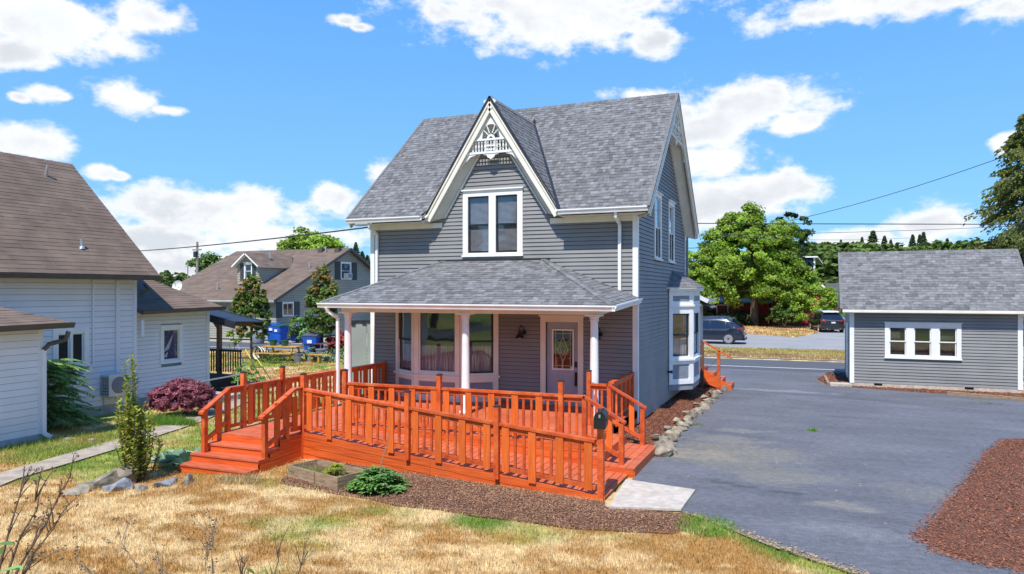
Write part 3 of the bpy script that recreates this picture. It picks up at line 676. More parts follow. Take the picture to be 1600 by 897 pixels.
clump('grass_clump', -11.9, -6.4, 1.0, 3500, .14, (.30, .36, .07), 'yellow-green ground cover between the garden path and the white house', ry=1.7)
clump('grass_clump', 2.5, -6.75, .45, 1500, .08, (.16, .34, .04), 'fresh green grass tuft at the corner of the concrete pad', ry=.45)
clump('weed_patch', 3.95, 1.55, .12, 160, .07, (.13, .32, .03), 'small green weed growing in the middle of the driveway', z=0, cat='weed')
clump('weed_patch', 8.9, 8.2, .35, 120, .05, (.2, .3, .05), 'thin line of weeds on the driveway before the garage', z=0, ry=.08, cat='weed')
clump('weed_patch', 1.15, 1.3, .25, 200, .05, (.22, .28, .06), 'weeds on the asphalt beside the rock border', z=0, ry=.1, cat='weed')
clump('weed_patch', -5.55, -7.35, .5, 500, .16, (.48, .38, .18), 'dry weeds beside the bottom of the orange stairs', ry=.25, cat='weed')
# ================================================================== MAIN HOUSE
H = thing('grey_house', 'two-storey grey clapboard house with steep shingled roof and pointed front gable', 'house', (-3.8, 3.6, 0))
GX, GA, GS = -3.79, 8.43, 1.578          # front gable: ridge x, ridge z, slope
MZ = lambda y: 5.40+.906*(y+.45)         # main roof surface
fF = Fr(-7.6, 0, 1, 0)                   # front wall, s = x+7.6
fR = Fr(0, 0, 0, 1)                      # right wall, s = y
fB = Fr(0, 7.2, -1, 0); fL = Fr(-7.6, 7.2, 0, -1)
def extF(z):
    if z <= 5.3: return 0., 7.6
    h = (GA-.76-z)/GS; return (GX-h+7.6, GX+h+7.6)
BAYF = (-6.77+7.6, -3.68+7.6)
UW = (-4.56, -3.14, 4.40, 5.90)          # upper front window opening
DR = (-2.36, -1.50)                      # door casing inner
holesF = [(UW[0]+7.5, UW[1]+7.7, 4.3, 6.02), (BAYF[0], BAYF[1], .4, 3.1), (DR[0]+7.6-.14, DR[1]+7.6+.14, .4, 2.75)]
siding(fF, H, lambda z: (extF(z)[0]+(.10 if z < 5.3 else 0), extF(z)[1]-(.10 if z < 5.3 else 0)), .22, 8.2, .103, holesF)
def extR(z):
    if z <= 5.55: return .1, 7.1
    h = (9.0-.50-z)/.906; return max(.05, 3.6-h), min(7.15, 3.6+h)
WR = [(2.1, 2.85, 4.32, 5.95), (4.2, 4.95, 4.32, 5.95)]
BYR = (4.05, 6.75)
siding(fR, H, extR, .2, 8.8, .103, [(a-.1, b+.1, c-.1, d+.12) for a, b, c, d in WR]+[(BYR[0], BYR[1], .5, 3.55)])
G().box(-7.6, 0, 7.19, 7.2, .2, 5.5).box(-7.6, -7.59, 0, 7.19, .2, 5.5).add([(-7.595, 0, 5.5), (-7.595, 7.2, 5.5), (-7.595, 3.6, 8.9)], [(0, 1, 2)]).build('wall', 'siding', H)
# interior ceiling and floor keep the rooms dark
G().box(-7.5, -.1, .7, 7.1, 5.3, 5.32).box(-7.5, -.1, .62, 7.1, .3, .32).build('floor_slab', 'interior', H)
# foundation blocks
g = G()
for i in range(18): g.box(-.06, .0, i*.4, i*.4+.392, -.2, .19)
g.box(-7.58, -.06, .03, .1, -.2, .2); g.box(-7.58, -7.5, .1, 7.2, -.2, .2)
g.build('foundation', 'foundation', H)
# corner boards
for nm, x, y, z1 in (('corner_board', 0, 0, 5.24), ('corner_board', -7.6, 0, 5.24)):
    s = 1 if x == 0 else -1
    g = G().box(x-(.11 if s > 0 else -.0)-(0 if s > 0 else .02), x+(.022 if s > 0 else .11), -.03, 0, .16, z1)
    if s > 0: g.box(x, x+.022, 0, .09, .16, z1)
    g.build(nm, 'white_paint', H)
G().box(0, .03, 7.1, 7.2, .2, 5.3).build('corner_board', 'white_paint', H)
# frieze boards under the eaves
G().box(-7.49, GX-1.55, -.028, 0, 5.10, 5.24).build('frieze_board', 'cream', H); G().box(GX+1.55, -.11, -.028, 0, 5.10, 5.24).build('frieze_board', 'cream', H)
# ---- roof slabs
def slabpoly(name, pts, th, m, n, parent=H):
    return G().slab([Vector(p)-n*.004 for p in pts], -n*th).build(name, m, parent)
xl, xr = -8.08, .33; yr, zr = 3.6, MZ(3.6)
nF = Vector((0, -.906, 1)).normalized(); nBk = Vector((0, .906, 1)).normalized()
vy = 2.894
ROOF = G()
def addslab(pts, n, th=.10):
    pts = [Vector(p)-n*.004 for p in pts]; ROOF.slab(pts, -n*th)
addslab([(xl, -.45, MZ(-.45)), (GX-1.92, -.45, MZ(-.45)), (GX, vy, MZ(vy)), (GX, yr, zr), (xl+.2, yr, zr)], nF)
addslab([(GX+1.92, -.45, MZ(-.45)), (xr, -.45, MZ(-.45)), (xr, yr, zr), (GX, yr, zr), (GX, vy, MZ(vy))], nF)
addslab([(xl+.2, yr, zr), (xr, yr, zr), (xr, 7.65, MZ(-.45)), (xl, 7.65, MZ(-.45))], nBk)
roof = ROOF.build('roof', 'cream', H)
gyf = -.28
nL = Vector((-GS, 0, 1)).normalized(); nR = Vector((GS, 0, 1)).normalized()
RG = G()
for s, n in ((-1, nL), (1, nR)):
    RG.slab([Vector(p)-n*.004 for p in [(GX+s*1.92, gyf, 5.40), (GX, gyf, GA), (GX, vy, GA), (GX+s*1.92, -.42, 5.40)]], -n*.09)
roofg = RG.build('gable_roof', 'cream', H)
# shingles
sl = math.hypot(1, .906)
def uvp(pts, o, u, v):
    return [((Vector(p)-Vector(o)).dot(u), (Vector(p)-Vector(o)).dot(v)) for p in pts]
def plane(key, o, u, v, pts, **k):
    u = Vector(u).normalized(); v = Vector(v).normalized(); shingle_plane(key, o, u, v, uvp(pts, o, u, v), **k)
vF = Vector((0, 1, .906)); vB = Vector((0, -1, .906))
o = (xl, -.50, MZ(-.50))
plane('house', o, (1, 0, 0), vF, [(xl-.03, -.50, MZ(-.5)), (GX-1.95, -.50, MZ(-.5)), (GX, vy, MZ(vy)), (GX, yr, zr), (xl+.17, yr, zr)], course=.135)
plane('house', o, (1, 0, 0), vF, [(GX+1.95, -.50, MZ(-.5)), (xr+.03, -.50, MZ(-.5)), (xr+.03, yr, zr), (GX, yr, zr), (GX, vy, MZ(vy))], course=.135)
vl = Vector((1, 0, GS)).normalized(); vr = Vector((-1, 0, GS)).normalized()
plane('house', (GX-1.95, gyf-.03, GA-1.95*GS), (0, 1, 0), vl, [(GX-1.95, gyf-.03, GA-1.95*GS), (GX, gyf-.03, GA), (GX, vy+.02, GA)], course=.135)
plane('house', (GX+1.95, gyf-.03, GA-1.95*GS), (0, 1, 0), vr, [(GX+1.95, gyf-.03, GA-1.95*GS), (GX, gyf-.03, GA), (GX, vy+.02, GA)], course=.135)
# porch roof
PE = [(-7.47, -2.52, 3.10), (.04, -2.52, 3.08)]; PT = [(-5.3, .0, 4.2), (-2.4, .0, 4.2)]
PS = [(-7.47, 0, 3.18), (.04, 0, 3.22)]
def pl(pts, key='porch', **k):
    a, b, c = (Vector(pts[0]), Vector(pts[1]), Vector(pts[-1])); u = (b-a).normalized(); n = u.cross(c-a).normalized(); v = n.cross(u)
    if v.z < 0: v = -v
    shingle_plane(key, a, u, v, uvp(pts, a, u, v), **k); return n if n.z > 0 else -n
PR = G()
for pts in ([PE[0], PE[1], PT[1], PT[0]], [PE[1], PS[1], PT[1]], [PS[0], PE[0], PT[0]]):
    n = pl(pts, course=.135, wmin=.1, wmax=.3); PR.slab([Vector(p)-n*.004 for p in pts], -n*.07)
proof = PR.build('porch_roof', 'cream', H)
TAB['house'] += []
# the nearest 300 tabs over the whole house become single shingles: porch first
allt = TAB.pop('porch'); main = TAB.pop('house')
TAB['p'] = allt; TAB['m'] = main
shingles_build('p', 'shingle_gray', proof, 200); shingles_build('m', 'shingle_gray', roof, 100)
# ridge caps
def ridge_caps(parent, a, b, m='shingle_gray', step=.2, w=.13, rise=.05, half=None, slope=.9):
    a = Vector(a); b = Vector(b); d = (b-a); L = d.length; d.normalize(); sd = Vector((d.y, -d.x, 0)).normalized(); g = G(); k = 0.
    while k < L:
        p = a+d*k; q = a+d*min(k+step+.03, L+.02); z0 = Vector((0, 0, .018)); z1 = Vector((0, 0, .030)); dn = Vector((0, 0, -w*slope))
        g.add([p-sd*w+dn+z0, p+z0, p+sd*w+dn+z0, q-sd*w+dn+z1, q+z1, q+sd*w+dn+z1, p-sd*w+dn, p, p+sd*w+dn, q-sd*w+dn, q, q+sd*w+dn],
              [(0, 1, 4, 3), (1, 2, 5, 4), (3, 4, 10, 9), (4, 5, 11, 10), (0, 3, 9, 6), (2, 8, 11, 5), (0, 6, 7, 1), (1, 7, 8, 2)], random.uniform(.1, .7)); k += step
    return g.build('ridge_cap', m, parent)
ridge_caps(roof, (xl+.15, yr, zr), (xr+.03, yr, zr), slope=.9)
ridge_caps(roofg, (GX, gyf-.03, GA), (GX, vy, GA), slope=1.5, w=.09)
ridge_caps(proof, PE[0], PT[0], slope=.25, w=.09); ridge_caps(proof, PE[1], PT[1], slope=.25, w=.09)
# metal valleys, drip edges
for s in (-1, 1):
    a = Vector((GX+s*1.93, -.46, 5.40)); b = Vector((GX, vy, GA)); G().beam(a+Vector((0, 0, .03)), b+Vector((0, 0, .03)), .11, .02, up=(s*.6, -.4, .8)).build('valley_flashing', 'dark_metal', roof)
G().slab([(GX-.01, vy-.05, GA+.03), (GX+.1, vy-.02, GA-.02), (GX+.08, vy+.2, GA+.1), (GX-.03, vy+.15, GA+.16)], (0, 0, .01)).build('valley_flashing', 'dark_metal', roof)
G().box(-5.45, -2.25, -.05, .0, 4.19, 4.235).build('porch_flashing', 'dark_metal', proof)
def rake(parent, a, b, depth_dir, wd=.24, th=.035, m='cream', dm='shingle_gray', dk=.012):
    """sloping barge board under a roof edge with a dark drip edge on top, between two points of the roof surface"""
    a = Vector(a); b = Vector(b); d = (b-a).normalized(); dd = Vector(depth_dir); dn = Vector((0, 0, -1))-d*Vector((0, 0, -1)).dot(d); dn.normalize()
    g = G(); g.slab([a+dn*.03, b+dn*.03, b+dn*(wd+.03), a+dn*(wd+.03)], dd*th); g.slab([a+dn*.03, b+dn*.03, b+dn*.085, a+dn*.085], dd*(th+.03)); g.slab([a+dn*(wd-.02), b+dn*(wd-.02), b+dn*(wd+.045), a+dn*(wd+.045)], dd*(th+.018))
    g.build('barge_board', m, parent)
    G().slab([a-dn*.022, b-dn*.022, b+dn*(.02+dk), a+dn*(.02+dk)], dd*(th+.04)).build('drip_edge', dm, parent)
for s in (-1, 1): rake(roofg, (GX+s*1.95, gyf, GA-1.95*GS), (GX, gyf, GA), (0, -1, 0), wd=.17, dm='dark_metal', dk=.02)
rake(roof, (xr, -.47, MZ(-.47)), (xr, yr, zr), (1, 0, 0)); rake(roof, (xr, 7.67, MZ(-.47)), (xr, yr, zr), (1, 0, 0), wd=.26)
rake(roof, (xl, -.47, MZ(-.47)), (xl+.2, yr, zr), (-1, 0, 0))
# soffits: gable soffit strips (white line where they meet the wall)
for s in (-1, 1):
    n = nL if s < 0 else nR
    a = Vector((GX+s*1.46, -.03, 5.36)); b = Vector((GX, -.03, GA-.76))
    G().beam(a, b, .03, .05, up=(0, -1, 0)).build('soffit_trim', 'white_paint', roofg)
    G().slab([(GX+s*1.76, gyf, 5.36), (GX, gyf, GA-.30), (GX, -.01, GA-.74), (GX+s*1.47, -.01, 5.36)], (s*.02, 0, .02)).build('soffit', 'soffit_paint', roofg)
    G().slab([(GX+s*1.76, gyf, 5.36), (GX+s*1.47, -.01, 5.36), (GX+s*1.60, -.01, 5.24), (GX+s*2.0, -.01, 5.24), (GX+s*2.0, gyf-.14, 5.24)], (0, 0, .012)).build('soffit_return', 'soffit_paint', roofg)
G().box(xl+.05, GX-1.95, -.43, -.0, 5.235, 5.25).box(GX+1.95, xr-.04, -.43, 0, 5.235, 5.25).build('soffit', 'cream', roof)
# right gable: splayed soffits from the rakes back to the wall
for ya, yb, yc in ((-.40, -.0, 3.6), (7.60, 7.2, 3.6)):
    q = lambda yy: MZ(yy) if yy < 3.6 else MZ(7.2-yy)
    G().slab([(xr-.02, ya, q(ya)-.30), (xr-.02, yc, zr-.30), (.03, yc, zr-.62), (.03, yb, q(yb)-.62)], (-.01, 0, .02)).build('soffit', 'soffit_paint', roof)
    G().beam((.035, yb, q(yb)-.62), (.035, yc, zr-.62), .03, .06, up=(1, 0, 0)).build('soffit_trim', 'cream', roof)
# gutters
def gutter(parent, a, b, out, m='white_paint', name='gutter', w=.11, h=.12):
    a = Vector(a); b = Vector(b); o = Vector(out)
    prof = [(0, 0), (w*.6, 0), (w*.75, h*.45), (w, h*.75), (w, h), (w-.012, h), (w-.02, h*.75), (w*.55, .02), (.012, .02), (.012, h), (0, h)]
    g = G(); n = len(prof); A = [a+o*x+Vector((0, 0, y)) for x, y in prof]; B = [b+o*x+Vector((0, 0, y)) for x, y in prof]
    g.add(A+B, [(i, (i+1) % n, (i+1) % n+n, i+n) for i in range(n)]+[tuple(range(n)), tuple(range(2*n-1, n-1, -1))]); return g.build(name, m, parent)
gutter(H, (xl, -.47, 5.27), (GX-1.93, -.47, 5.27), (0, -1, 0)); gutter(H, (GX+1.93, -.47, 5.27), (xr+.02, -.47, 5.27), (0, -1, 0))
gutter(H, (-7.5, -2.50, 2.97), (.1, -2.50, 2.95), (0, -1, 0)); gutter(H, (.04, -2.6, 2.95), (.04, -.03, 3.09), (1, 0, 0), w=.1)
def pipe(parent, pts, m='white_paint', w=.075, name='downspout'):
    g = G()
    for p, q in zip(pts[:-1], pts[1:]): g.beam(p, q, w, w*.8, up=(0, -1, .01) if abs(p[1]-q[1]) < .01 else (1, 0, 0))
    return g.build(name, m, parent)
pipe(H, [(-.42, -.47, 5.28), (-.42, -.44, 5.15), (-.42, -.07, 5.02), (-.42, -.07, 3.18)])
pipe(H, [(-7.38, -.47, 5.28), (-7.38, -.44, 5.15), (-7.38, -.07, 4.98), (-7.38, -.07, 3.35)])
pipe(H, [(-7.25, -2.55, 2.98), (-7.22, -2.5, 2.86), (-7.06, -2.33, 2.72), (-7.06, -2.33, .55)], name='downspout')
pipe(H, [(.07, 7.3, 5.3), (.07, 7.24, 5.1), (.07, 7.24, .3)], m='gray_paint')
# ---- gable fretwork: rising-sun panel, spindle rail, drop and brackets
def fret(fr, cs, zt, slope, dist, parent, k=1., rail=7.0, m='cream'):
    d0, d1 = dist, dist+.04; zr0, zr1 = rail, rail+.33
    half = lambda z: (zt-z)/slope-.15
    zz = zr1+.03; R_, Hh = .23*k, .37*k; zap = zt-.28
    arc = [(cs-R_*1.12, zz), (cs-R_*1.02, zz+.1*k)]+[(cs-R_*math.cos(t), zz+.14*k+(Hh-.14*k)*math.sin(t)) for t in [math.pi*i/10 for i in range(11)]]+[(cs+R_*1.02, zz+.1*k), (cs+R_*1.12, zz)]
    g = G(); apex = (cs, zap); Lc = (cs-half(zz), zz); Rc = (cs+half(zz), zz)
    g.fpoly(fr, [Lc, arc[0]]+arc[1:7+1]+[(cs, apex[1])], d0, d1)
    g.fpoly(fr, [(cs, apex[1])]+arc[7:]+[Rc], d0, d1)
    for t in (28, 62, 118, 152):
        a = R(t); p = Vector(fr.p(cs+.09*k*math.cos(a), zz+.06*k+.09*k*math.sin(a), (d0+d1)/2)); q = Vector(fr.p(cs+R_*math.cos(a)*1.06, zz+.1*k+(Hh-.1*k)*math.sin(a)*1.02, (d0+d1)/2)); g.beam(p, q, .02*k, .032, up=(fr.n[0], fr.n[1], 0))
    hub = [(cs+.11*k*math.cos(math.pi*i/8), zz+.11*k*math.sin(math.pi*i/8)) for i in range(9)]
    inn = [(cs+.055*k*math.cos(math.pi*i/8), zz+.055*k*math.sin(math.pi*i/8)) for i in range(9)]
    for i in range(8): g.fpoly(fr, [hub[i], hub[i+1], inn[i+1], inn[i]], d0, d1)
    g.build('sunburst_panel', m, parent)
    g = G()
    for px_, pz in ((cs, zap-.24*k), (cs-R_*1.75, zz+.16*k), (cs+R_*1.75, zz+.16*k)):     # three-petal cut-outs, recess shade laid on as black strips
        for t in (90, 210, 330):
            a = R(t); g.beam(fr.p(px_+.012*math.cos(a), pz+.012*math.sin(a), d1+.001), fr.p(px_+.06*k*math.cos(a), pz+.06*k*math.sin(a), d1+.001), .02*k, .004, up=(fr.n[0], fr.n[1], 0))
    g.build('cut_out_shade', 'trim_black', parent)
    h0 = half(zr0)+.04; h1 = half(zr1)+.02
    G().fbox(fr, cs-h1, cs+h1, zr1-.02, zr1+.03, d0-.01, d1+.015).fbox(fr, cs-h0, cs+h0, zr0-.03, zr0+.025, d0-.01, d1+.015).build('fret_rail', m, parent)
    n = 13 if k == 1 else 9
    for i in range(n):
        s_ = cs+(i-(n-1)/2)*(2*h1-.1)/(n-1); c = fr.p(s_, 0, (d0+d1)/2)
        prof = [(.012, zr0+.02), (.022, zr0+.05), (.012, zr0+.08), (.024, zr0+.15), (.012, zr0+.22), (.022, zr0+.26), (.012, zr1-.02)]
        G().lathe(prof, (c[0], c[1], 0), 8).build('spindle', m, parent)
    g = G()       # centre ornament: small lattice and scrolled drop
    g.fbox(fr, cs-.14*k, cs-.12*k, zr0, zr1, d0+.005, d1+.02).fbox(fr, cs+.12*k, cs+.14*k, zr0, zr1, d0+.005, d1+.02).fbox(fr, cs-.12*k, cs+.12*k, zr0+.15, zr0+.18, d0+.005, d1+.02)
    for q in range(4):
        a = cs+(q-1.5)*.062*k
        ring = [(a+.026*math.cos(t), zr0+.07+.026*math.sin(t)) for t in [2*math.pi*i/10 for i in range(10)]]; g.fpoly(fr, ring, d1, d1+.022)
    drop = [(cs-.24*k, zr0-.02), (cs-.2*k, zr0-.06), (cs-.12*k, zr0-.07), (cs-.09*k, zr0-.13), (cs-.03*k, zr0-.16), (cs, zr0-.185), (cs+.03*k, zr0-.16), (cs+.09*k, zr0-.13), (cs+.12*k, zr0-.07), (cs+.2*k, zr0-.06), (cs+.24*k, zr0-.02)]
    g.fpoly(fr, drop, d0, d1); g.build('scroll_drop', m, parent)
    for s in (-1, 1):
        hh = half(zr0)+.02; br = [(cs+s*hh, zr0-.02), (cs+s*(hh-.36*k), zr0-.02), (cs+s*(hh-.34*k), zr0-.06), (cs+s*(hh-.2*k), zr0-.09), (cs+s*(hh-.08*k), zr0-.2*k), (cs+s*(hh-.02*k), zr0-.24*k), (cs+s*(hh+.06*k), zr0-.30*k), (cs+s*(hh+.1*k), zr0-.42*k), (cs+s*(hh+.19*k), zr0-.36*k)]
        G().fpoly(fr, br if s < 0 else br[::-1], d0, d1).build('bracket', m, parent)
fret(fF, GX+7.6, GA, GS, .22, roofg, m='white_paint')
fret(fR, 3.6, zr, .906, .30, roof, k=1.0, rail=7.75)
# ---- windows upstairs
window(fF, UW[0]+7.6, UW[1]+7.6, UW[2], UW[3], H, trim=.15, cols=2, mull=.20, sash='dark_metal')
for a, b, c, d in WR: window(fR, a, b, c, d, H, trim=.12, sash='white_paint', blinds=False)
# ---- porch: ceiling, beams, columns
G().box(-6.98, -.36, -2.28, -.0, 3.02, 3.035).build('porch_ceiling', 'porch_ceiling', H)
g = G(); g.box(-7.02, -.35, -2.25, -2.03, 2.86, 3.03); g.box(-7.02, -6.84, -2.03, -.03, 2.86, 3.03)
g.slab([(-.57, -2.03, 2.86), (-.35, -2.03, 2.86), (-.35, -.03, 2.97), (-.57, -.03, 2.97)], (0, 0, .16)); g.build('porch_beam', 'cream', H)
G().box(-7.45, .0, -2.48, -2.25, 2.99, 3.01).build('soffit', 'cream', H)
for x in (-6.9, -3.6, -.475):
    c = G().lathe([(.15, .5), (.15, .56), (.115, .58), (.102, .62), (.096, 1.4), (.083, 2.68), (.083, 2.72), (.102, 2.735), (.102, 2.76), (.086, 2.77), (.105, 2.80), (.135, 2.83)], (x, -2.13, 0), 24).build('column', 'white_paint', H, smooth=False)
    for p in c.data.polygons: p.use_smooth = len(p.vertices) == 4
    G().box(x-.17, x+.17, -2.3, -1.96, 2.83, 2.862).build('capital', 'white_paint', c)
# ---- bay windows
def bay(pts, z0, zs, zw0, zw1, z1, parent, tm, panel, facets, d=.03, splits=(True, False, True), dark='interior'):
    b = None
    for (p, q), sp in zip(zip(pts[:-1], pts[1:]), splits):
        fr = Fr(p[0], p[1], q[0]-p[0], q[1]-p[1]); L = math.hypot(q[0]-p[0], q[1]-p[1]); e = .13 if L > .8 else .10
        g = G()
        g.fbox(fr, 0, L, z0, zs-.0, -.08, 0)                                     # apron body
        g.fbox(fr, 0, e, z0, zs, 0, d).fbox(fr, L-e, L, z0, zs, 0, d).fbox(fr, e, L-e, zs-.1, zs, 0, d).fbox(fr, e, L-e, z0, z0+.14, 0, d)
        g.fbox(fr, 0, e, zs, z1, -.08, d).fbox(fr, L-e, L, zs, z1, -.08, d).fbox(fr, e, L-e, zw1, z1, -.08, d-.004).fbox(fr, e, L-e, zs, zw0, -.08, d-.004)
        g.fbox(fr, -.03, L+.03, zs-.0, zs+.05, 0, d+.05)
        o = g.build('bay_facet', tm, parent)
        G().fbox(fr, e+.02, L-e-.02, z0+.16, zs-.12, 0, .008).build('inset_panel', panel, o)
        a, bq = e, L-e; f = .04; zm = zw0+(zw1-zw0)*.5
        if sp:
            for pz, qz, dd in ((zm-.015, zw1, -.01), (zw0, zm+.015, -.04)):
                G().fbox(fr, a, a+f, pz, qz, dd-.03, dd).fbox(fr, bq-f, bq, pz, qz, dd-.03, dd).fbox(fr, a+f, bq-f, pz, pz+f, dd-.03, dd).fbox(fr, a+f, bq-f, qz-f, qz, dd-.03, dd).build('sash', 'dark_metal', o)
        else:
            G().fbox(fr, a, a+.03, zw0, zw1, -.04, -.01).fbox(fr, bq-.03, bq, zw0, zw1, -.04, -.01).fbox(fr, a+.03, bq-.03, zw0, zw0+.04, -.04, -.01).build('sash', 'white_paint', o)
        G().add([fr.p(a+.01, zw0, -.05), fr.p(bq-.01, zw0, -.05), fr.p(bq-.01, zw1, -.05), fr.p(a+.01, zw1, -.05)], [(0, 1, 2, 3)]).build('pane', 'glass', o)
        # pleated curtain
        g = G(); n = int((bq-a)/.05); P = [fr.p(a+(bq-a)*i/n, 0, -.13-.018*(i % 2)) for i in range(n+1)]
        for i in range(n):
            g.add([(P[i][0], P[i][1], zw0), (P[i+1][0], P[i+1][1], zw0), (P[i+1][0], P[i+1][1], zw0+(zw1-zw0)*.42), (P[i][0], P[i][1], zw0+(zw1-zw0)*.42)], [(0, 1, 2, 3)])
        g.build('curtain', 'curtain', o)
    c = G(); c.poly([(x, y, z1) for x, y in pts]); c.poly([(x, y, z0) for x, y in pts]); c.build('bay_cap', dark, parent)
bay([(-6.77, -.02), (-5.86, -.6), (-4.51, -.6), (-3.68, -.02)], .5, 1.12, 1.24, 2.9, 3.02, H, 'cream', 'gray_paint', 3)
SB = [(.02, 4.1), (.62, 4.72), (.62, 6.1), (.02, 6.72)]
bay(SB, .62, 1.32, 1.45, 2.72, 2.95, H, 'white_paint', 'gray_paint', 3, splits=(True, True, True))
for p, q in zip(SB[:-1], SB[1:]):       # panelled frieze above the side bay windows
    fr = Fr(p[0], p[1], q[0]-p[0], q[1]-p[1]); L = math.hypot(q[0]-p[0], q[1]-p[1])
    o = G().fbox(fr, 0, L, 2.95, 3.42, -.08, .03).fbox(fr, -.03, L+.03, 2.93, 2.99, 0, .07).build('bay_frieze', 'white_paint', H)
    G().fbox(fr, .14, L-.14, 3.09, 3.25, .03, .036).build('inset_panel', 'gray_paint', o)
    G().fbox(fr, 0, L, .44, .62, -.3, .0).build('bay_skirt', 'gray_paint', H)
    G().fbox(fr, -.06, L+.06, 3.40, 3.50, .03, .14).build('bay_cornice', 'white_paint', H)
E = [(-.0, 3.86), (.78, 4.62), (.78, 6.2), (-.0, 6.96)]; T_ = [(0, 4.75, 4.02), (0, 6.07, 4.02)]
BR_ = G()
for i, pts in enumerate(([(*E[0], 3.5), (*E[1], 3.5), T_[0]], [(*E[1], 3.5), (*E[2], 3.5), T_[1], T_[0]], [(*E[2], 3.5), (*E[3], 3.5), T_[1]])):
    n = pl(pts, key='bay', course=.135); BR_.slab([Vector(p)-n*.004 for p in pts], -n*.05)
bro = BR_.build('bay_roof', 'cream', H); shingles_build('bay', 'shingle_gray', bro, 0)
G().poly([(x, y, 3.45) for x, y in E]).build('bay_soffit', 'white_paint', H)
# hose tap and sill bracket on the right wall
t = G().lathe([(.03, 0), (.03, .12), (.05, .13), (.05, .16)], (0, 3.95, 1.02), 8, axis='x').build('hose_bib', 'dark_metal', H)
# ---- door
s0, s1 = DR[0]+7.6, DR[1]+7.6; zt_ = 2.60
d = G().fbox(fF, s0, s0+.0, .5, .5, 0, 0) if False else G()
d.fbox(fF, s0-.14, s0, .5, zt_, 0, .035).fbox(fF, s1, s1+.14, .5, zt_, 0, .035).fbox(fF, s0-.14, s1+.14, zt_, zt_+.14, 0, .035).fbox(fF, s0-.17, s1+.17, zt_+.14, zt_+.18, 0, .07)
cas = d.build('door_casing', 'cream', H)
g = G().fbox(fF, s0, s1, .52, zt_-.0, -.10, -.06)
D0, D1 = s0+.02, s1-.02
gl = (D0+.17, D1-.14, 1.42, 2.38)
door = g.build('front_door', 'door_paint', H)
for a, b in ((D0+.14, (D0+D1)/2-.03), ((D0+D1)/2+.05, D1-.10)):
    G().fbox(fF, a, b, .68, 1.22, -.06, -.052).build('door_panel', 'door_paint', door); G().fbox(fF, a+.04, b-.04, .72, 1.18, -.052, -.046).build('door_panel', 'door_paint', door)
G().fbox(fF, gl[0]-.04, gl[0], gl[2]-.04, gl[3]+.04, -.06, -.03).fbox(fF, gl[1], gl[1]+.04, gl[2]-.04, gl[3]+.04, -.06, -.03).fbox(fF, gl[0], gl[1], gl[2]-.04, gl[2], -.06, -.03).fbox(fF, gl[0], gl[1], gl[3], gl[3]+.04, -.06, -.03).build('glass_frame', 'white_paint', door)
G().fbox(fF, gl[0], gl[1], gl[2], gl[3], -.059, -.046).build('glass_backing', 'interior', door)
G().add([fF.p(gl[0], gl[2], -.041), fF.p(gl[1], gl[2], -.041), fF.p(gl[1], gl[3], -.041), fF.p(gl[0], gl[3], -.041)], [(0, 1, 2, 3)]).build('pane', 'glass', door)
G().fbox(fF, gl[0]+.005, gl[1]-.005, gl[2]+.005, gl[2]+.42, -.045, -.043).build('stained_pane', 'interior_warm', door)
cx = (gl[0]+gl[1])/2; cz = (gl[2]+gl[3])/2; g = G()
def ln(a, b, c, d_, w=.012): g.beam(fF.p(a, b, -.037), fF.p(c, d_, -.037), w, .006, up=(0, -1, 0))
for x in (gl[0]+.06, gl[1]-.06): ln(x, gl[2], x, gl[3])
for z in (gl[2]+.07, gl[3]-.07): ln(gl[0], z, gl[1], z)
for k in (.09, .17):
    kk = k*1.9; pts = [(cx, cz+kk), (cx+k*.75, cz), (cx, cz-kk), (cx-k*.75, cz)]
    for i in range(4): ln(*pts[i], *pts[(i+1) % 4])
ln(cx, gl[2], cx, cz-.3); ln(cx, cz+.3, cx, gl[3])
for s in (-1, 1):
    ln(cx+s*.06, cz+.1, cx+s*.17, cz); ln(cx+s*.17, cz, cx+s*.06, cz-.1)
    for z in (cz+.22, cz-.22): ln(cx+s*.14, z, gl[0]+.06 if s < 0 else gl[1]-.06, z)
g.build('leading', 'lead', door)
G().fbox(fF, D1-.085, D1-.025, 1.46, 1.60, -.06, -.03).build('lock', 'black_paint', door)
G().fbox(fF, D1-.085, D1-.025, .98, 1.34, -.06, -.04).fbox(fF, D1-.075, D1-.045, 1.02, 1.30, -.03, -.005).fbox(fF, D1-.07, D1-.05, 1.0, 1.04, -.04, -.005).fbox(fF, D1-.07, D1-.05, 1.28, 1.32, -.04, -.005).build('door_handle', 'black_paint', door)
c = fF.p(D1-.16, 1.44, -.036); G().lathe([(.035, 0), (.035, -.004)], (c[0], c[1], c[2]), 12, axis='y').build('alarm_sticker', 'lamp_white', door)
G().fbox(fF, s0, s1, .49, .52, -.1, .08).build('threshold', 'galvanised', cas)
# ---- porch lamps
for x in (-2.95, -.92):
    lo = Vector((x, -.02, 2.30)); g = G().lathe([(.06, 0), (.06, -.03)], (lo.x, lo.y, lo.z+.02), 14, axis='y')
    g.tube([lo+Vector((0, -.02, .02)), lo+Vector((0, -.06, .14)), lo+Vector((-.03, -.13, .2)), lo+Vector((-.05, -.19, .14)), lo+Vector((-.05, -.19, .06))], .014, 8)
    g.lathe([(.03, .08), (.035, .03), (.055, -.02), (.115, -.09), (.12, -.11), (.11, -.11), (.05, -.03), (.01, -.01)], (lo.x-.05, lo.y-.19, lo.z), 18)
    lp = g.build('porch_lamp', 'black_paint', H)
    G().lathe([(.005, -.02), (.04, -.05), (.045, -.09), (.03, -.12), (.005, -.13)], (lo.x-.05, lo.y-.19, lo.z), 12).build('bulb', 'lamp_white', lp)
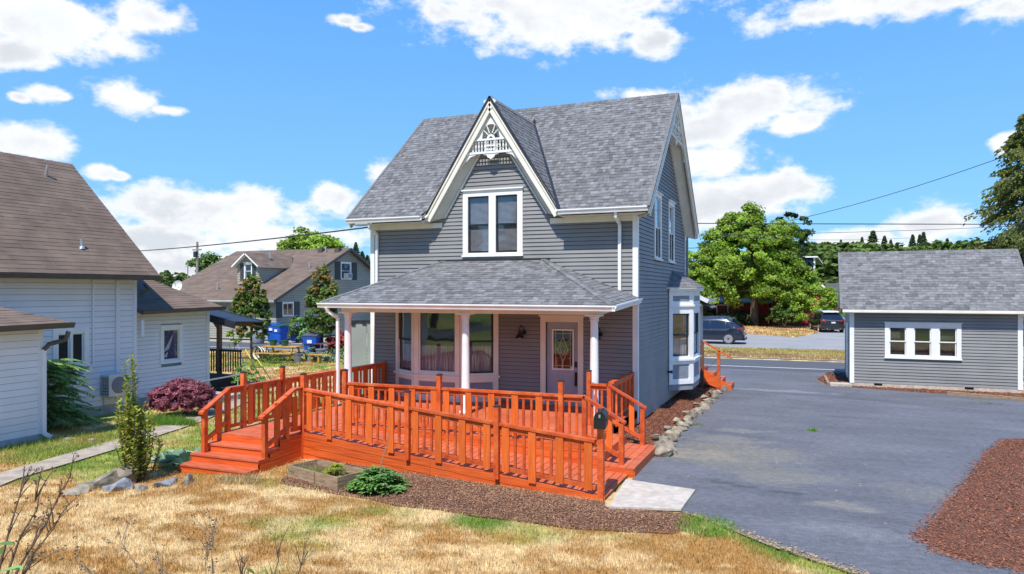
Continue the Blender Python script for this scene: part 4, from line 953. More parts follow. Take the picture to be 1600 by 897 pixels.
# ---- rear extension with its own bay and roofs
XE = thing('rear_extension', 'single-storey rear wing of the grey house with a small window bay', 'house wing', (-1, 8.6, 0))
fE = Fr(.02, 7.25, 0, 1)
siding(fE, XE, lambda z: (0, 2.2), .2, 3.2, .12, [(.9, 1.9, 1.2, 2.9)])
fE2 = Fr(-3, 9.45, -1, 0); G().box(-4, .0, 9.44, 9.45, .2, 3.2).build('wall', 'siding', XE)
fb = Fr(.28, 8.35, 0, 1); g = G().box(.02, .28, 8.3, 9.4, .5, 3.05); g.build('bay_body', 'siding', XE)
window(fb, .08, .36, 1.55, 2.85, XE, trim=.05, split=True, blinds=False, head=False); window(fb, .56, .86, 1.55, 2.85, XE, trim=.05, split=True, blinds=False, head=False)
fb2 = Fr(.02, 8.3, 1, 0); g = G().fbox(fb2, .0, .28, 1.2, 3.05, 0, .02); g.build('bay_side', 'siding', XE)
G().fbox(fb2, .06, .24, 1.6, 2.8, .02, .035).build('window', 'white_paint', XE); G().fbox(fb2, .09, .21, 1.66, 2.74, .035, .037).build('pane', 'glass', XE)
g = G().slab([(-.1, 7.25, 3.55), (.62, 7.9, 3.14), (.62, 9.9, 3.14), (-1.6, 9.9, 3.3), (-1.6, 7.25, 4.1)], (0, 0, -.06)); g.build('roof', 'shingle_gray', XE)
gutter(XE, (.6, 7.85, 3.0), (.6, 9.9, 3.0), (1, 0, 0)); G().beam((-.0, 7.3, 3.42), (.66, 7.86, 3.05), .05, .14).build('barge_board', 'white_paint', XE)
G().slab([(.28, 8.25, 2.98), (.78, 8.25, 2.80), (.78, 9.5, 2.80), (.28, 9.5, 2.98)], (0, 0, .05)).build('bay_roof', 'shingle_gray', XE)
G().box(-4, .0, 7.3, 9.4, -.1, .2).build('foundation', 'foundation', XE)
# ================================================================== FRONT DECK, RAMP AND STAIRS
DK = thing('front_deck', 'orange-stained timber porch deck with access ramp, stairs and slatted railings', 'deck', (-3.2, -3.5, 0))
ZD = .5; XL = -7.2; XS = -5.7; YK = -5.45; XE_ = .82; YE = -6.08; YR1 = -4.28
OY = lambda x: YK+(x-XS)/(XE_-XS)*(YE-YK)          # outer edge of the ramp
RZ = lambda x: .5-(x-XS)/(XE_-XS)*.46 if x > XS else .5   # ramp surface
BC = [0]
# floor boards of the upper deck (run along the front)
y = -.02
while y > YR1+.02:
    yb = max(y-.137, YR1); x0 = XL
    g = G().box(XL, -.02, yb+.004, y, ZD-.03, ZD, random.random()); g.build('floor_board', 'deck_floor', DK); y -= .14
y = YR1-.003
while y > -6.14:
    yb = max(y-.137, -6.16); G().box(XL, XS-.0, yb+.003, y, ZD-.03, ZD).build('floor_board', 'deck_floor', DK); y -= .14
# ramp boards
x = XS+.003
while x < XE_:
    xb = min(x+.132, XE_); z0, z1 = RZ(x), RZ(xb)
    G().add([(x, OY(x)+.03, z0), (xb, OY(xb)+.03, z1), (xb, YR1-.03, z1), (x, YR1-.03, z0)]+[(x, OY(x)+.03, z0-.03), (xb, OY(xb)+.03, z1-.03), (xb, YR1-.03, z1-.03), (x, YR1-.03, z0-.03)],
            [(0, 1, 2, 3), (7, 6, 5, 4), (0, 4, 5, 1), (1, 5, 6, 2), (2, 6, 7, 3), (3, 7, 4, 0)]).build('ramp_board', 'deck_floor', DK); x += .143
# outer skirt boards below the ramp, three or four courses that run down to the ground
for k in range(5):
    t0, t1 = .145*k, .145*(k+1)-.009
    for xa, xb in ((XS, -2.55), (-2.545, XE_-.0)):
        def q(xx, off): return RZ(xx)+.01-off
        zb = lambda xx: max(q(xx, t1), -.12)
        if q(xa, t0) <= -.1: continue
        xe = xb
        while q(xe, t0) < -.02 and xe > xa: xe -= .05
        if xe <= xa+.1: continue
        pts = [(xa, OY(xa), zb(xa)), (xe, OY(xe), zb(xe)), (xe, OY(xe), q(xe, t0)), (xa, OY(xa), q(xa, t0))]
        G().slab(pts, (0, .028, 0)).build('skirt_board', 'orange_skirt', DK)
# skirt on the inner deck face above the ramp, and across the deck's right end
for k in range(4):
    za, zb = ZD-.03-.14*k, ZD-.03-.14*(k+1)+.005
    G().box(XS, -.02, YR1-.028, YR1-.001, max(zb, -.05), za).build('skirt_board', 'orange_skirt', DK)
# stairs on the left: four risers
ys = [-7.0, -6.72, -6.44, -6.16]; zs = [.05, .2, .35, .5]; zg = -.16
for i, (yy, z) in enumerate(zip(ys, zs)):
    zl = zg if i == 0 else zs[i-1]-.03
    G().box(XL-.12, XS+.04, yy, yy+.025, zl, z-.03).build('riser', 'orange_skirt', DK)
    if i < 3: G().box(XL-.14, XS+.05, yy-.02, ys[i+1]-.001, z-.03, z).build('tread', 'deck_floor', DK)
# stepped side skirts
for xx, dx in ((XS+.01, .03), (XL-.13, -.03)):
    G().slab([(xx, -7.0+.03, zg), (xx, -6.97, .02), (xx, -6.70, .02), (xx, -6.70, .17), (xx, -6.42, .17), (xx, -6.42, .32), (xx, -6.14, .32), (xx, -6.14, .47), (xx, YK, .47), (xx, YK, zg)], (dx*.6, 0, 0)).build('stringer', 'orange_skirt', DK)
    for k in range(5):
        za = zg+.145*k; zb = za+.141
        yf = next((yy for yy, z in zip(ys, zs) if z-.03 >= zb-.03), -6.16); zb = min(zb, ZD-.032)
        if zb <= za: continue
        G().box(min(xx+dx*.6, xx+dx), max(xx+dx*.6, xx+dx), yf+.0, YK+.0 if xx > -6 else 0., za, zb).build('skirt_board', 'orange_skirt', DK)
G().box(XS, XS+.06, YK-.03, YK+.03, -.1, .5).build('corner_trim', 'orange_stain', DK)
# stairs on the right
for x0, x1, z in ((-.02, .30, .335), (.30, .95, .165)):
    n = 2 if x1-x0 < .4 else 4
    for k in range(n):
        a = x0+(x1-x0)*k/n; G().box(a+.004, a+(x1-x0)/n-.004, -4.46, -2.32, z-.03, z).build('tread', 'deck_floor', DK)
    G().box(x1-.03, x1-.006, -4.44, -2.34, max(z-.2, -.05), z-.031).build('riser', 'orange_skirt', DK)
    G().box(x0, x1-.03, -4.455, -4.43, -.05, z-.031).build('skirt_board', 'orange_skirt', DK)
G().box(-.022, -.0, YR1, 0, .3, .47).build('riser', 'orange_skirt', DK)
G().box(-.02, .0, -2.3, 0, -.0, .47).build('skirt_board', 'orange_skirt', DK)
def post(x, y, z0, z1, w=.09, cap=True):
    o = G().box(x-w/2, x+w/2, y-w/2, y+w/2, z0, z1).build('post', 'orange_stain', DK)
    if cap:
        g = G(); a = w/2+.008; g.add([(x-a, y-a, z1), (x+a, y-a, z1), (x+a, y+a, z1), (x-a, y+a, z1), (x-a, y-a, z1+.015), (x+a, y-a, z1+.015), (x+a, y+a, z1+.015), (x-a, y+a, z1+.015), (x, y, z1+.045)],
                             [(3, 2, 1, 0), (0, 1, 5, 4), (1, 2, 6, 5), (2, 3, 7, 6), (3, 0, 4, 7), (4, 5, 8), (5, 6, 8), (6, 7, 8), (7, 4, 8)]); g.build('post_cap', 'dark_metal', o)
    return o
def railing(a, b, za, zb, top=.90, bot=.10, pat='wnn', step=.155, offs=(0, 0), endpad=(.05, .05), wide_drop=0.):
    """a rail section between two plan points with surface heights za, zb"""
    a = Vector((a[0], a[1], 0)); b = Vector((b[0], b[1], 0)); L = (b-a).length; d = (b-a)/L
    A = a+Vector((0, 0, za)); B = b+Vector((0, 0, zb)); U = lambda h: Vector((0, 0, h))
    g = G().vbeam(A+U(top-.02), B+U(top-.02), .12, .045); g.vbeam(A+U(top-.085), B+U(top-.085), .04, .085)
    r = g.build('handrail', 'orange_stain', DK)
    G().vbeam(A+U(bot), B+U(bot), .04, .07).build('bottom_rail', 'orange_stain', DK)
    s = endpad[0]; k = 0
    step = step*1.12
    while s < L-endpad[1]:
        t = s/L; p = A.lerp(B, t); wide = pat[k % len(pat)] == 'w'; w = .138 if wide else .046; o = Vector((d.y, -d.x, 0))*(.034 if wide else 0.)
        if wide: s_ = s
        bz = bot-(.05 if wide else .0)-(wide_drop if wide and (k//len(pat)) % 3 == 1 else 0)
        G().beam(p+U(bz)+o, p+U(top-.05)+o, .026 if wide else .03, w, up=d).build('baluster', 'orange_board' if wide else 'orange_stain', r)
        s += step if not wide else step; k += 1
    return r
# left side: stair rail, then rail back to the house
post(-7.15, -6.56, .2, 1.06, cap=False); post(-7.15, -5.95, .35, 1.36, cap=False); post(-7.15, -5.5, .4, 1.66); post(-7.15, -4.28, .4, 1.66); post(-7.13, -.1, .4, 1.42, cap=False)
G().vbeam((-7.15, -6.66, .98), (-7.15, -5.9, 1.385), .12, .045).build('stair_handrail', 'orange_stain', DK)
G().vbeam((-7.15, -6.6, .40), (-7.15, -5.95, .72), .05, .08).build('stair_rail', 'orange_stain', DK)
G().beam((-7.12, -6.22, .52), (-7.12, -6.22, 1.16), .026, .17, up=(0, 1, 0)).build('baluster', 'orange_board', DK)
railing((-7.15, -5.93), (-7.15, -5.5), .5, .5, endpad=(.2, .1), pat='n')
railing((-7.15, -5.45), (-7.15, -4.33), .5, .5, endpad=(.12, .05), step=.13); railing((-7.15, -4.23), (-7.13, -.14), .5, .5, endpad=(.1, .05), step=.13, wide_drop=.1)
# right rail of the left stairs and corner post of the ramp
post(-5.7, -6.51, .2, 1.05, cap=False); post(-5.7, -5.9, .35, 1.33, cap=False); post(-5.66, -5.42, .4, 1.68)
G().vbeam((-5.7, -6.62, .98), (-5.7, -5.68, 1.40), .12, .045).build('stair_handrail', 'orange_stain', DK); G().vbeam((-5.7, -5.68, 1.4), (-5.7, -5.42, 1.4), .12, .045).build('stair_handrail', 'orange_stain', DK)
G().vbeam((-5.7, -6.5, .40), (-5.7, -5.75, .72), .05, .08).build('stair_rail', 'orange_stain', DK); G().vbeam((-5.7, -5.75, .6), (-5.7, -5.45, .6), .05, .08).build('stair_rail', 'orange_stain', DK)
for yy, z in ((-6.2, .55), (-5.68, .6)): G().beam((-5.67, yy, z), (-5.67, yy, z+.66), .026, .15, up=(0, 1, 0)).build('baluster', 'orange_board', DK)
# outer ramp railing in three sections
px_ = [-5.66, -3.03, -1.14, .72]
for x in px_[1:3]: post(x, OY(x)-.035, RZ(x)-.06, RZ(x)+1.19)
for i in range(3):
    a, b = px_[i], px_[i+1]; railing((a+.05, OY(a)+.01-.0), (b-.05, OY(b)+.01), RZ(a+.05)+.03, RZ(b-.05)+.03, top=.88, bot=.10, endpad=(.12 if i else .16, .07), step=.152, wide_drop=.09)
post(.76, OY(.76)-.0, -.05, 1.16, w=.10, cap=False)
# railing between deck and ramp
px2 = [-5.42, -3.12, -.50]
for x in px2: post(x, YR1-.05, .1, 1.66)
railing((-5.37, YR1-.0), (-3.17, YR1-.0), .5, .5, endpad=(.1, .05), step=.150, wide_drop=0); railing((-3.07, YR1), (-.55, YR1), .5, .5, endpad=(.1, .05), step=.150); railing((-.45, YR1), (-.03, YR1), .5, .5, endpad=(.1, .05), pat='n', step=.13)
# right stairs: two sloping handrails
def stair_rail(y, ptop, x0=-.05, x1=.66):
    post(x0, y, .4, 1.36, cap=False); post(x1, y, .165, .93, cap=False)
    G().vbeam((x0-.02, y, 1.385), (x1+.08, y, .94), .12, .045).build('stair_handrail', 'orange_stain', DK); G().vbeam((x0, y, .66), (x1, y, .30), .045, .08).build('stair_rail', 'orange_stain', DK)
    for xx in (.10, .22): G().beam((xx, y, .56-(xx)*.5), (xx, y, 1.30-xx*.62), .03, .036, up=(1, 0, 0)).build('baluster', 'orange_stain', DK)
    G().beam((.42, y+.03, .42), (.42, y+.03, 1.06), .11, .026, up=(0, 1, 0)).build('baluster', 'orange_board', DK)
stair_rail(YR1, 0); stair_rail(-2.45, 0)
post(-.50, -2.45, .5, 1.66); railing((-.45, -2.45), (-.1, -2.45), .5, .5, endpad=(.1, .05), pat='n', step=.12)
railing((-.12, -.05), (-.12, -2.05), .5, .5, endpad=(.08, .05), step=.125); post(-.12, -.06, .5, 1.42, cap=False)
# ------------------------------------------------------------------ mailbox
MB = thing('mailbox', 'black arched metal mailbox fixed on the end post of the orange ramp', 'mailbox', (.76, OY(.76), 1.16))
ax = Vector((-.16, 1, 0)).normalized(); sd = Vector((ax.y, -ax.x, 0)); c0 = Vector((.78, OY(.76)-.14, 1.175))
prof = [(-.09, 0), (-.09, .16)]+[(-.09*math.cos(t), .16+.10*math.sin(t)) for t in [math.pi*i/10 for i in range(1, 10)]]+[(.09, .16), (.09, 0)]
def arch(g, p0, p1, k=1.):
    n = len(prof); A = [p0+sd*x*k+Vector((0, 0, z*k)) for x, z in prof]; B = [p1+sd*x*k+Vector((0, 0, z*k)) for x, z in prof]
    return g.add(A+B, [(i, (i+1) % n, (i+1) % n+n, i+n) for i in range(n)]+[tuple(range(n)), tuple(range(2*n-1, n-1, -1))])
arch(G(), c0, c0+ax*.46).build('box', 'black_paint', MB); arch(G(), c0-ax*.02-Vector((0, 0, .006)), c0+ax*.02-Vector((0, 0, .006)), 1.06).build('door', 'black_paint', MB); G().beam(c0-ax*.045+Vector((0, 0, .2)), c0-ax*.02+Vector((0, 0, .2)), .03, .05).build('latch', 'galvanised', MB)
G().beam(c0+ax*.1+sd*.097+Vector((0, 0, .12)), c0+ax*.26+sd*.097+Vector((0, 0, .12)), .012, .03).build('flag', 'black_paint', MB)
# ------------------------------------------------------------------ back steps
BS_ = thing('back_steps', 'short orange wooden back stairs with one sloping handrail', 'steps', (.9, 9.0, 0))
for k, (xa, z) in enumerate(((.05, .72), (.48, .54), (.78, .36), (1.08, .18))):
    w_ = .43 if k == 0 else .32
    for j in range(2): G().box(xa+j*w_/2+.003, xa+(j+1)*w_/2-.003, 8.35, 9.35, z-.04, z).build('tread', 'deck_floor', BS_)
    G().box(xa+w_-.02, xa+w_, 8.36, 9.34, z-.18, z-.041).build('riser', 'orange_skirt', BS_)
G().slab([(.05, 8.33, .4), (.05, 8.33, .68), (.48, 8.33, .68), (1.4, 8.33, .12), (1.4, 8.33, -.02), (1.1, 8.33, -.02)], (0, .03, 0)).build('stringer', 'orange_skirt', BS_)
G().box(.38, .48, 8.22, 8.32, 0, 1.62).build('post', 'wood_brown', BS_); G().box(.93, 1.03, 8.22, 8.32, 0, 1.35).build('post', 'orange_stain', BS_)
G().beam((-.0, 8.27, 1.66), (.46, 8.27, 1.66), .1, .05).build('handrail', 'wood_brown', BS_); G().beam((.44, 8.27, 1.66), (1.42, 8.27, 1.10), .1, .05).build('handrail', 'orange_stain', BS_)
# ------------------------------------------------------------------ planter box
PB = thing('planter_box', 'weathered wooden raised planter box in front of the orange ramp skirt', 'planter', (-4.3, -6.7, -.05))
fp = Fr(-4.83, -6.86, 1.35, -.38)
for k in range(2):
    z = -.08+.155*k
    G().fbox(fp, 0, .72, z, z+.15, 0, .03).build('plank', 'old_wood', PB); G().fbox(fp, .725, 1.40, z, z+.15, 0, .03).build('plank', 'old_wood', PB)
    G().fbox(fp, .03, 1.38, z, z+.15, -.62, -.59).build('plank', 'old_wood', PB); G().fbox(fp, 0, .03, z, z+.15, -.6, 0).build('plank', 'old_wood', PB); G().fbox(fp, 1.37, 1.40, z, z+.15, -.6, 0).build('plank', 'old_wood', PB)
G().fbox(fp, .66, .79, -.08, .225, .03, .055).build('batten', 'old_wood', PB)
G().fbox(fp, .03, 1.37, -.05, .12, -.59, 0).build('soil', 'mulch_base', PB)
# ================================================================== GARAGE
GR = thing('garage', 'small grey clapboard garage with white triple window and shingled roof', 'garage', (7.8, 13.2, 0))
gx0, gx1, gy0, gy1 = 5.22, 10.37, 11.13, 15.3; ze, zrd, yrd = 2.78, 4.88, 13.2
gs = (zrd-ze)/(yrd-10.8); gF = Fr(gx0, gy0, 1, 0); gLf = Fr(gx0, gy1, 0, -1)
siding(gF, GR, lambda z: (.12, 5.03), .15, 2.70, .106, [(1.11, 3.41, 1.09, 2.27)], cut=3.6)
def extG(z):
    if z < 2.7: return 0.08, 4.1
    h = (zrd-.1-z)/gs; return max(0.05, gy1-yrd-h), min(4.1, gy1-yrd+h)
siding(gLf, GR, extG, .15, 4.6, .106)
G().box(gx0+.02, gx1-.02, gy1-.02, gy1, .1, 2.7).box(gx1-.02, gx1, gy0+.02, gy1, .1, 2.7).add([(gx1, gy0, 2.7), (gx1, gy1, 2.7), (gx1, yrd, zrd-.1)], [(0, 1, 2)]).build('wall', 'siding', GR)
G().box(gx0-.022, gx0+.12, gy0-.03, gy0, .12, 2.68).box(gx0-.022, gx0, gy0, gy0+.1, .12, 2.68).build('corner_board', 'white_paint', GR)
G().box(gx1-.12, gx1+.022, gy0-.03, gy0, .12, 2.68).build('corner_board', 'white_paint', GR)
G().box(gx0-.1, gx1+.1, gy0-.04, gy0, 2.62, 2.74).build('frieze_board', 'cream', GR)
g = G(); xx = gx0+.0
for a, b in ((gx0+.02, 5.98), (6.24, 8.74), (9.0, gx1-.02)): g.box(a, b, gy0-.015, gy0+.1, -.1, .148)
g.box(5.98, 6.24, gy0-.015, gy0+.1, -.1, .05).box(8.74, 9.0, gy0-.015, gy0+.1, -.1, .05); g.build('foundation', 'concrete', GR)
G().box(5.98, 6.24, gy0+.03, gy0+.05, .05, .148).build('vent', 'trim_black', GR); G().box(8.74, 9.0, gy0+.03, gy0+.05, .05, .148).build('vent', 'trim_black', GR)
gw = window(gF, 1.24, 3.28, 1.14, 2.14, GR, trim=.14, cols=3, mull=.24, blinds=False, sash='white_paint', inset=.03)
G().fbox(gF, 1.3, 1.62, 1.72, 1.95, -.45, -.42).fbox(gF, 1.98, 2.12, 1.6, 2.05, -.45, -.42).fbox(gF, 2.8, 3.26, 1.7, 1.84, -.45, -.42).build('deck_reflection', 'beige', gw)  # beige panels stand in for the deck's reflection in the upper panes
nf = Vector((0, -gs, 1)).normalized(); nb = Vector((0, gs, 1)).normalized()
RG_ = G(); p = [Vector((gx0-.27, 10.8, ze)), Vector((gx1+.27, 10.8, ze)), Vector((gx1+.27, yrd, zrd)), Vector((gx0-.27, yrd, zrd))]
RG_.slab([q-nf*.004 for q in p], -nf*.09); p2 = [Vector((gx0-.27, yrd, zrd)), Vector((gx1+.27, yrd, zrd)), Vector((gx1+.27, 15.6, ze)), Vector((gx0-.27, 15.6, ze))]; RG_.slab([q-nb*.004 for q in p2], -nb*.09)
groof = RG_.build('roof', 'cream', GR)
plane('garage', (gx0-.30, 10.76, ze-.03), (1, 0, 0), (0, 1, gs), [(gx0-.30, 10.76, ze-.03), (gx1+.30, 10.76, ze-.03), (gx1+.30, yrd, zrd), (gx0-.30, yrd, zrd)], course=.135, wmin=.12, wmax=.34)
shingles_build('garage', 'shingle_gray', groof, 300); ridge_caps(groof, (gx0-.3, yrd, zrd), (gx1+.3, yrd, zrd), slope=.87)
rake(groof, (gx0-.27, 10.78, ze-.01), (gx0-.27, yrd, zrd), (-1, 0, 0), wd=.16, m='gray_paint'); rake(groof, (gx1+.27, 10.78, ze-.01), (gx1+.27, yrd, zrd), (1, 0, 0), wd=.16, m='gray_paint')
G().box(gx0-.27, gx1+.27, 10.76, 10.8, ze-.13, ze-.02).build('fascia', 'cream', groof)
G().fbox(gLf, 2.2, 3.1, .2, 2.2, .02, .05).build('side_door', 'white_paint', GR)
lg = G().beam((8.05, 9.98, .05), (10.5, 9.05, .05), .1, .1).build('timber_edging', 'old_wood', label='long reddish timber edging log along the garage bark strip', category='edging')
G().beam((4.42, 13.5, .05), (4.5, 11.05, .05), .1, .1).build('timber_edging', 'old_wood', label='short weathered timber edging beside the concrete step of the garage', category='edging')

# ================================================================== WHITE NEIGHBOUR HOUSE
WH = thing('white_house', 'white clapboard house with large brown shingle roof', 'house', (-19, -3, -.2))
wm = dict(m='white_siding', back='white_back', gap=.014)
fa = Fr(-15, -14, 0, 1)                      # main wall facing us, s = y+14
WIN = (-3.98, -3.22, 1.38, 2.22)
siding(fa, WH, lambda z: (0, 12.45), .1, 3.75, .16, [(WIN[0]+14-.12, WIN[1]+14+.12, 1.2, 2.38)], tk=.014, cut=5., **wm)
w_ = window(fa, WIN[0]+14, WIN[1]+14, WIN[2], WIN[3], WH, trim=.15, cols=2, mull=.07, split=False, head=False, sash='white_paint', blinds=False)
G().fbox(fa, 0, 12.5, -.5, .09, .0, .02).build('foundation', 'foundation', WH)
G().box(-15.0, -14.97, -1.62, -1.5, .05, 3.75).box(-15.1, -15, -1.52, -1.5, .05, 3.75).build('corner_board', 'white_siding', WH)
G().box(-22.0, -15.01, -1.56, -1.5, .05, 3.75).build('wall', 'white_siding', WH)
fw = Fr(-13, -14, 0, 1)                      # front wing wall
siding(fw, WH, lambda z: (0, 8.15), -.0, 2.5, .16, [], tk=.014, **wm)
G().fbox(fw, 0, 8.2, -.5, .0, .0, .02).build('foundation', 'foundation', WH)
G().box(-13.02, -12.965, -5.88, -5.78, .0, 2.5).build('corner_board', 'white_siding', WH); G().box(-15, -13.02, -5.83, -5.78, -.3, 2.5).build('wall', 'white_siding', WH)
fr_ = Fr(-15.25, -1.5, 0, 1)                 # rear wing wall
RW = (-.28+1.5, .33+1.5, 1.17, 2.16)
siding(fr_, WH, lambda z: (0, 3.1), .1, 2.75, .125, [(RW[0]-.1, RW[1]+.1, 1.0, 2.3)], tk=.014, **wm)
wq = window(fr_, *RW, WH, trim=.14, split=False, blinds=False, head=False, sash='white_paint')
G().fbox(fr_, RW[0], RW[1]-.1, RW[2], RW[3], -.04, -.03).build('blue_curtain', 'blue_cloth', wq)
c = G(); s0, z0 = RW[0], RW[2]
c.add([fr_.p(s0+.02, z0+.25, -.027), fr_.p(s0+.12, z0+.42, -.027), fr_.p(s0+.42, z0+.86, -.027), fr_.p(s0+.25, z0+.36, -.027)], [(0, 1, 2, 3)])
c.add([fr_.p(s0+.03, z0+.12, -.027), fr_.p(s0+.2, z0+.28, -.027), fr_.p(s0+.16, z0+.08, -.027)], [(0, 1, 2)])
for a, b in ((.1, .75), (.35, .2), (.3, .5), (.08, .55), (.42, .35), (.2, .9)): c.add([fr_.p(s0+a, z0+b, -.027), fr_.p(s0+a+.03, z0+b+.005, -.027), fr_.p(s0+a+.02, z0+b+.03, -.027)], [(0, 1, 2)])
c.build('curtain_print', 'white_cloth', wq)
G().fbox(fr_, 3.0, 3.12, -.1, 2.75, .0, .03).build('corner_board', 'white_siding', WH); G().fbox(fr_, 0, 3.1, -.5, .09, 0, .02).build('foundation', 'foundation', WH)
G().box(-19, -15.25, 1.56, 1.6, -.2, 2.75).build('wall', 'white_siding', WH)
# conduit strip and pipes on the main wall
G().box(-14.985, -14.95, -2.98, -2.93, 1.32, 3.7).beam((-14.96, -2.95, 1.32), (-14.96, -3.52, .82), .05, .06).box(-14.985, -14.95, -3.55, -3.50, .2, .82).build('conduit', 'white_siding', WH)
G().box(-14.985, -14.955, -2.22, -2.1, .2, 3.7).build('batten', 'white_siding', WH)
gp = G().tube([(-14.9, -4.05, .5), (-14.88, -3.7, .25), (-14.85, -3.3, .12), (-14.8, -2.85, .0)], .02, 6).build('hose', 'trim_black', WH)
# roofs
ms = 1.0; sW = (7.5-3.86)/3.85
def roofpl(key, pts, parent_mat='gutter_brown', th=.1, course=.16, wmin=.28, wmax=1.0, G_=None, **k):
    n = pl(pts, key=key, course=course, wmin=wmin, wmax=wmax, lift=.012, **k); G_.slab([Vector(p)-n*.004 for p in pts], -n*th); return n
g = G(); roofpl('white', [(-14.5, -15, 3.82), (-14.5, -1.08, 3.86), (-18.4, -1.08, 7.52), (-18.4, -15, 7.50)], G_=g)
g.slab([(-18.4, -15, 7.5), (-18.4, -1.08, 7.5), (-22.3, -1.08, 3.8), (-22.3, -15, 3.8)], (0, 0, -.1)); g.add([(-15, -1.5, 3.7), (-21.8, -1.5, 3.7), (-18.4, -1.5, 7.2)], [(0, 1, 2)])
wr1 = g.build('roof', 'gutter_brown', WH)
g = G(); roofpl('white', [(-12.62, -15, 2.5), (-12.62, -5.35, 2.62), (-15.0, -7.2, 3.32), (-15.0, -15, 3.32)], G_=g)
roofpl('white', [(-12.62, -5.35, 2.62), (-15.0, -5.35, 2.62), (-15.0, -7.2, 3.32)], G_=g); wr2 = g.build('wing_roof', 'gutter_brown', WH)
g = G(); roofpl('white', [(-14.8, -1.5, 2.80), (-14.8, 1.75, 2.86), (-17.3, .4, 3.95), (-17.3, -1.5, 3.95)], G_=g)
roofpl('white', [(-14.8, 1.75, 2.86), (-19.5, 1.75, 2.86), (-17.3, .4, 3.95)], G_=g); wr3 = g.build('rear_roof', 'gutter_brown', WH)
shingles_build('white', 'shingle_brown', wr1, 300)
ridge_caps(wr2, (-12.62, -5.35, 2.62), (-15.0, -7.2, 3.32), m='shingle_brown', slope=.3, w=.1, step=.26); ridge_caps(wr3, (-14.8, 1.75, 2.86), (-17.3, .4, 3.95), m='shingle_brown', slope=.4, w=.1, step=.26)
ridge_caps(wr1, (-18.4, -15, 7.5), (-18.4, -1.08, 7.52), m='shingle_brown', slope=.9, w=.12, step=.26)
gutter(WH, (-14.5, -15, 3.68), (-14.5, -1.05, 3.72), (1, 0, 0), m='gutter_brown', h=.13); gutter(WH, (-12.62, -15, 2.40), (-12.62, -5.3, 2.50), (1, 0, 0), m='gutter_brown', h=.13); gutter(WH, (-14.8, -1.5, 2.68), (-14.8, 1.85, 2.75), (1, 0, 0), m='gutter_brown')
G().beam((-15.0, -1.2, 3.6), (-14.7, -1.3, 3.45), .08, .08).beam((-14.7, -1.3, 3.45), (-14.95, -1.42, 3.3), .08, .08).build('gutter_elbow', 'gutter_brown', WH)
G().tube([(-12.55, -5.45, 2.42), (-12.58, -5.5, 2.22), (-12.85, -5.72, 2.12), (-12.93, -5.8, 1.98)], .055, 8).build('gutter_elbow', 'gutter_brown', WH)
G().box(-12.98, -12.88, -5.86, -5.76, .0, 2.0).beam((-12.93, -5.8, .02), (-12.83, -5.68, -.1), .1, .08).build('downspout', 'white_siding', WH)
G().box(-14.97, -14.9, -1.40, -1.3, 2.0, 2.5).build('meter_box', 'white_siding', WH)
rz = lambda x: 3.86+(-14.5-x)*.938
x = -17.75; G().tube([(x, -2.4, rz(x)), (x+.1, -2.4, rz(x)+.34)], .045, 8).build('vent_pipe', 'galvanised', wr1)
x = -15.3; G().lathe([(.09, rz(x)-.02), (.07, rz(x)+.04), (.045, rz(x)+.06), (.045, rz(x)+.26)], (x, -3.05, 0), 10).build('vent_pipe', 'galvanised', wr1)
# covered side porch of the white house
PV = thing('side_porch', 'open timber side porch with dark sloping roof attached to the white house', 'porch', (-15.8, 3.2, 0))
g = G().slab([(-17.6, 1.8, 3.0), (-14.3, 1.8, 2.36), (-14.3, 3.25, 2.30), (-17.6, 3.25, 2.94)], (0, 0, -.05)); g.build('roof', 'dark_metal', PV)
G().beam((-17.6, 3.2, 2.86), (-14.3, 3.2, 2.22), .05, .2).build('fascia', 'dark_metal', PV)
G().beam((-17.6, 1.85, 2.86), (-14.25, 1.78, 2.22), .05, .22).build('fascia', 'dark_metal', PV)
for k in range(6): x = -17.2+k*.5; G().beam((x, 1.9, 2.8-(x+17.6)*.19), (x, 3.15, 2.76-(x+17.6)*.19), .05, .12).build('rafter', 'wood_brown', PV)
G().box(-16.38, -16.24, 3.85-.75, 3.99-.75, -.1, 2.6).build('post', 'wood_brown', PV); G().beam((-16.31, 3.17, 2.0), (-16.75, 3.17, 2.5), .1, .1).build('brace', 'wood_brown', PV)
G().box(-17.6, -15.3, 1.7, 3.2, .0, .35).build('floor', 'interior', PV)
for k in range(20): x = -17.5+k*.115; G().box(x, x+.035, 3.14, 3.17, .42, 1.18).build('baluster', 'trim_black', PV)
G().box(-17.5, -15.25, 3.12, 3.19, 1.18, 1.26).build('handrail', 'trim_black', PV); G().box(-16.95, -16.85, 3.1, 3.2, .35, 1.35).build('post', 'trim_black', PV)
G().slab([(-16.6, 2.4, .9), (-16.4, 2.4, .9), (-16.38, 2.4, 1.15), (-16.5, 2.4, 1.3), (-16.62, 2.4, 1.12)], (0, .06, 0)).build('white_cushion', 'white_cloth', PV)
# pipe handrail beside the white house
hr = thing('pipe_handrail', 'grey metal pipe handrail on concrete steps beside the white house', 'handrail', (-13.4, -.4, 0))
G().tube([(-13.4, -2.2, .52), (-13.4, -1.2, .52), (-13.4, -.4, .62), (-13.3, 1.3, .68)], .022, 8).build('rail', 'galvanised', hr); G().tube([(-13.4, -1.2, .05), (-13.4, -.2, .12), (-13.3, 1.0, .2)], .022, 8).build('lower_rail', 'galvanised', hr)
for y in (-1.2, -.2, 1.0): G().tube([(-13.4, y, -.2), (-13.4, y, .56)], .02, 6).build('post', 'galvanised', hr)
G().box(-14.9, -13.5, -.9, 1.4, -.3, -.0).build('low_wall', 'foundation', kind='structure')
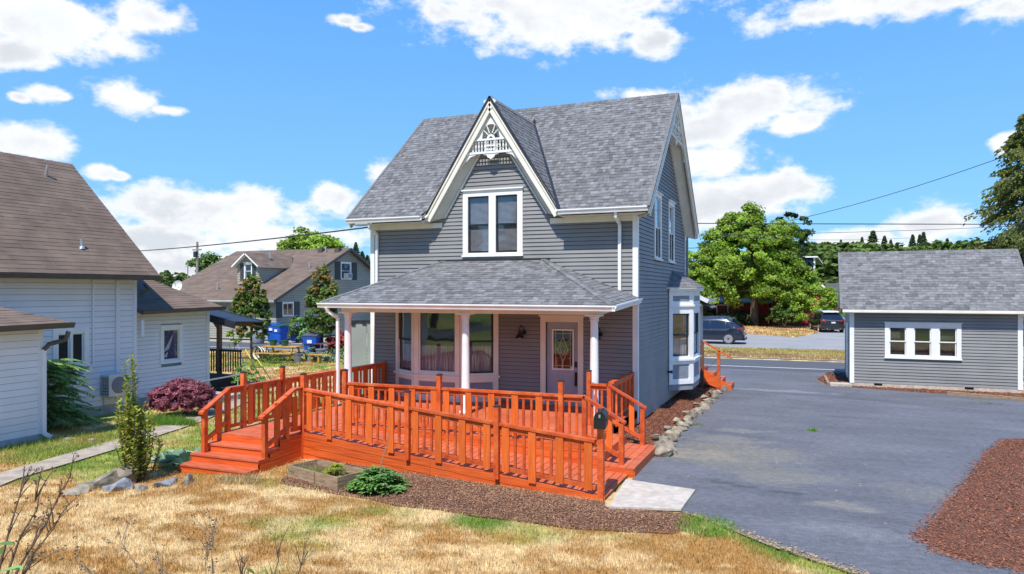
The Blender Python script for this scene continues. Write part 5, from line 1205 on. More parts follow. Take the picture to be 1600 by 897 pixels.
# heat pump
HP = thing('heat_pump', 'cream outdoor heat pump unit bracketed to the white house wall', 'heat pump', (-14.7, -2.5, .28))
G().box(-14.95, -14.62, -2.72, -2.02, .36, .98).build('casing', 'ac_metal', HP)
g = G()
for k in range(6): g.box(-14.9+.0, -14.66, -2.735, -2.72, .42+k*.09, .43+k*.09)
for k in range(4): g.box(-14.9+k*.08, -14.885+k*.08, -2.737, -2.735, .40, .94)
g.build('side_grille', 'trim_black', HP)
G().lathe([(.24, 0), (.24, .012), (.05, .02)], (-14.62, -2.4, .67), 24, axis='x').build('fan_grille', 'pot_gray', HP)
G().beam((-14.99, -2.6, .34), (-14.6, -2.6, .34), .04, .04).beam((-14.99, -2.12, .34), (-14.6, -2.12, .34), .04, .04).box(-14.99, -14.95, -2.62, -2.58, .1, .34).build('wall_bracket', 'ac_metal', HP, kind='stuff')

# ================================================================== TAUPE HOUSE BEHIND
TH = thing('taupe_house', 'taupe clapboard house with brown roof, dormer and black shutters', 'house', (-38, 30, 0))
fg = Fr(-30, 22.3, 0, 1)
def extT(z):
    if z < 2.9: return 0, 16.4
    h = (6.75-z)/.457; return (8.2-h, 8.2+h)
TWU = (7.35, 8.75, 4.35, 5.75); TWL = (.6, 1.8, 1.65, 2.68)
siding(fg, TH, extT, .1, 6.6, .17, [(TWU[0], TWU[1], TWU[2], TWU[3]), (TWL[0], TWL[1], TWL[2], TWL[3])], m='taupe_siding')
ff_ = Fr(-41, 22.3, 1, 0); siding(ff_, TH, lambda z: (0, 11), .1, 2.7, .17, [], m='taupe_siding', back='siding_back')
window(fg, TWU[0]+.1, TWU[1]-.1, TWU[2]+.1, TWU[3]-.1, TH, trim=.1, head=False); window(fg, TWL[0]+.1, TWL[1]-.1, TWL[2]+.1, TWL[3]-.1, TH, trim=.1, head=False, slide=True, blinds=False)
for a, b, z0, z1 in ((TWU[0]-.75, TWU[0]-.05, 4.35, 5.75), (TWU[1]+.05, TWU[1]+.75, 4.35, 5.75), (TWL[0]-.62, TWL[0]-.04, 1.6, 2.7), (TWL[1]+.04, TWL[1]+.62, 1.6, 2.7)):
    G().fbox(fg, a, b, z0, z1, .02, .06).build('shutter', 'shutter', TH)
ac = thing('window_air_conditioner', 'white air conditioner in the upper window of the taupe house', 'air conditioner', (-29.8, 30.35, 4.45)); G().fbox(fg, 7.75, 8.35, 4.46, 4.86, .02, .4).build('casing', 'white_paint', ac); G().fbox(fg, 7.8, 8.3, 4.5, 4.82, .4, .41).build('grille', 'pot_gray', ac)
g = G(); roofpl('taupe', [(-41.2, 21.7, 2.82), (-29.6, 21.7, 2.82), (-29.6, 30.5, 6.85), (-41.2, 30.5, 6.85)], G_=g, course=.2, wmin=.6, wmax=2.)
g.slab([(-41.2, 30.5, 6.85), (-29.6, 30.5, 6.85), (-29.6, 39.3, 2.82), (-41.2, 39.3, 2.82)], (0, 0, -.1)); tr = g.build('roof', 'gutter_brown', TH); shingles_build('taupe', 'shingle_brown', tr, 0)
G().beam((-29.58, 21.6, 2.74), (-29.58, 30.5, 6.77), .04, .2).beam((-29.58, 30.5, 6.77), (-29.58, 39.3, 2.74), .04, .2).build('barge_board', 'gutter_brown', TH)
gutter(TH, (-41.2, 21.7, 2.68), (-29.6, 21.7, 2.68), (0, -1, 0), w=.12)
# dormer
dx0, dx1, dy = -34.9, -32.9, 23.9; dr = 6.25
fd = Fr(dx0, dy, 1, 0); siding(fd, TH, lambda z: ((0, 2.) if z < 5.3 else (1-(6.15-z)/.85, 1+(6.15-z)/.85)), 4.0, 6.05, .17, [(.66, 1.34, 4.35, 5.5)], m='taupe_siding', wall='dormer_wall')
window(fd, .72, 1.28, 4.4, 5.4, TH, trim=.09, head=True, blinds=False)
for a, b in ((.3, .6), (1.4, 1.7)): G().fbox(fd, a, b, 4.3, 5.45, .02, .06).build('shutter', 'shutter', TH)
fds = Fr(dx1, dy, 0, 1); siding(fds, TH, lambda z: (0, max(.3, (z-3.8)/.457)), 3.95, 5.3, .17, [], m='taupe_siding', wall='dormer_wall')
g = G()
for pts in ([(dx1+.25, dy-.4, 5.25), (dx1+.25, dy+3.2, 5.25), (-33.9, dy+4.9, dr), (-33.9, dy-.4, dr)], [(dx0-.25, dy+3.2, 5.25), (dx0-.25, dy-.4, 5.25), (-33.9, dy-.4, dr), (-33.9, dy+4.9, dr)]):
    roofpl('dormer', pts, G_=g, course=.2, wmin=.5, wmax=1.5)
dro = g.build('dormer_roof', 'white_paint', TH); shingles_build('dormer', 'shingle_brown', dro, 0)
for x, y in ((-33.3, 25.5), (-30.8, 26.9), (-31.5, 29.8), (-36.2, 23.3)):
    z = 2.82+(y-21.7)*.458; z = max(z, 5.9 if x == -33.3 else z); G().tube([(x, y, z), (x, y, z+.45)], .07, 8).build('vent_pipe', 'galvanised', tr)
for x in (-30.6, -32.2): G().box(x, x+.4, 29.7, 30.1, 6.5, 6.85).build('roof_vent', 'gutter_brown', tr)

# ================================================================== OTHER FAR BUILDINGS
def simple_house(name, label, cat, x0, x1, y0, y1, zw, zr_, rm, wallm, along='x', group=None, wins=(), oh=.4, roofm='gutter_brown'):
    t = thing(name, label, cat, ((x0+x1)/2, (y0+y1)/2, 0), group=group)
    for fr, L in ((Fr(x0, y0, 1, 0), x1-x0), (Fr(x1, y0, 0, 1), y1-y0), (Fr(x0, y1, 0, -1), y1-y0)):
        gab = (along == 'y') == (fr.u[0] != 0)
        sl_ = (zr_-zw)/(L/2)
        rs = rows(lambda z, L=L, gab=gab, s=sl_: (0, L) if z < zw or not gab else ((z-zw)/s, L-(z-zw)/s), 0., zr_-.1 if gab else zw, .22, [])
        g = G()
        for za, zb, segs in rs:
            for s0, e0, s1, e1 in segs: g.add([fr.p(s0, za, .03), fr.p(e0, za, .03), fr.p(e1, zb, .005), fr.p(s1, zb, .005)], [(0, 1, 2, 3)])
        g.build('wall', wallm, t)
    if along == 'x':
        ym = (y0+y1)/2; k = (zr_-zw)/((y1-y0)/2)*oh
        P1 = [(x0-oh, y0-oh, zw-k), (x1+oh, y0-oh, zw-k), (x1+oh, ym, zr_), (x0-oh, ym, zr_)]; P2 = [(x0-oh, ym, zr_), (x1+oh, ym, zr_), (x1+oh, y1+oh, zw-k), (x0-oh, y1+oh, zw-k)]
    else:
        xm = (x0+x1)/2; k = (zr_-zw)/((x1-x0)/2)*oh
        P1 = [(x1+oh, y0-oh, zw-k), (x1+oh, y1+oh, zw-k), (xm, y1+oh, zr_), (xm, y0-oh, zr_)]; P2 = [(x0-oh, y1+oh, zw-k), (x0-oh, y0-oh, zw-k), (xm, y0-oh, zr_), (xm, y1+oh, zr_)]
        G().beam((x1+oh, y0-oh-.03, zw-k-.06), (xm, y0-oh-.03, zr_-.06), .05, .2).beam((xm, y0-oh-.03, zr_-.06), (x0-oh, y0-oh-.03, zw-k-.06), .05, .2).build('barge_board', 'cream', t)
    G().slab(P1, (0, 0, .15)).slab(P2, (0, 0, .15)).build('roof', roofm, t)
    for fr, a, b, c, d in wins: window(fr, a, b, c, d, t, trim=.12, blinds=False, head=False)
    return t
simple_house('red_house', 'red gabled house half hidden behind the big street tree', 'house', .2, 6.6, 61, 70, 2.6, 5.6, None, 'red_siding', along='y', wins=((Fr(.2, 61, 1, 0), 1.2, 2.2, 1., 2.2),))
simple_house('red_shed', 'long low red building in the shade under the street tree', 'shed', -14, .0, 60, 66, 2.3, 3.0, None, 'red_siding', along='x', wins=((Fr(-14, 60, 1, 0), 3, 4, 1., 2.), (Fr(-14, 60, 1, 0), 9, 10, 1., 2.)))
simple_house('brown_house', 'low dark house with shallow roof beyond the red house', 'house', 5.8, 12, 64, 72, 2.7, 4.2, None, 'taupe_siding', along='x')
BH = thing('blue_house', 'tall dark blue house with white trim above the red house', 'house', (3.6, 88, 0))
G().box(1.2, 4.5, 85, 91, 0, 7.7).build('wall', 'blue_siding', BH); G().slab([(-.8, 85.4, 0), (1.2, 85.4, 0), (1.2, 85.4, 7.2), (-.8, 85.4, 8.2)], (0, 5, 0)).build('side_wall', 'blue_siding', BH)
G().slab([(1.0, 84.6, 7.9), (4.8, 84.6, 7.9), (5.5, 88, 7.1), (5.5, 91.5, 7.1), (1.0, 91.5, 7.9)], (0, 0, .18)).build('roof', 'white_paint', BH)
G().box(1.15, 1.35, 84.9, 85, 0, 7.7).box(4.3, 4.5, 84.9, 85, 0, 7.9).build('corner_board', 'white_paint', BH); G().box(1.3, 4.4, 84.85, 85, 5.0, 5.2).build('balcony_rail', 'white_paint', BH)
for k, x in enumerate((1.7, 2.6, 3.5)): o = G().box(x, x+.6, 84.9, 85, 5.4, 6.6).build('window', 'white_paint', BH); G().box(x+.06, x+.54, 84.88, 84.9, 5.46, 6.54).build('pane', 'glass', o)
BG_ = thing('beige_building', 'low beige building with small blue window beyond the grey fence', 'building', (-31, 34, 0)); 
for k in range(6): G().box(-27.5, -20, 32.+.0, 32.1, k*.45, k*.45+.44).build('wall_board', 'beige', BG_)
G().slab([(-28, 31.6, 2.6), (-19.5, 31.6, 2.6), (-19.5, 35, 3.6), (-28, 35, 3.6)], (0, 0, .15)).build('roof', 'gutter_brown', BG_)
o = G().box(-24.9, -24.1, 31.95, 32, 1.5, 2.2).build('window', 'white_paint', BG_); G().box(-24.8, -24.2, 31.92, 31.95, 1.58, 2.12).build('pane', 'blue_siding', BG_)
# panel fence seen past the porch column
FN = thing('panel_fence', 'tall pale grey panel fence behind the left porch column', 'fence', (-9.2, 2.6, 0))
ffn = Fr(-9.9, 2.1, 1.6, 1.1)
for k in range(4): G().fbox(ffn, k*.62, k*.62+.605, .0, 2.38, 0, .04).build('panel', 'fence_panel', FN)
G().fbox(ffn, -.02, 2.5, 2.38, 2.45, -.03, .07).build('cap_rail', 'dark_metal', FN)
for k in range(7): G().fbox(ffn, .12+k*.34, .24+k*.34, 2.30+.03*(k % 2), 2.38, .04, .08).build('clip', 'dark_metal', FN)
# antenna poles, dish
def pole(name, label, x, y, z1, r, **k):
    t = thing(name, label, 'pole', (x, y, 0), **k); G().tube([(x, y, 0), (x, y, z1)], [r, r*.7], 8).build('shaft', 'pole_wood', t); return t
t = pole('utility_pole', 'thin pole with a small box near its top on the left skyline', -54.9, 39.5, 8.6, .16); G().box(-55.15, -54.8, 39.2, 39.5, 7.0, 7.6).build('box', 'trim_black', t); G().box(-55.5, -54.3, 39.4, 39.5, 7.7, 7.85).build('crossarm', 'pole_wood', t)
t = pole('antenna_mast', 'bare slim mast just left of the pole with a box', -59.8, 42.9, 6.7, .08); G().box(-60.2, -59.4, 42.85, 42.95, 6.2, 6.27).build('crossarm', 'galvanised', t)
t = thing('satellite_dish', 'small white satellite dish above the roof of the white house', 'satellite dish', (-18.2, 1.2, 3.3))
dc = Vector((-20.33, 5.04, 3.59)); dc = CAM+(dc-CAM)*.93; G().tube([(dc.x, dc.y, 3.0), (dc.x, dc.y, dc.z)], .03, 6).build('mast', 'galvanised', t)
n_ = Vector((.1, -.95, .25)).normalized(); u_ = n_.orthogonal().normalized(); v_ = n_.cross(u_); g = G(); ring = []
for i in range(6):
    r_ = .22*i/5+.01; ring += [dc+(u_*math.cos(a)+v_*math.sin(a))*r_+n_*(.09*(i/5)**2) for a in [2*math.pi*j/16 for j in range(16)]]
g.add(ring, [(i*16+j, i*16+(j+1) % 16, (i+1)*16+(j+1) % 16, (i+1)*16+j) for i in range(5) for j in range(16)]); g.build('dish', 'white_paint', t); G().tube([dc+v_*-.3, dc+n_*.35], .012, 5).build('feed_arm', 'galvanised', t)
# wires
def wire(label, pts, r=.014, sag=0.):
    P = []
    for a, b in zip(pts[:-1], pts[1:]):
        a = Vector(a); b = Vector(b)
        for i in range(17): t_ = i/16; P.append(a.lerp(b, t_)-Vector((0, 0, sag*4*t_*(1-t_))))
    G().tube(P, r, 5).build('power_line', 'wire', label=label, category='power line')
wire('power line from the left eave of the grey house across to the brown roof', [(-7.62, .1, 5.22), (-54.9, 22, 6.6)], .022, .35)
wire('upper power line level across the right sky behind the grey house', [(-1.67, 21.38, 6.98), (40, 38.6, 6.98)], .024, .05)
wire('second power line just below the first, ending at the fir tree', [(-3., 22, 6.45), (14.3, 29.2, 6.95)], .012, .1)
wire('power line rising steeply to the upper right corner of the sky', [(2.4, 46.8, 9.3), (24.5, 30.5, 15.2)], .022, .75)
wire('service wire running in front of the street tree', [(.0, 7.2, 4.85), (-.5, 22, 6.3), (12, 52, 8.)], .012, .2)
# ================================================================== PLANTS
def crown_arrays(centers, radii, n, size, k=60, cl=.28, flat=.6, seed=None, up=.35, shape=0):
    """leaf quads gathered in clumps over the surface and through the volume of several ellipsoids"""
    r = rng; C = np.array(centers, float); Rr = np.array(radii, float); wv = (Rr[:, 0]*Rr[:, 1]*Rr[:, 2])**.66; wv = wv/wv.sum()
    b = r.choice(len(C), k, p=wv); d = r.normal(0, 1, (k, 3)); d /= np.linalg.norm(d, axis=1)[:, None]; d[:, 2] = np.where(d[:, 2] < -.55, -d[:, 2], d[:, 2])
    rad = r.uniform(.45, 1.06, k)[:, None]**.6; cc = C[b]+d*Rr[b]*rad; ct = r.uniform(0, 1, k)
    per = r.integers(0, k, n); mean = Rr.mean(); cr = cl*mean*r.uniform(.6, 1.3, k)
    q = r.normal(0, 1, (n, 3)); q /= np.linalg.norm(q, axis=1)[:, None]; q *= (r.uniform(0, 1, n)**.5)[:, None]; p = cc[per]+q*cr[per][:, None]*np.array([1, 1, flat])
    nn = (p-C[b[per]])/Rr[b[per]]; nn += r.normal(0, .75, (n, 3)); nn[:, 2] += up; nn /= np.linalg.norm(nn, axis=1)[:, None]
    t = r.normal(0, 1, (n, 3)); u = np.cross(nn, t); u /= np.linalg.norm(u, axis=1)[:, None]; v = np.cross(nn, u); s = size*r.uniform(.6, 1.35, n)[:, None]
    if shape == 1: V = np.stack([p-u*s*1.1, p+v*s*.38, p+u*s*1.1, p-v*s*.38], 1)
    else: V = np.stack([p-u*s*.75, p+v*s*.6-u*s*.1, p+u*s*.8, p-v*s*.55+u*s*.1], 1)
    return V.reshape(-1, 3), np.clip(ct[per]*.75+r.uniform(0, .25, n), 0, 1)
def crown(parent, centers, radii, n, size, m, name='crown', **k):
    V, t = crown_arrays(centers, radii, n, size, **k); return arr_obj(name, m, V, np.arange(len(V)).reshape(-1, 4), parent=parent, tint=t)
def limbs(parent, base, h, r, tips, m='bark', lean=(0, 0)):
    base = Vector(base); g = G(); top = base+Vector((lean[0], lean[1], h)); P = [base+Vector((0, 0, -.05)), base+Vector((lean[0]*.2, lean[1]*.2, h*.35)), base+Vector((lean[0]*.6, lean[1]*.6, h*.7)), top]
    g.tube(P, [r*1.25, r*.95, r*.75, r*.35], 9); t = g.build('trunk', m, parent); g = G()
    for q in tips:
        q = Vector(q); s = P[1].lerp(P[3], random.uniform(.1, .8)); mid = s.lerp(q, .5)+Vector((random.uniform(-.1, .1), random.uniform(-.1, .1), .12))*(q-s).length*.5; g.tube([s, mid, q], [r*.42, r*.28, r*.1], 6)
    if tips: g.build('limb', m, t)
    return t
def tree(name, label, cat, x, y, h, w, m, n=4000, size=.2, trunk=.2, th=.3, k=90, group=None, blobs_=None, z0=0., cl=.28, seed=0):
    t = thing(name, label, cat, (x, y, z0), group=group); rr = random.Random(seed or hash((round(x, 2), round(y, 2))) & 0xffff)
    if blobs_ is None:
        blobs_ = [((x, y, z0+h*.62), (w*.40, w*.40, h*.30))]+[((x+rr.uniform(-.28, .28)*w, y+rr.uniform(-.28, .28)*w, z0+h*rr.uniform(.42, .82)), (w*rr.uniform(.18, .28),)*2+(h*rr.uniform(.12, .2),)) for _ in range(6)]
    limbs(t, (x, y, z0), h*.62, trunk, [(c[0], c[1], c[2]) for c, r_ in blobs_]); crown(t, [b[0] for b in blobs_], [b[1] for b in blobs_], n, size, m, k=k, cl=cl); return t
# big street tree
bt = [((-1.5, 57., 6.4), (4.3, 3.6, 3.2)), ((-4.4, 56.6, 5.4), (2.6, 2.6, 2.7)), ((.9, 57.3, 5.6), (1.9, 2.2, 2.4)), ((-2.3, 57, 9.2), (2.3, 2.3, 2.0)), ((-1.6, 57, 11.0), (.9, .9, 1.0)), ((.9, 57, 8.6), (2.2, 2.2, 1.6)), ((-4.6, 57, 7.9), (1.9, 1.9, 1.6)), ((.6, 55.5, 3.9), (1.9, 1.9, 1.5)), ((3.2, 57, 4.2), (1.4, 1.4, 1.4)), ((-6.2, 57, 4.2), (1.5, 1.5, 1.9)), ((-4.6, 55.9, 3.0), (2.2, 1.8, 1.4)), ((2.4, 56.2, 3.2), (2.0, 1.8, 1.3)), ((-1.8, 58.8, 3.2), (2.4, 1.4, 1.2)), ((-7.2, 56.5, 5.6), (1.2, 1.3, 1.8))]
tree('street_tree', 'big bright green broadleaf tree standing beside the side street', 'tree', -1.2, 57.5, 11, 9, 'leaf_bright', n=80000, size=.15, trunk=.36, blobs_=bt, k=680, cl=.36)
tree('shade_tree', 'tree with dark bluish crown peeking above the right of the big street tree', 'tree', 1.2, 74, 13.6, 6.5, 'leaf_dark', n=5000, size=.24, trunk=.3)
# left trees
tree('leafy_tree', 'rounded bright green tree rising over the ridge of the taupe house', 'tree', -46., 46., 10.9, 8.5, 'leaf_bright', n=22000, size=.19, trunk=.3, k=300, cl=.38)
tree('leafy_tree', 'broad mid-green tree behind the left end of the taupe roof', 'tree', -75, 66, 9.0, 11, 'leaf_mid', n=12000, size=.28, trunk=.3, k=200, cl=.4)
# two young street trees
def young(x, y, h, w, label, z0=0.):
    bl = [((x, y, z0+h*.48), (w*.40, w*.40, h*.20)), ((x, y, z0+h*.33), (w*.30, w*.30, h*.14)), ((x-.16*w, y, z0+h*.62), (w*.27, w*.27, h*.16)), ((x+.18*w, y, z0+h*.60), (w*.26, w*.26, h*.17)), ((x, y, z0+h*.78), (w*.18, w*.18, h*.15)), ((x+.02, y, z0+h*.92), (w*.07, w*.07, h*.09)), ((x-.3*w, y, z0+h*.72), (w*.07, w*.07, h*.10)), ((x+.34*w, y, z0+h*.72), (w*.07, w*.07, h*.10))]
    t = thing('young_tree', label, 'tree', (x, y, z0)); limbs(t, (x, y, z0), h*.6, .06, [(c[0], c[1], c[2]+r_[2]*.8) for c, r_ in bl])
    crown(t, [b[0] for b in bl], [b[1] for b in bl], 7000, .085, 'leaf_mid', k=230, cl=.36, shape=0); crown(t, [b[0] for b in bl[1:]]+[(x, y, z0+h*.8)], [b[1] for b in bl[1:]]+[(w*.3, w*.3, h*.2)], 3200, .08, 'leaf_bronze', name='new_growth', k=160, cl=.25)
young(-22.1, 11.2, 4.25, 2.3, 'young tree with bronze new leaves beside the yellow picnic table'); young(-18.9, 12.7, 4.65, 2.15, 'young tree with bronze new leaves behind the left end of the porch roof')
crown(t_ := thing('sapling', 'pale green suckers at the foot of the young tree by the side porch', 'shrub', (-22.9, 11.0, 0)), [(-23.0, 10.9, .9)], [(.35, .35, .7)], 300, .08, 'leaf_bright', name='leaves', k=14)
G().tube([(-22.9, 11, 0), (-23, 10.9, 1.2)], .02, 5).build('stem', 'twig', t_)
# far woods: single trees, prototypes with shared meshes
def conifer_arrays(h, w, n, size):
    t = rng.uniform(.06, 1, n)**.8; a = rng.uniform(0, 6.28, n); lob = 1+.25*np.sin(a*5+t*40)+rng.normal(0, .1, n); r = w/2*(1-t)**.80*lob*rng.uniform(.25, 1.05, n)+.006
    p = np.stack([np.cos(a)*r, np.sin(a)*r, t*h-.12*r], -1); o = np.stack([np.cos(a), np.sin(a), -.35+0*a], -1); s = (size*rng.uniform(.6, 1.3, n)*(.4+.6*(1-t)))[:, None]; tv = np.cross(o, rng.normal(0, 1, (n, 3))); tv /= np.linalg.norm(tv, axis=1)[:, None]
    V = np.stack([p-o*s*.6, p+tv*s*.45, p+o*s*1.2, p-tv*s*.45], 1).reshape(-1, 3); return V, rng.uniform(0, 1, n)
def proto_tree(kind, seed):
    t = thing('forest_conifer' if kind == 'c' else 'forest_tree', '', 'tree', (0, 0, 0))
    if kind == 'c':
        V, tt = conifer_arrays(1., .40, 3000, .034); G().tube([(0, 0, 0), (0, 0, .95)], [.018, .004], 6).build('trunk', 'bark', t); arr_obj('crown', 'leaf_needle', V, np.arange(len(V)).reshape(-1, 4), parent=t, tint=tt)
    else:
        rr = random.Random(seed); bl = [((0, 0, .6), (.36, .36, .3))]+[((rr.uniform(-.3, .3), rr.uniform(-.3, .3), rr.uniform(.4, .85)), (.2, .2, .16)) for _ in range(7)]
        G().tube([(0, 0, 0), (0, 0, .6)], [.03, .015], 6).build('trunk', 'bark', t); crown(t, [b[0] for b in bl], [b[1] for b in bl], 3400, .045, 'leaf_forest', k=170, cl=.36)
    return t
protos = {'c': [proto_tree('c', 1), proto_tree('c', 2)], 'd': [proto_tree('d', 3), proto_tree('d', 4), proto_tree('d', 5)]}
used = set()
def place(kind, u, D, top, wd, group, label, i=0):
    if kind == 'c': wd *= 1.5
    a = (u-800)/1130; x = CAM.x+(FWD.x+RGT.x*a)*D; y = CAM.y+(FWD.y+RGT.y*a)*D; h = (top/1130*D+3.35)*(1.08 if kind == 'd' else 1.)
    p = protos[kind][i % len(protos[kind])]
    o = p if p.name not in used else copy_tree(p); used.add(p.name)
    o.location = (x, y, -.05); o.scale = (wd, wd, h); o.rotation_euler = (0, 0, random.uniform(0, 6.28)); o['label'] = label; o['group'] = group; o['category'] = 'tree'
rr = random.Random(5)
# band of woodland on the right skyline (top measured above eye level)
for j in range(30):
    u = 1205+j*14.5+rr.uniform(-5, 5); place('d', u, rr.uniform(120, 165), 457-rr.uniform(384, 398)+(8 if 1230 < u < 1290 else 0), rr.uniform(13, 19), 'trees of the wood on the right skyline', 'rounded green tree in the wood on the right skyline', j)
for j in range(12):
    u = 1238+j*9; place('d', u, rr.uniform(105, 120), 457-rr.uniform(386, 404), rr.uniform(11, 15), 'trees of the wood on the right skyline', 'rounded green tree in the wood on the right skyline', j)
for j, (u, tp, wd) in enumerate([(1300, 380, 6), (1314, 374, 7), (1333, 377, 7), (1347, 370, 8), (1364, 360, 14), (1382, 368, 10), (1392, 374, 8), (1426, 366, 10), (1437, 366, 9), (1443, 362, 10), (1290, 383, 6), (1463, 374, 9), (1277, 384, 6), (1480, 372, 9)]):
    place('c', u, 175+rr.uniform(-8, 8), 457-tp, wd, 'conifers of the wood on the right skyline', 'dark pointed conifer on the right skyline above the garage', j)
for j in range(26):
    u = 205+j*7.6+rr.uniform(-3, 3); place('c' if j % 3 else 'd', u, rr.uniform(150, 230), 457-rr.uniform(424, 438), rr.uniform(8, 13), 'conifers of the wood on the left skyline' if j % 3 else 'trees of the wood on the left skyline',
        'dark conifer on the left skyline behind the white house' if j % 3 else 'rounded tree on the left skyline behind the white house', j)
for j, (u, tp) in enumerate([(556, 378), (566, 392), (574, 398), (548, 396)]): place('c', u, 120, 457-tp, 7, 'conifers behind the taupe house', 'dark conifer behind the right end of the taupe roof', j)
for j in range(15):
    u = 1085+j*13; place('d', u, rr.uniform(88, 108), 457-rr.uniform(432, 448), rr.uniform(9, 12), 'low trees behind the red buildings', 'low tree in the shade behind the red buildings', j)
for j in range(22):      # low hedge of trees closing the view left of the house
    u = 190+j*19; place('d', u, rr.uniform(98, 112), 457-rr.uniform(440, 450), rr.uniform(9, 12), 'low trees on the left horizon', 'low tree on the left horizon', j)
# trees across the front street, behind the viewer: they show in the porch windows
for j, (x, y, h, wd, kd) in enumerate([(-30, -46, 12, 11, 'd'), (-19, -44, 10, 9, 'd'), (-9, -47, 13, 11, 'd'), (1, -45, 9, 9, 'd'), (11, -48, 14, 12, 'd'), (22, -44, 11, 10, 'd'), (-25, -56, 18, 12, 'c'), (5, -58, 20, 12, 'c'), (33, -50, 13, 12, 'd'), (-42, -50, 13, 12, 'd')]):
    o = copy_tree(protos[kd][j % 2]); o.location = (x, y, -.05); o.scale = (wd, wd, h); o.rotation_euler = (0, 0, j*1.3); o['label'] = 'tree across the front street, seen only as a reflection in the window glass'; o['group'] = 'trees across the front street'; o['category'] = 'tree'
# big fir on the right
FT = thing('fir_tree', 'tall ragged dark green conifer rising over the right end of the garage', 'tree', (16.4, 36.4, 0)); fx, fy = 16.4, 36.4
limbs(FT, (fx, fy, 0), 14.6, .32, [])
g = G(); Vs = []; Ts = []
for k in range(310):
    t = rng.uniform(.06, 1.)**.9; z = 1.0+t*13.6; a = rng.uniform(0, 6.28); L = (6.0*(1-t)**.74+.25)*rng.uniform(.5, 1.12); L *= 1+.18*math.sin(a*3+1)
    d = Vector((math.cos(a), math.sin(a), 0)); P = [Vector((fx, fy, z))+d*L*q+Vector((0, 0, L*(.10*q-.30*q*q))) for q in (0, .3, .65, 1)]
    if L > 1: g.tube(P, [.045, .035, .02, .008], 4)
    n = int(20+L*34); q = rng.uniform(.25, 1.03, n); c = np.stack([fx+d.x*L*q, fy+d.y*L*q, z+L*(.10*q-.30*q*q)], -1); wd = (.14+.26*L*.3)*(1.1-q*.7)
    c += np.stack([-d.y*rng.normal(0, 1, n)*wd, d.x*rng.normal(0, 1, n)*wd, -np.abs(rng.normal(0, .17, n))], -1)
    o = np.array([d.x, d.y, -.6])[None]+rng.normal(0, .45, (n, 3)); o /= np.linalg.norm(o, axis=1)[:, None]; tv = np.cross(o, rng.normal(0, 1, (n, 3))); tv /= np.linalg.norm(tv, axis=1)[:, None]; s = .10*rng.uniform(.6, 1.5, n)[:, None]
    Vs.append(np.stack([c-o*s, c+tv*s*.5, c+o*s*1.2, c-tv*s*.5], 1).reshape(-1, 3)); Ts.append(np.clip(rng.uniform(0, 1)*.7+rng.uniform(0, .3, n), 0, 1))
g.build('branches', 'bark', FT); V = np.concatenate(Vs); arr_obj('crown', 'leaf_conifer', V, np.arange(len(V)).reshape(-1, 4), parent=FT, tint=np.concatenate(Ts))
# leafy shoulder beside the fir
tree('leafy_tree', 'smaller green tree leaning out below the left side of the tall conifer', 'tree', 13.6, 38.5, 6.9, 5.4, 'leaf_conifer', n=6000, size=.16, k=120)
# shrubs across the street
def shrub(name, label, x, y, h, w, m, n, size, k=40, cat='shrub', z0=0., stems=True, cl=.3, shape=0, extra=None, fl=None):
    t = thing(name, label, cat, (x, y, z0)); bl = [((x, y, z0+h*.5), (w*.42, w*.42, h*.45)), ((x-w*.25, y, z0+h*.42), (w*.26, w*.26, h*.34)), ((x+w*.25, y+.1*w, z0+h*.45), (w*.26, w*.26, h*.36)), ((x+.05*w, y-.2*w, z0+h*.38), (w*.3, w*.25, h*.32))]
    if stems:
        g = G()
        for q in range(5): g.tube([(x, y, z0-.03), (x+random.uniform(-.15, .15)*w, y+random.uniform(-.15, .15)*w, z0+h*.35), (x+random.uniform(-.3, .3)*w, y+random.uniform(-.3, .3)*w, z0+h*.75)], [.02*h+.008, .012*h+.005, .005], 5)
        g.build('stem', 'twig', t)
    crown(t, [b[0] for b in bl], [b[1] for b in bl], n, size, m, name='leaves', k=k, cl=cl, shape=shape)
    if fl: crown(t, [b[0] for b in bl], [(r_[0]*1.08, r_[1]*1.08, r_[2]*1.08) for c, r_ in bl], fl[1], fl[2], fl[0], name='flowers', k=fl[3], cl=.12)
    return t
shrub('street_shrub', 'bright green shrub left of the black car parked facing away', 4.1, 55.5, 4.4, 6.2, 'leaf_bright', 5200, .15, k=110)
shrub('street_shrub', 'low mixed shrub between the street tree and the bright green shrub', 1.7, 54.5, 2.6, 3.2, 'leaf_mid', 2600, .13, k=60)
shrub('street_shrub', 'reddish small tree in front of the red gable', 2.6, 58.5, 4.9, 2.8, 'leaf_bronze', 2200, .14, k=60)
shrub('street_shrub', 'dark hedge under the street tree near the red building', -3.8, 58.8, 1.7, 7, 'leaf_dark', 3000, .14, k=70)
shrub('green_hedge', 'bright hedge patch left of the trunk behind the parked dark car', -7.8, 57.5, 3.0, 4.4, 'leaf_mid', 3000, .12, k=70)
# left yard shrubs
shrub('hydrangea', 'hydrangea with blue flower heads beside the blue bin', -26.6, 21.3, 1.9, 2.3, 'leaf_plant', 1400, .1, fl=('flower_blue', 900, .07, 20))
shrub('hydrangea', 'hydrangea with blue flowers behind the recycling bins', -28.3, 23.0, 2.1, 2.3, 'leaf_mid', 900, .1, fl=('flower_blue', 700, .07, 16))
shrub('hydrangea', 'light green bush between the bins and the blue flowers', -27.6, 21.6, 1.8, 1.3, 'leaf_bright', 900, .09)
shrub('red_bush', 'orange-red leafed bush under the young tree by the porch', -17.9, 13.0, 1.5, 1.9, 'leaf_red', 900, .1); shrub('dark_bush', 'dark leafy bush below the red bush', -17.9, 12.7, .95, 1.9, 'leaf_dark', 900, .08)
shrub('grey_plant', 'silvery grey plant in front of the blue wheeled bin', -18.6, 11.6, .7, 1.6, 'leaf_cabbage', 700, .05)
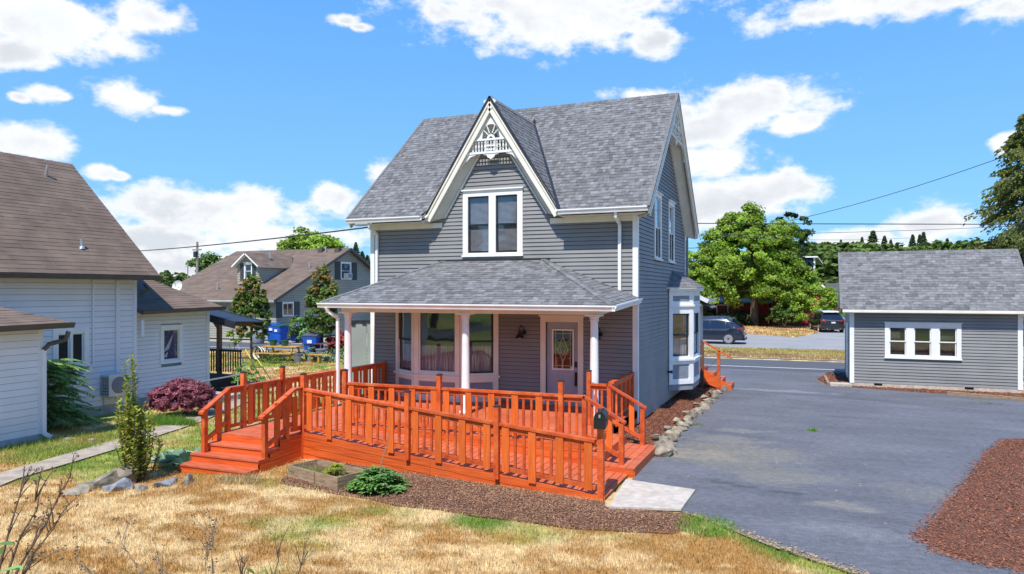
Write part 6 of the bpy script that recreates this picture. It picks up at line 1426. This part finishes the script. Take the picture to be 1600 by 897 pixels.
shrub('garden_plant', 'low green plant at the foot of the porch downspout', -16.2, 11.0, .8, 1.0, 'leaf_bright', 400, .06)
shrub('rose_bush', 'scruffy bush with pink flowers between the side porch and the stairs', -14.2, 2.2, .9, 1.2, 'leaf_plant', 700, .05, fl=('leaf_purple', 60, .05, 8))
# compound-leaf bush against the white wall
CB = thing('compound_leaf_bush', 'green bush with long drooping leaf sprays against the white house wall', 'bush', (-14.1, -4.9, -.2)); g = G(); LV = []; LT = []
for k in range(110):
    b = Vector((-14.3+random.uniform(-.25, .25), -5.0+random.uniform(-.2, .35), -.1)); z = random.uniform(.15, 1.75); a = random.uniform(-.5, 1.9); L = random.uniform(.6, 1.15)*(1.15-.25*z)
    s = b+Vector((.1*random.uniform(-1, 1), .1, z)); d = Vector((math.cos(a)*.75, math.sin(a), 0)); P = [s+d*L*q+Vector((0, 0, L*(.25*q-.42*q*q))) for q in (0, .25, .5, .75, 1)]
    if k % 4 == 0: g.tube([b, b.lerp(s, .5)+Vector((.04, 0, 0)), s], [.018, .013, .008], 5)
    g.tube(P, [.006, .005, .004, .003, .002], 4)
    for q in np.linspace(.15, 1, 11):
        c = s+d*L*q+Vector((0, 0, L*(.25*q-.42*q*q))); sd_ = Vector((-d.y, d.x, 0))
        for sg in (-1, 1):
            l = .17*random.uniform(.8, 1.2); e = c+(sd_*sg+d*.55)*l+Vector((0, 0, -.07)); w1 = d*.042
            LV += [c[:], (c.lerp(e, .5)+w1)[:], e[:], (c.lerp(e, .5)-w1)[:]]; LT.append(random.random())
g.build('stem', 'twig', CB); arr_obj('leaves', 'leaf_shade', LV, np.arange(len(LV)).reshape(-1, 4), parent=CB, tint=LT)
# columnar yellow-green shrub
CS = thing('columnar_shrub', 'tall slender yellow-green shrub growing beside the rock pile', 'shrub', (-7.6, -7.7, -.15)); g = G(); LV = []; LT = []; LT2 = []
for k in range(78):
    a = random.uniform(0, 6.28); tall = random.random(); H_ = random.choice((2.3, 2.05, 1.9)) if k < 7 else random.uniform(.45, 1.65); r1 = random.uniform(.02, .26) if k < 12 else random.uniform(.1, .52)*(1.2-H_*.38)
    b = Vector((-7.6+random.uniform(-.05, .05), -7.7+random.uniform(-.05, .05), -.17)); top = Vector((b.x-.08+math.cos(a)*r1, b.y+math.sin(a)*r1, b.z+H_*random.uniform(.9, 1.05)))
    P = [b, b.lerp(top, .3)+Vector((math.cos(a), math.sin(a), 0))*r1*.35, b.lerp(top, .7)+Vector((math.cos(a), math.sin(a), 0))*r1*.2, top]; g.tube(P, [.012, .009, .006, .002], 4)
    for q in np.linspace(.18, 1, int(H_*34)):
        i = min(2, int(q*3)); c = P[i].lerp(P[i+1], q*3-i); l = random.uniform(.055, .095); aa = random.uniform(0, 6.28); e = c+Vector((math.cos(aa)*l, math.sin(aa)*l, l*random.uniform(.1, .9))); s2 = Vector((-math.sin(aa), math.cos(aa), .3))*l*.34
        LV += [c[:], (c.lerp(e, .55)+s2)[:], e[:], (c.lerp(e, .55)-s2)[:]]; LT.append(random.random())
g.build('stem', 'twig', CS); LV = np.array(LV); arr_obj('leaves', 'leaf_yellow', LV, np.arange(len(LV)).reshape(-1, 4), parent=CS, tint=LT)
# purple laceleaf maple mound
JM = thing('purple_maple', 'low mounded purple laceleaf maple in front of the white rear wing', 'shrub', (-12.6, -1.9, -.15))
limbs(JM, (-12.6, -1.9, -.15), .5, .05, [(-13, -2, .5), (-12.1, -1.9, .5)]); crown(JM, [(-12.6, -1.9, .34), (-12.3, -1.75, .25), (-13.0, -2.2, .28)], [(.78, .66, .52), (.6, .5, .40), (.5, .5, .40)], 22000, .045, 'leaf_purple', name='leaves', k=520, cl=.20, flat=.5, shape=1, up=.1)
# broad-leaved plant beside the stairs
def rosette(name, label, x, y, n, L, m, cat='plant', z0=-.14, spread=.35, up=(.2, .9), wid=.55, cup=.25):
    t = thing(name, label, cat, (x, y, z0)); v = []; f = []; tt = []
    for k in range(n):
        a = random.uniform(0, 6.28); el = random.uniform(*up); l = L*random.uniform(.65, 1.15); c = Vector((x+math.cos(a)*spread*random.random()*.8, y+math.sin(a)*spread*random.random()*.8, z0+.03)); d = Vector((math.cos(a)*math.cos(el), math.sin(a)*math.cos(el), math.sin(el))); s = Vector((-math.sin(a), math.cos(a), 0)); o = len(v)
        prof = [(0, .03), (.25, .32), (.5, .5), (.75, .42), (1., .06)]; tn = random.random()
        for i, (q, wq) in enumerate(prof):
            p = c+d*l*q+Vector((0, 0, -.35*l*q*q)); rz_ = .03*l*math.sin(q*17+a)
            v += [(p-s*l*wq*wid+Vector((0, 0, cup*l*wq*.5+rz_)))[:], (p-s*l*wq*wid*.5+Vector((0, 0, -rz_)))[:], p[:], (p+s*l*wq*wid*.5+Vector((0, 0, rz_)))[:], (p+s*l*wq*wid+Vector((0, 0, cup*l*wq*.5-rz_)))[:]]
        for i in range(4):
            for j in range(4): q0 = o+i*5+j; f.append((q0, q0+1, q0+6, q0+5)); tt.append(tn)
    arr_obj('leaves', m, v, f, parent=t, tint=tt, smooth=True); return t
rosette('cabbage_plant', 'blue-green broad-leaved cabbage plant left of the orange stairs', -7.75, -6.55, 70, .42, 'leaf_cabbage', spread=.50, up=(.5, 1.4))
rosette('small_cabbage', 'pale green bushy seedling clump behind the cabbage plant', -7.5, -6.05, 30, .26, 'leaf_plant', spread=.35, up=(.5, 1.3))
def whorls(name, label, x, y, n, r, m, spread, h, z0, cat='plant'):
    t = thing(name, label, cat, (x, y, z0)); LV = []; LT = []; g = G()
    for k in range(n):
        a = random.uniform(0, 6.28); q = math.sqrt(random.random()); hz = h*(1-q*q*.7)*random.uniform(.55, 1.1); c = Vector((x+math.cos(a)*q*spread, y+math.sin(a)*q*spread*.8, z0+hz)); g.tube([(x+math.cos(a)*q*spread*.4, y+math.sin(a)*q*spread*.3, z0), c], .006, 4); tn = random.random()
        for j in range(8):
            b = 2*math.pi*j/8+a; l = r*random.uniform(.8, 1.15); e = c+Vector((math.cos(b)*l, math.sin(b)*l, random.uniform(-.02, .03))); s = Vector((-math.sin(b), math.cos(b), 0))*l*.19; LV += [c[:], (c.lerp(e, .6)+s+Vector((0, 0, .012)))[:], e[:], (c.lerp(e, .6)-s+Vector((0, 0, .012)))[:]]; LT.append(tn)
    g.build('stem', 'leaf_plant', t); arr_obj('leaves', m, LV, np.arange(len(LV)).reshape(-1, 4), parent=t, tint=LT); return t
lp = whorls('lupin_plant', 'leafy green plant with star-shaped leaves beside the wooden planter box', -2.85, -7.0, 150, .135, 'leaf_plant', .48, .40, -.04)
G().tube([(-2.8, -7.05, .1), (-2.75, -7.1, .45), (-2.58, -7.15, .85), (-2.5, -7.2, 1.1)], [.012, .010, .008, .004], 5).build('dry_stalk', 'dry_stalk', lp)
whorls('planter_seedling', 'yellow-green seedlings growing in the right end of the planter box', -3.75, -6.95, 40, .07, 'leaf_yellow', .24, .22, .12)
clump('planter_weeds', -4.45, -6.8, .45, 500, .12, (.30, .32, .12), 'sparse dry weeds inside the wooden planter box', z=.12, ry=.18, cat='weed')
# dry branches by the stairs
g = G()
for k in range(7): a = Vector((-5.45+random.uniform(-.1, .5), -7.1+random.uniform(-.15, .15), -.1)); g.tube([a, a+Vector((random.uniform(.15, .4), random.uniform(-.1, .2), random.uniform(.02, .2)))], [.008, .003], 4)
g.build('dead_twigs', 'dry_stalk', label='dead grey twigs lying beside the bottom of the orange stairs', category='twigs')
# ------------------------------------------------------------------ bare shrub in the foreground
def bare(name, label, base, tips, m='twig', r=.012, buds=True, cat='shrub', fork=3):
    t = thing(name, label, cat, base); base = Vector(base); g = G(); bd = []
    for tip in tips:
        tip = Vector(tip); P = [base.lerp(tip, q)+Vector((random.uniform(-1, 1), random.uniform(-1, 1), random.uniform(-1, 1)))*.02*(q > 0) for q in (0, .3, .55, .75, .9, 1)]; g.tube(P, [r, r*.8, r*.6, r*.45, r*.3, r*.15], 5)
        for q in range(fork*3):
            s = random.uniform(.5, .97); i = P[3].lerp(P[5], (s-.5)*2) if s > .7 else P[2].lerp(P[3], random.random()); d = ((tip-base).normalized()+Vector((random.uniform(-1, 1), random.uniform(-1, 1), random.uniform(-.4, .8)))*.75).normalized(); L = random.uniform(.05, .26)
            e = i+d*L; g.tube([i, i.lerp(e, .5)+Vector((0, 0, .01)), e], [r*.3, r*.22, r*.1], 4); bd.append(e)
            if L > .15: k = i.lerp(e, .6); e2 = k+Vector((random.uniform(-1, 1), random.uniform(-1, 1), random.uniform(0, 1)))*.06; g.tube([k, e2], [r*.2, r*.1], 4); bd.append(e2)
        bd += [P[3], P[4], tip]
    g.build('branch', m, t)
    if buds:
        LV = []; LT = []
        for b in bd:
            for j in range(7): d = Vector((random.gauss(0, 1), random.gauss(0, 1), random.gauss(0, 1))).normalized(); c = b+d*.006; e = b+d*random.uniform(.010, .024); s = d.orthogonal().normalized()*.006; LV += [c[:], (c.lerp(e, .5)+s)[:], e[:], (c.lerp(e, .5)-s)[:]]; LT.append(random.random()*.5)
        arr_obj('withered_buds', 'twig', LV, np.arange(len(LV)).reshape(-1, 4), parent=t, tint=LT, kind='stuff')
    return t
def broadleaf(g, c, d, l, wd=.5):
    c = Vector(c); d = Vector(d).normalized(); s = d.cross(Vector((0, 0, 1))).normalized(); P = []
    for q, k in ((0, .05), (.2, .6), (.45, 1), (.7, .85), (.9, .4), (1, .05)):
        p = c+d*l*q+Vector((0, 0, -.15*l*q*q)); P.append((p-s*wd*l*.5*k+Vector((0, 0, .05*l*k)), p, p+s*wd*l*.5*k+Vector((0, 0, .05*l*k))))
    vs = [q for r_ in P for q in r_]; g.add(vs, [(i*3+j, i*3+j+1, i*3+j+4, i*3+j+3) for i in range(5) for j in range(2)], random.random())
W = lambda u, v, D: tuple(CAM+(FWD+RGT*((u-800)/1130)+Vector((0, 0, (457-v)/1130)))*D)
b1 = bare('bare_shrub', 'leafless dark twiggy shrub reaching in at the lower left corner', W(-60, 1060, 4.4), [W(42, 752, 4.5), W(62, 768, 4.3), W(109, 742, 4.6), W(92, 800, 4.5), W(58, 868, 4.2)], fork=3, r=.014)
for a_, d_, l_ in ((W(-5, 850, 4.2), RGT*.9+Vector((0, 0, .1)), .10), (W(0, 893, 4.2), RGT*.9+Vector((0, 0, .25)), .14), (W(-8, 880, 4.1), RGT*.3+Vector((0, 0, .8)), .12)): g = G(); broadleaf(g, a_, d_, l_, .62); g.build('leaf', 'leaf_plant', b1)
b2 = bare('dry_shrub', 'thin pale dry stems standing in front of the lawn at the bottom edge', W(330, 1100, 5.), [W(185, 832, 5), W(118, 868, 4.9), W(243, 872, 5.1), W(330, 822, 5.2), W(322, 850, 4.9)], m='dry_stalk', fork=3)
b3 = bare('dry_shrub', 'forked grey twigs just right of the pale dry stems at the bottom edge', W(400, 1080, 5.1), [W(440, 850, 5.2), W(478, 856, 5.1), W(375, 880, 5.0)], m='twig', fork=3, buds=False)
for a_, d_ in ((W(398, 897, 5), RGT*-.8+Vector((0, 0, .7))), (W(404, 897, 5), RGT*.8+Vector((0, 0, .5)))): g = G(); broadleaf(g, a_, d_, .075, .6); g.build('leaf', 'leaf_bright', b3)
# ------------------------------------------------------------------ rocks
def rock(x, y, z, sx, sy, sz, rot, seed, m='rock', **props):
    bm = bmesh.new(); bmesh.ops.create_icosphere(bm, subdivisions=3, radius=1.); rr = random.Random(seed); pl_ = [(Vector((rr.gauss(0, 1), rr.gauss(0, 1), rr.gauss(0, .8))).normalized(), rr.uniform(.42, .8)) for _ in range(13)]
    for v in bm.verts:
        for n, d in pl_:
            k = v.co.dot(n)-d
            if k > 0: v.co -= n*k
        v.co *= 1+.10*mnoise.noise(v.co*2.2+Vector((seed, 0, 0)))+.04*mnoise.noise(v.co*7+Vector((seed, 5, 0)))
    ca, sa = math.cos(rot), math.sin(rot); vs = []
    for v in bm.verts: a, b, c = v.co.x*sx, v.co.y*sy, v.co.z*sz; vs.append((x+a*ca-b*sa, y+a*sa+b*ca, z+sz*.45+c))
    g = G(); g.add(vs, [tuple(q.index for q in f.verts) for f in bm.faces]); bm.free(); return g.build('rock', m, smooth=False, **props)
pts = [(1.06, -2.5), (1.2, -2.3), (1.02, -2.28), (.96, -2.0), (1.02, -1.68), (.92, -1.35), (1.0, -1.02), (.92, -.7), (1.02, -.35), (.92, .05), (1.03, .4), (.94, .8), (1.04, 1.2), (.95, 1.65), (1.05, 2.1), (.94, 2.55), (1.06, 3.0), (.95, 3.5), (1.08, 4.0), (.96, 4.5), (1.08, 5.0), (1.0, 5.55), (1.1, 6.1), (1.02, 6.7), (1.14, 7.3), (1.22, 7.8)]
for i, (x, y) in enumerate(pts):
    big = 1.25 if i < 6 else 1.
    rock(x-.02, y, -.04, random.uniform(.17, .25)*big, random.uniform(.13, .2)*big, random.uniform(.12, .19)*big, random.uniform(0, 3), 10+i, label='rough tan-grey stone in the border between the bark bed and the driveway', category='rock', group='border stones beside the house')
for i, (x, y) in enumerate([(.72, -1.3), (.74, -.2), (.78, 1.0), (.8, 2.3), (.84, 3.8), (.88, 5.2), (.92, 6.5)]):
    rock(x, y, .12, random.uniform(.12, .18), random.uniform(.1, .15), random.uniform(.05, .08), random.uniform(0, 3), 60+i, label='flat stone laid on top of the border stones at the bark side', category='rock', group='flat top stones beside the house')
PR_ = [(-7.95, -8.12, .27, .18, .20, 'rock', 'large upright brown rock at the back of the lawn rock pile'), (-7.68, -7.92, .20, .16, .24, 'rock', 'tall dark rock with a pale crack in the lawn rock pile'), (-7.32, -8.28, .24, .16, .13, 'rock_blue', 'blue-grey smooth rock at the front of the lawn rock pile'),
       (-6.95, -8.2, .22, .12, .09, 'rock', 'long pale flat rock right of the blue-grey rock'), (-6.75, -7.85, .25, .15, .10, 'rock_blue', 'dark flat slab between the lawn rock pile and the shrub'), (-6.45, -7.65, .17, .12, .11, 'rock', 'small pale rock at the right end of the lawn rock pile'),
       (-7.95, -8.6, .22, .15, .09, 'rock', 'low tan rock at the left front of the lawn rock pile'), (-7.62, -8.32, .13, .1, .1, 'rock_blue', 'small mossy rock in the middle of the lawn rock pile'), (-8.2, -8.32, .15, .1, .08, 'rock', 'small sunken rock at the far left of the lawn rock pile')]
for i, (x, y, a, b, c, m, l) in enumerate(PR_): rock(x, y, gz(x, y)-.04, a*1.3, b*1.3, c*1.35, random.uniform(0, 3), 90+i, m=m, label=l, category='rock')
rock(-12.5, -5.5, -.2, .2, .14, .08, .3, 120, label='flat grey stone at the downspout of the white front wing', category='rock'); rock(-11.9, -5.35, -.2, .2, .12, .06, .9, 121, label='flat stone in the grass between the path and the white house', category='rock')
# ================================================================== CARS
def car(label, x, y, heading, body, L=4.7, Wd=1.85, Hh=1.72, roofm=None, rear_lights='tail_red', plate=True):
    """local frame: +x is the front of the car"""
    t = thing('parked_car', label, 'car', (x, y, 0), local=True); t.rotation_euler = (0, 0, heading); h = Wd/2
    st = [  # x, zlow, zbelt, zroof, half width low, half width belt, half width roof
        (0, .42, .78, .80, .80, .80, .74), (.06, .30, .98, 1.0, .90, .92, .84), (.25, .27, 1.06, 1.24, .96, .98, .78), (.72, .27, 1.06, 1.57, .99, 1., .74), (1.05, .27, 1.05, 1.66, 1., 1., .74), (1.6, .27, 1.03, 1.71, 1., 1., .76), (2.4, .27, 1.01, 1.70, 1., 1., .76), (2.95, .27, 1.0, 1.62, 1., 1., .74), (3.3, .27, .99, 1.36, 1., .99, .74), (3.62, .27, .98, 1.06, .99, .97, .80), (4.2, .28, .90, .93, .96, .93, .82), (4.55, .32, .74, .78, .88, .86, .78), (4.7, .40, .62, .64, .78, .76, .70)]
    kx = L/4.7; kz = Hh/1.72; v = []; f = []; n = 12
    for xx, zl, zb, zr_, wl, wb, wr in st:
        zl *= kz; zb *= kz; zr_ *= kz; X = -xx*kx*-1-L/2; zm = (zl+zb)/2
        ring = [(-.7*wl, zl-.02), (-wl, zl+.05), (-wl*1.01, zm), (-wb, zb), (-wr-(wb-wr)*.12, zr_-.07*(zr_-zb > .1)), (-wr*.8, zr_), (wr*.8, zr_), (wr+(wb-wr)*.12, zr_-.07*(zr_-zb > .1)), (wb, zb), (wl*1.01, zm), (wl, zl+.05), (.7*wl, zl-.02)]
        v += [(X, a*h, z) for a, z in ring]
    for i in range(len(st)-1):
        for j in range(n): f.append((i*n+j, i*n+(j+1) % n, (i+1)*n+(j+1) % n, (i+1)*n+j))
    f.append(tuple(range(n-1, -1, -1))); f.append(tuple(range((len(st)-1)*n, len(st)*n)))
    g = G(); g.add(v, f); b = g.build('body', body, t, smooth=True)
    md = b.modifiers.new('bevel', 'BEVEL'); md.width = .02; md.segments = 2; md.limit_method = 'ANGLE'; md.angle_limit = R(35)
    def S(xx):      # interpolated station
        for p, q in zip(st[:-1], st[1:]):
            if p[0] <= xx <= q[0]: k = (xx-p[0])/(q[0]-p[0]); return [p[i]+(q[i]-p[i])*k for i in range(7)]
    def side_glass(xs, sg, m='car_glass', name='side_window'):
        V = []
        for xx in xs: s = S(xx); zb, zr_ = s[2]*kz, s[3]*kz; wq = s[6]+(s[5]-s[6])*.12; V.append(((xx*kx-L/2), sg*(s[5]*h-.0+.006), zb+.03)); V.append(((xx*kx-L/2), sg*((wq+(s[5]-wq)*.16)*h+.006), zr_-.07-(zr_-.07-zb)*.16))
        g = G(); k = len(xs); g.add(V, [(2*i, 2*i+2, 2*i+3, 2*i+1) for i in range(k-1)]); return g.build(name, m, t)
    for sg in (-1, 1):
        side_glass([.62, .8, 1.05], sg, name='quarter_window'); side_glass([1.15, 1.6, 2.02], sg); side_glass([2.1, 2.5, 3.0], sg)
        for xw in (.92, 3.72):
            X = xw*kx-L/2; c = (X, sg*(h-.11), .36)
            wl_ = G().lathe([(.24, -.11), (.35, -.10), (.36, -.05), (.36, .05), (.35, .10), (.24, .11)], c, 24, axis='y').build('wheel', 'tyre', t)
            gr = G()
            for q in range(5): a = 2*math.pi*q/5+.3; gr.beam((c[0], c[1]+sg*.12, c[2]), (c[0]+.25*math.cos(a), c[1]+sg*.12, c[2]+.25*math.sin(a)), .03, .085, up=(-math.sin(a), 0, math.cos(a)))
            gr.lathe([(.245, -.01), (.275, -.01), (.275, .01), (.245, .01)], (c[0], c[1]+sg*.115, c[2]), 24, axis='y'); gr.build('rim', 'alloy', wl_)
            ar = G(); V = []
            for i in range(13): a = math.pi*i/12; V += [(X+.41*math.cos(a), sg*(h*1.005), .34+.41*math.sin(a)), (X+.36*math.cos(a)*1.02, sg*(h*1.005), .34+.37*math.sin(a))]
            ar.add([p for p in V], [(2*i, 2*i+2, 2*i+3, 2*i+1) for i in range(12)]); ar.build('wheel_arch', 'trim_black', t)
            G().lathe([(.37, sg*-.20), (.37, sg*.0)], (X, sg*(h+.003), .36), 24, axis='y').build('wheel_well', 'trim_black', t)
        s = S(.12); X = .10*kx-L/2
        G().slab([(X-.06, sg*h*.60, .86*kz), (X-.03, sg*h*.93, .86*kz), (X+.28, sg*h*1.0, .98*kz), (X+.2, sg*h*.98, 1.08*kz), (X-.0, sg*h*.90, 1.06*kz), (X-.04, sg*h*.60, 1.02*kz)], (-.02, sg*.02, 0)).build('tail_light', rear_lights, t)
        G().beam((.9*kx-L/2, sg*h*.62, 1.73*kz), (3.0*kx-L/2, sg*h*.62, 1.69*kz), .03, .03).build('roof_rail', 'chrome', t)
        G().box(2.85*kx-L/2, 3.0*kx-L/2, sg*h*1.0-(.0 if sg > 0 else .18), sg*h*1.0+(.18 if sg > 0 else 0), 1.02, 1.17).build('mirror', body, t); G().box(.45*kx-L/2, 4.3*kx-L/2, sg*h*1.0-.012, sg*h*1.0+.012, .27, .40).build('sill_cladding', 'trim_black', t)
        G().box(1.9*kx-L/2, 2.05*kx-L/2, sg*h*1.0-.015, sg*h*1.0+.02, .88, .92).build('door_handle', 'chrome', t)
    # rear window, hatch details, bumper, plate
    def rear(y_, z_, k=0.):   # point on the rear surface
        a, b_ = (.06, .25) if z_ < 1.2*kz else (.25, .62)
        for p, q in zip(st[:-1], st[1:]):
            if p[3]*kz <= z_ <= q[3]*kz: kk = (z_-p[3]*kz)/(q[3]*kz-p[3]*kz); return (p[0]+(q[0]-p[0])*kk)*kx-L/2
        return .0-L/2
    g = G(); zz = [1.10*kz, 1.28*kz, 1.44*kz, 1.56*kz]; V = []
    for z_ in zz: wq = (.74+.05*(1.56*kz-z_))*h; X = rear(0, z_)-.012; V += [(X, -wq, z_+.01), (X, wq, z_+.01)]
    g.add(V, [(2*i, 2*i+1, 2*i+3, 2*i+2) for i in range(3)]); g.build('rear_window', 'car_glass', t)
    X = -L/2; G().box(X-.06, X+.25, -h*.93, h*.93, .40, .62).build('rear_bumper', body, t); G().box(X-.07, X+.2, -h*.8, h*.8, .26, .42).build('bumper_skirt', 'trim_black', t)
    if plate: G().box(X-.015, X+.02, -.16, .16, .78, .90).build('licence_plate', 'plate_white', t)
    G().box(X+.55, X+.72, -h*.66, h*.66, 1.60*kz, 1.66*kz).build('spoiler', body, t); G().box(X-.0, X+.03, -h*.55, h*.55, .98, 1.01).build('hatch_trim', 'chrome', t); G().box(L/2-.12, L/2+.02, -h*.8, h*.8, .3, .55).build('front_bumper', 'trim_black', t)
    for sg in (-1, 1): G().lathe([(.05, -.06), (.05, .0)], (X-.06, sg*.5, .32), 10, axis='x').build('exhaust', 'chrome', t); G().box(L/2-.28, L/2-.06, sg*h*.72-.12, sg*h*.72+.12, .66, .78).build('headlight', 'chrome', t)
    if roofm: G().slab([(-1.35*kx, -h*.66, 1.735*kz), (.55*kx, -h*.66, 1.72*kz), (.55*kx, h*.66, 1.72*kz), (-1.35*kx, h*.66, 1.735*kz)], (0, 0, .02)).slab([(-1.72*kx, -h*.62, 1.63*kz), (-1.36*kx, -h*.66, 1.735*kz), (-1.36*kx, h*.66, 1.735*kz), (-1.72*kx, h*.62, 1.63*kz)], (0, 0, .02)).build('roof_sky_sheen', roofm, t)  # pale panel puts the sky's reflection into the roof colour
    return t
car('dark navy car on the side street with its red tail light showing', -2.45, 31.95, math.pi, 'car_navy', L=4.8, Wd=1.9, Hh=1.70)
car('grey car parked beyond the dark navy car, only its rear showing', -2.9, 37.4, math.pi, 'car_gray', L=4.6, Wd=1.85, Hh=1.60)
car('black sport utility car parked facing away near the garage, roof whitened as sky reflection', 5.15, 50.6, R(103), 'car_black', L=4.7, Wd=1.95, Hh=1.75, roofm='white_paint')

# ================================================================== YARD THINGS ON THE LEFT
def bin_(label, x, y, m, rot=0., k=1., lid='lid_gray', group=None):
    t = thing('wheelie_bin', label, 'bin', (x, y, 0), local=True); t.rotation_euler = (0, 0, rot); a, b, H_ = .24*k, .29*k, 1.0*k
    g = G(); lev = [(0.08, a*.9), (.14, a), (.62*H_, a+(b-a)*.6), (.66*H_, b*1.04), (H_-.04, b*1.12), (H_, b*1.12)]; v = []
    for z, r_ in lev: c = .05; v += [(-r_+c, -r_*1.1, z), (r_-c, -r_*1.1, z), (r_, -r_*1.1+c, z), (r_, r_*1.1-c, z), (r_-c, r_*1.1, z), (-r_+c, r_*1.1, z), (-r_, r_*1.1-c, z), (-r_, -r_*1.1+c, z)]
    g.add(v, [(i*8+j, i*8+(j+1) % 8, (i+1)*8+(j+1) % 8, (i+1)*8+j) for i in range(5) for j in range(8)]+[tuple(range(7, -1, -1)), tuple(range(40, 48))]); g.build('body', m, t)
    G().slab([(-b*1.2, -b*1.3, H_), (b*1.2, -b*1.3, H_), (b*1.15, b*1.3, H_+.07), (-b*1.15, b*1.3, H_+.07)], (0, 0, .05)).build('lid', lid, t); G().beam((-b, b*1.42, H_-.02), (b, b*1.42, H_-.02), .035, .035).build('handle', lid, t)
    G().box(-.12, .12, -b*1.2-.006, -b*1.1, .70*H_, .84*H_).build('sticker', 'plate_white', t)
    for s in (-1, 1): G().lathe([(.11, -.03), (.11, .03)], (s*a*1.05, a*1.1, .11), 14, axis='x').build('wheel', 'tyre', t)
    return t
bin_('large blue wheeled bin standing alone right of the picnic table', -19.2, 12.3, 'bin_blue', .3, 1.18)
bin_('blue wheeled bin at the left of the roadside bins, beside the grey tub', -29.0, 20.9, 'bin_blue', .2, 1.2, lid='bin_blue'); bin_('blue wheeled bin with stickers and green lid in the roadside row', -27.95, 20.3, 'bin_blue', -.1, 1.15, lid='green_plastic'); bin_('blue wheeled bin at the back of the roadside bins', -27.9, 21.9, 'bin_blue', 0., 1.2)
t = thing('grey_tub', 'round-topped pale grey tub at the left of the roadside bins', 'tub', (-29.4, 20.3, 0)); G().lathe([(.34, 0), (.38, .1), (.40, .6), (.36, .8), (.2, .92), (.02, .95)], (-29.5, 20.0, 0), 16).build('body', 'bin_gray', t, smooth=True)
# picnic table
PT_ = thing('picnic_table', 'yellow wooden picnic table cluttered with plant pots in the dry yard', 'table', (-19.9, 10.9, 0), local=True); PT_.rotation_euler = (0, 0, .15)
for k in range(4): G().box(-.95, .95, -.36+k*.18, -.19+k*.18, .70, .74).build('top_board', 'yellow_wood', PT_)
for s in (-1, 1):
    G().box(-.95, .95, s*.75-.13, s*.75+.13, .42, .46).build('seat', 'yellow_wood', PT_)
    for q in (-1, 1): G().beam((s*.7, q*.62, 0), (s*.7, q*.22, .7), .04, .1, up=(0, 0, 1)).build('leg', 'yellow_wood', PT_)
    G().box(s*.7-.02, s*.7+.02, -.8, .8, .34, .42).build('crossbar', 'yellow_wood', PT_)
def pot(label, x, y, z, r_, h, m):
    t = thing('plant_pot', label, 'plant pot', (x, y, z)); G().lathe([(r_*.7, 0), (r_, h*.9), (r_*1.08, h*.9), (r_*1.08, h), (r_*.92, h), (r_*.9, h*.85)], (x, y, z), 14).build('pot', m, t); return t
pot('dark green pot standing at the left of the yellow table top', -20.5, 10.95, .74, .2, .3, 'green_plastic'); pot('second dark green pot beside the first on the yellow table', -19.85, 11.0, .74, .2, .28, 'green_plastic')
pot('grey pot on the ground in front of the yellow table', -18.95, 10.9, .0, .24, .42, 'pot_gray'); pot('grey pot between the other two grey pots by the table', -18.5, 11.3, .0, .23, .42, 'pot_gray'); pot('tall grey pot at the right end of the pots', -18.2, 11.7, .0, .27, .6, 'pot_gray')
pot('black pot on the wooden bench right of the table', -18.9, 12.0, .45, .2, .3, 'trim_black'); 
t = thing('garden_bench', 'low brown wooden bench behind the grey pots', 'bench', (-18.7, 12.2, 0))
for k in range(3): G().box(-19.6, -17.9, 12.0+k*.15, 12.13+k*.15, .78, .82).build('slat', 'red_brown', t)
for x in (-19.4, -18.1): G().box(x, x+.08, 12.0, 12.4, 0, .78).build('leg', 'red_brown', t)
t = thing('low_bench', 'narrow pale wooden bench reaching towards the blue bin', 'bench', (-18.1, 11.2, 0)); G().box(-18.4, -17.2, 10.95, 11.2, .34, .39).build('seat', 'yellow_wood', t); G().box(-17.9, -17.8, 11., 11.15, 0, .34).build('leg', 'yellow_wood', t); G().box(-18.35, -18.25, 11., 11.15, 0, .34).build('leg', 'yellow_wood', t)
t = thing('hose_heap', 'bundle of white and black hoses heaped left of the yellow table', 'hose', (-21.2, 10.6, 0))
for k in range(7): r_ = .3-.02*k; G().tube([(-21.25+r_*math.cos(a)+.03*k, 10.6+.08*k, .36+r_*math.sin(a)*1.1) for a in [2*math.pi*i/14 for i in range(15)]], .032, 6).build('coil', 'white_paint' if k % 2 else 'trim_black', t)
t = thing('concrete_block', 'low grey concrete edging block beside the dark bush', 'block', (-17.6, 12.2, 0)); G().box(-18.4, -16.4, 12.1, 12.3, 0, .35).box(-18.42, -16.38, 12.08, 12.32, .35, .40).build('block', 'foundation', t)
t = thing('yellow_stand', 'yellow tubular stand leaning in the yard behind the left stair rail', 'stand', (-15.4, 4.3, 0))
for a, b in (((-16.3, 4.5, 1.15), (-15.0, 4.0, .0)), ((-16.1, 4.7, 1.0), (-14.75, 4.2, .0)), ((-15.6, 4.2, .5), (-15.4, 4.45, .5))): G().tube([a, b], .018, 6).build('tube', 'yellow_paint', t)
t = thing('garden_stake', 'thin grey stake leaning beside the side porch post', 'stake', (-16.3, 4.2, 0)); G().tube([(-16.6, 4.4, 1.35), (-15.9, 4.2, .1)], .018, 5).build('shaft', 'galvanised', t)
for i, (x, y) in enumerate(((-19.9, 10.1), (-17.4, 11.6))): shrub('dry_brush', ('low green weeds under the yellow picnic table', 'grey brush heap beside the blue bin')[i], x, y, .4, 1.3, ('leaf_mid', 'leaf_cabbage')[i], 350, .05, stems=False)
bpy.context.view_layer.update()
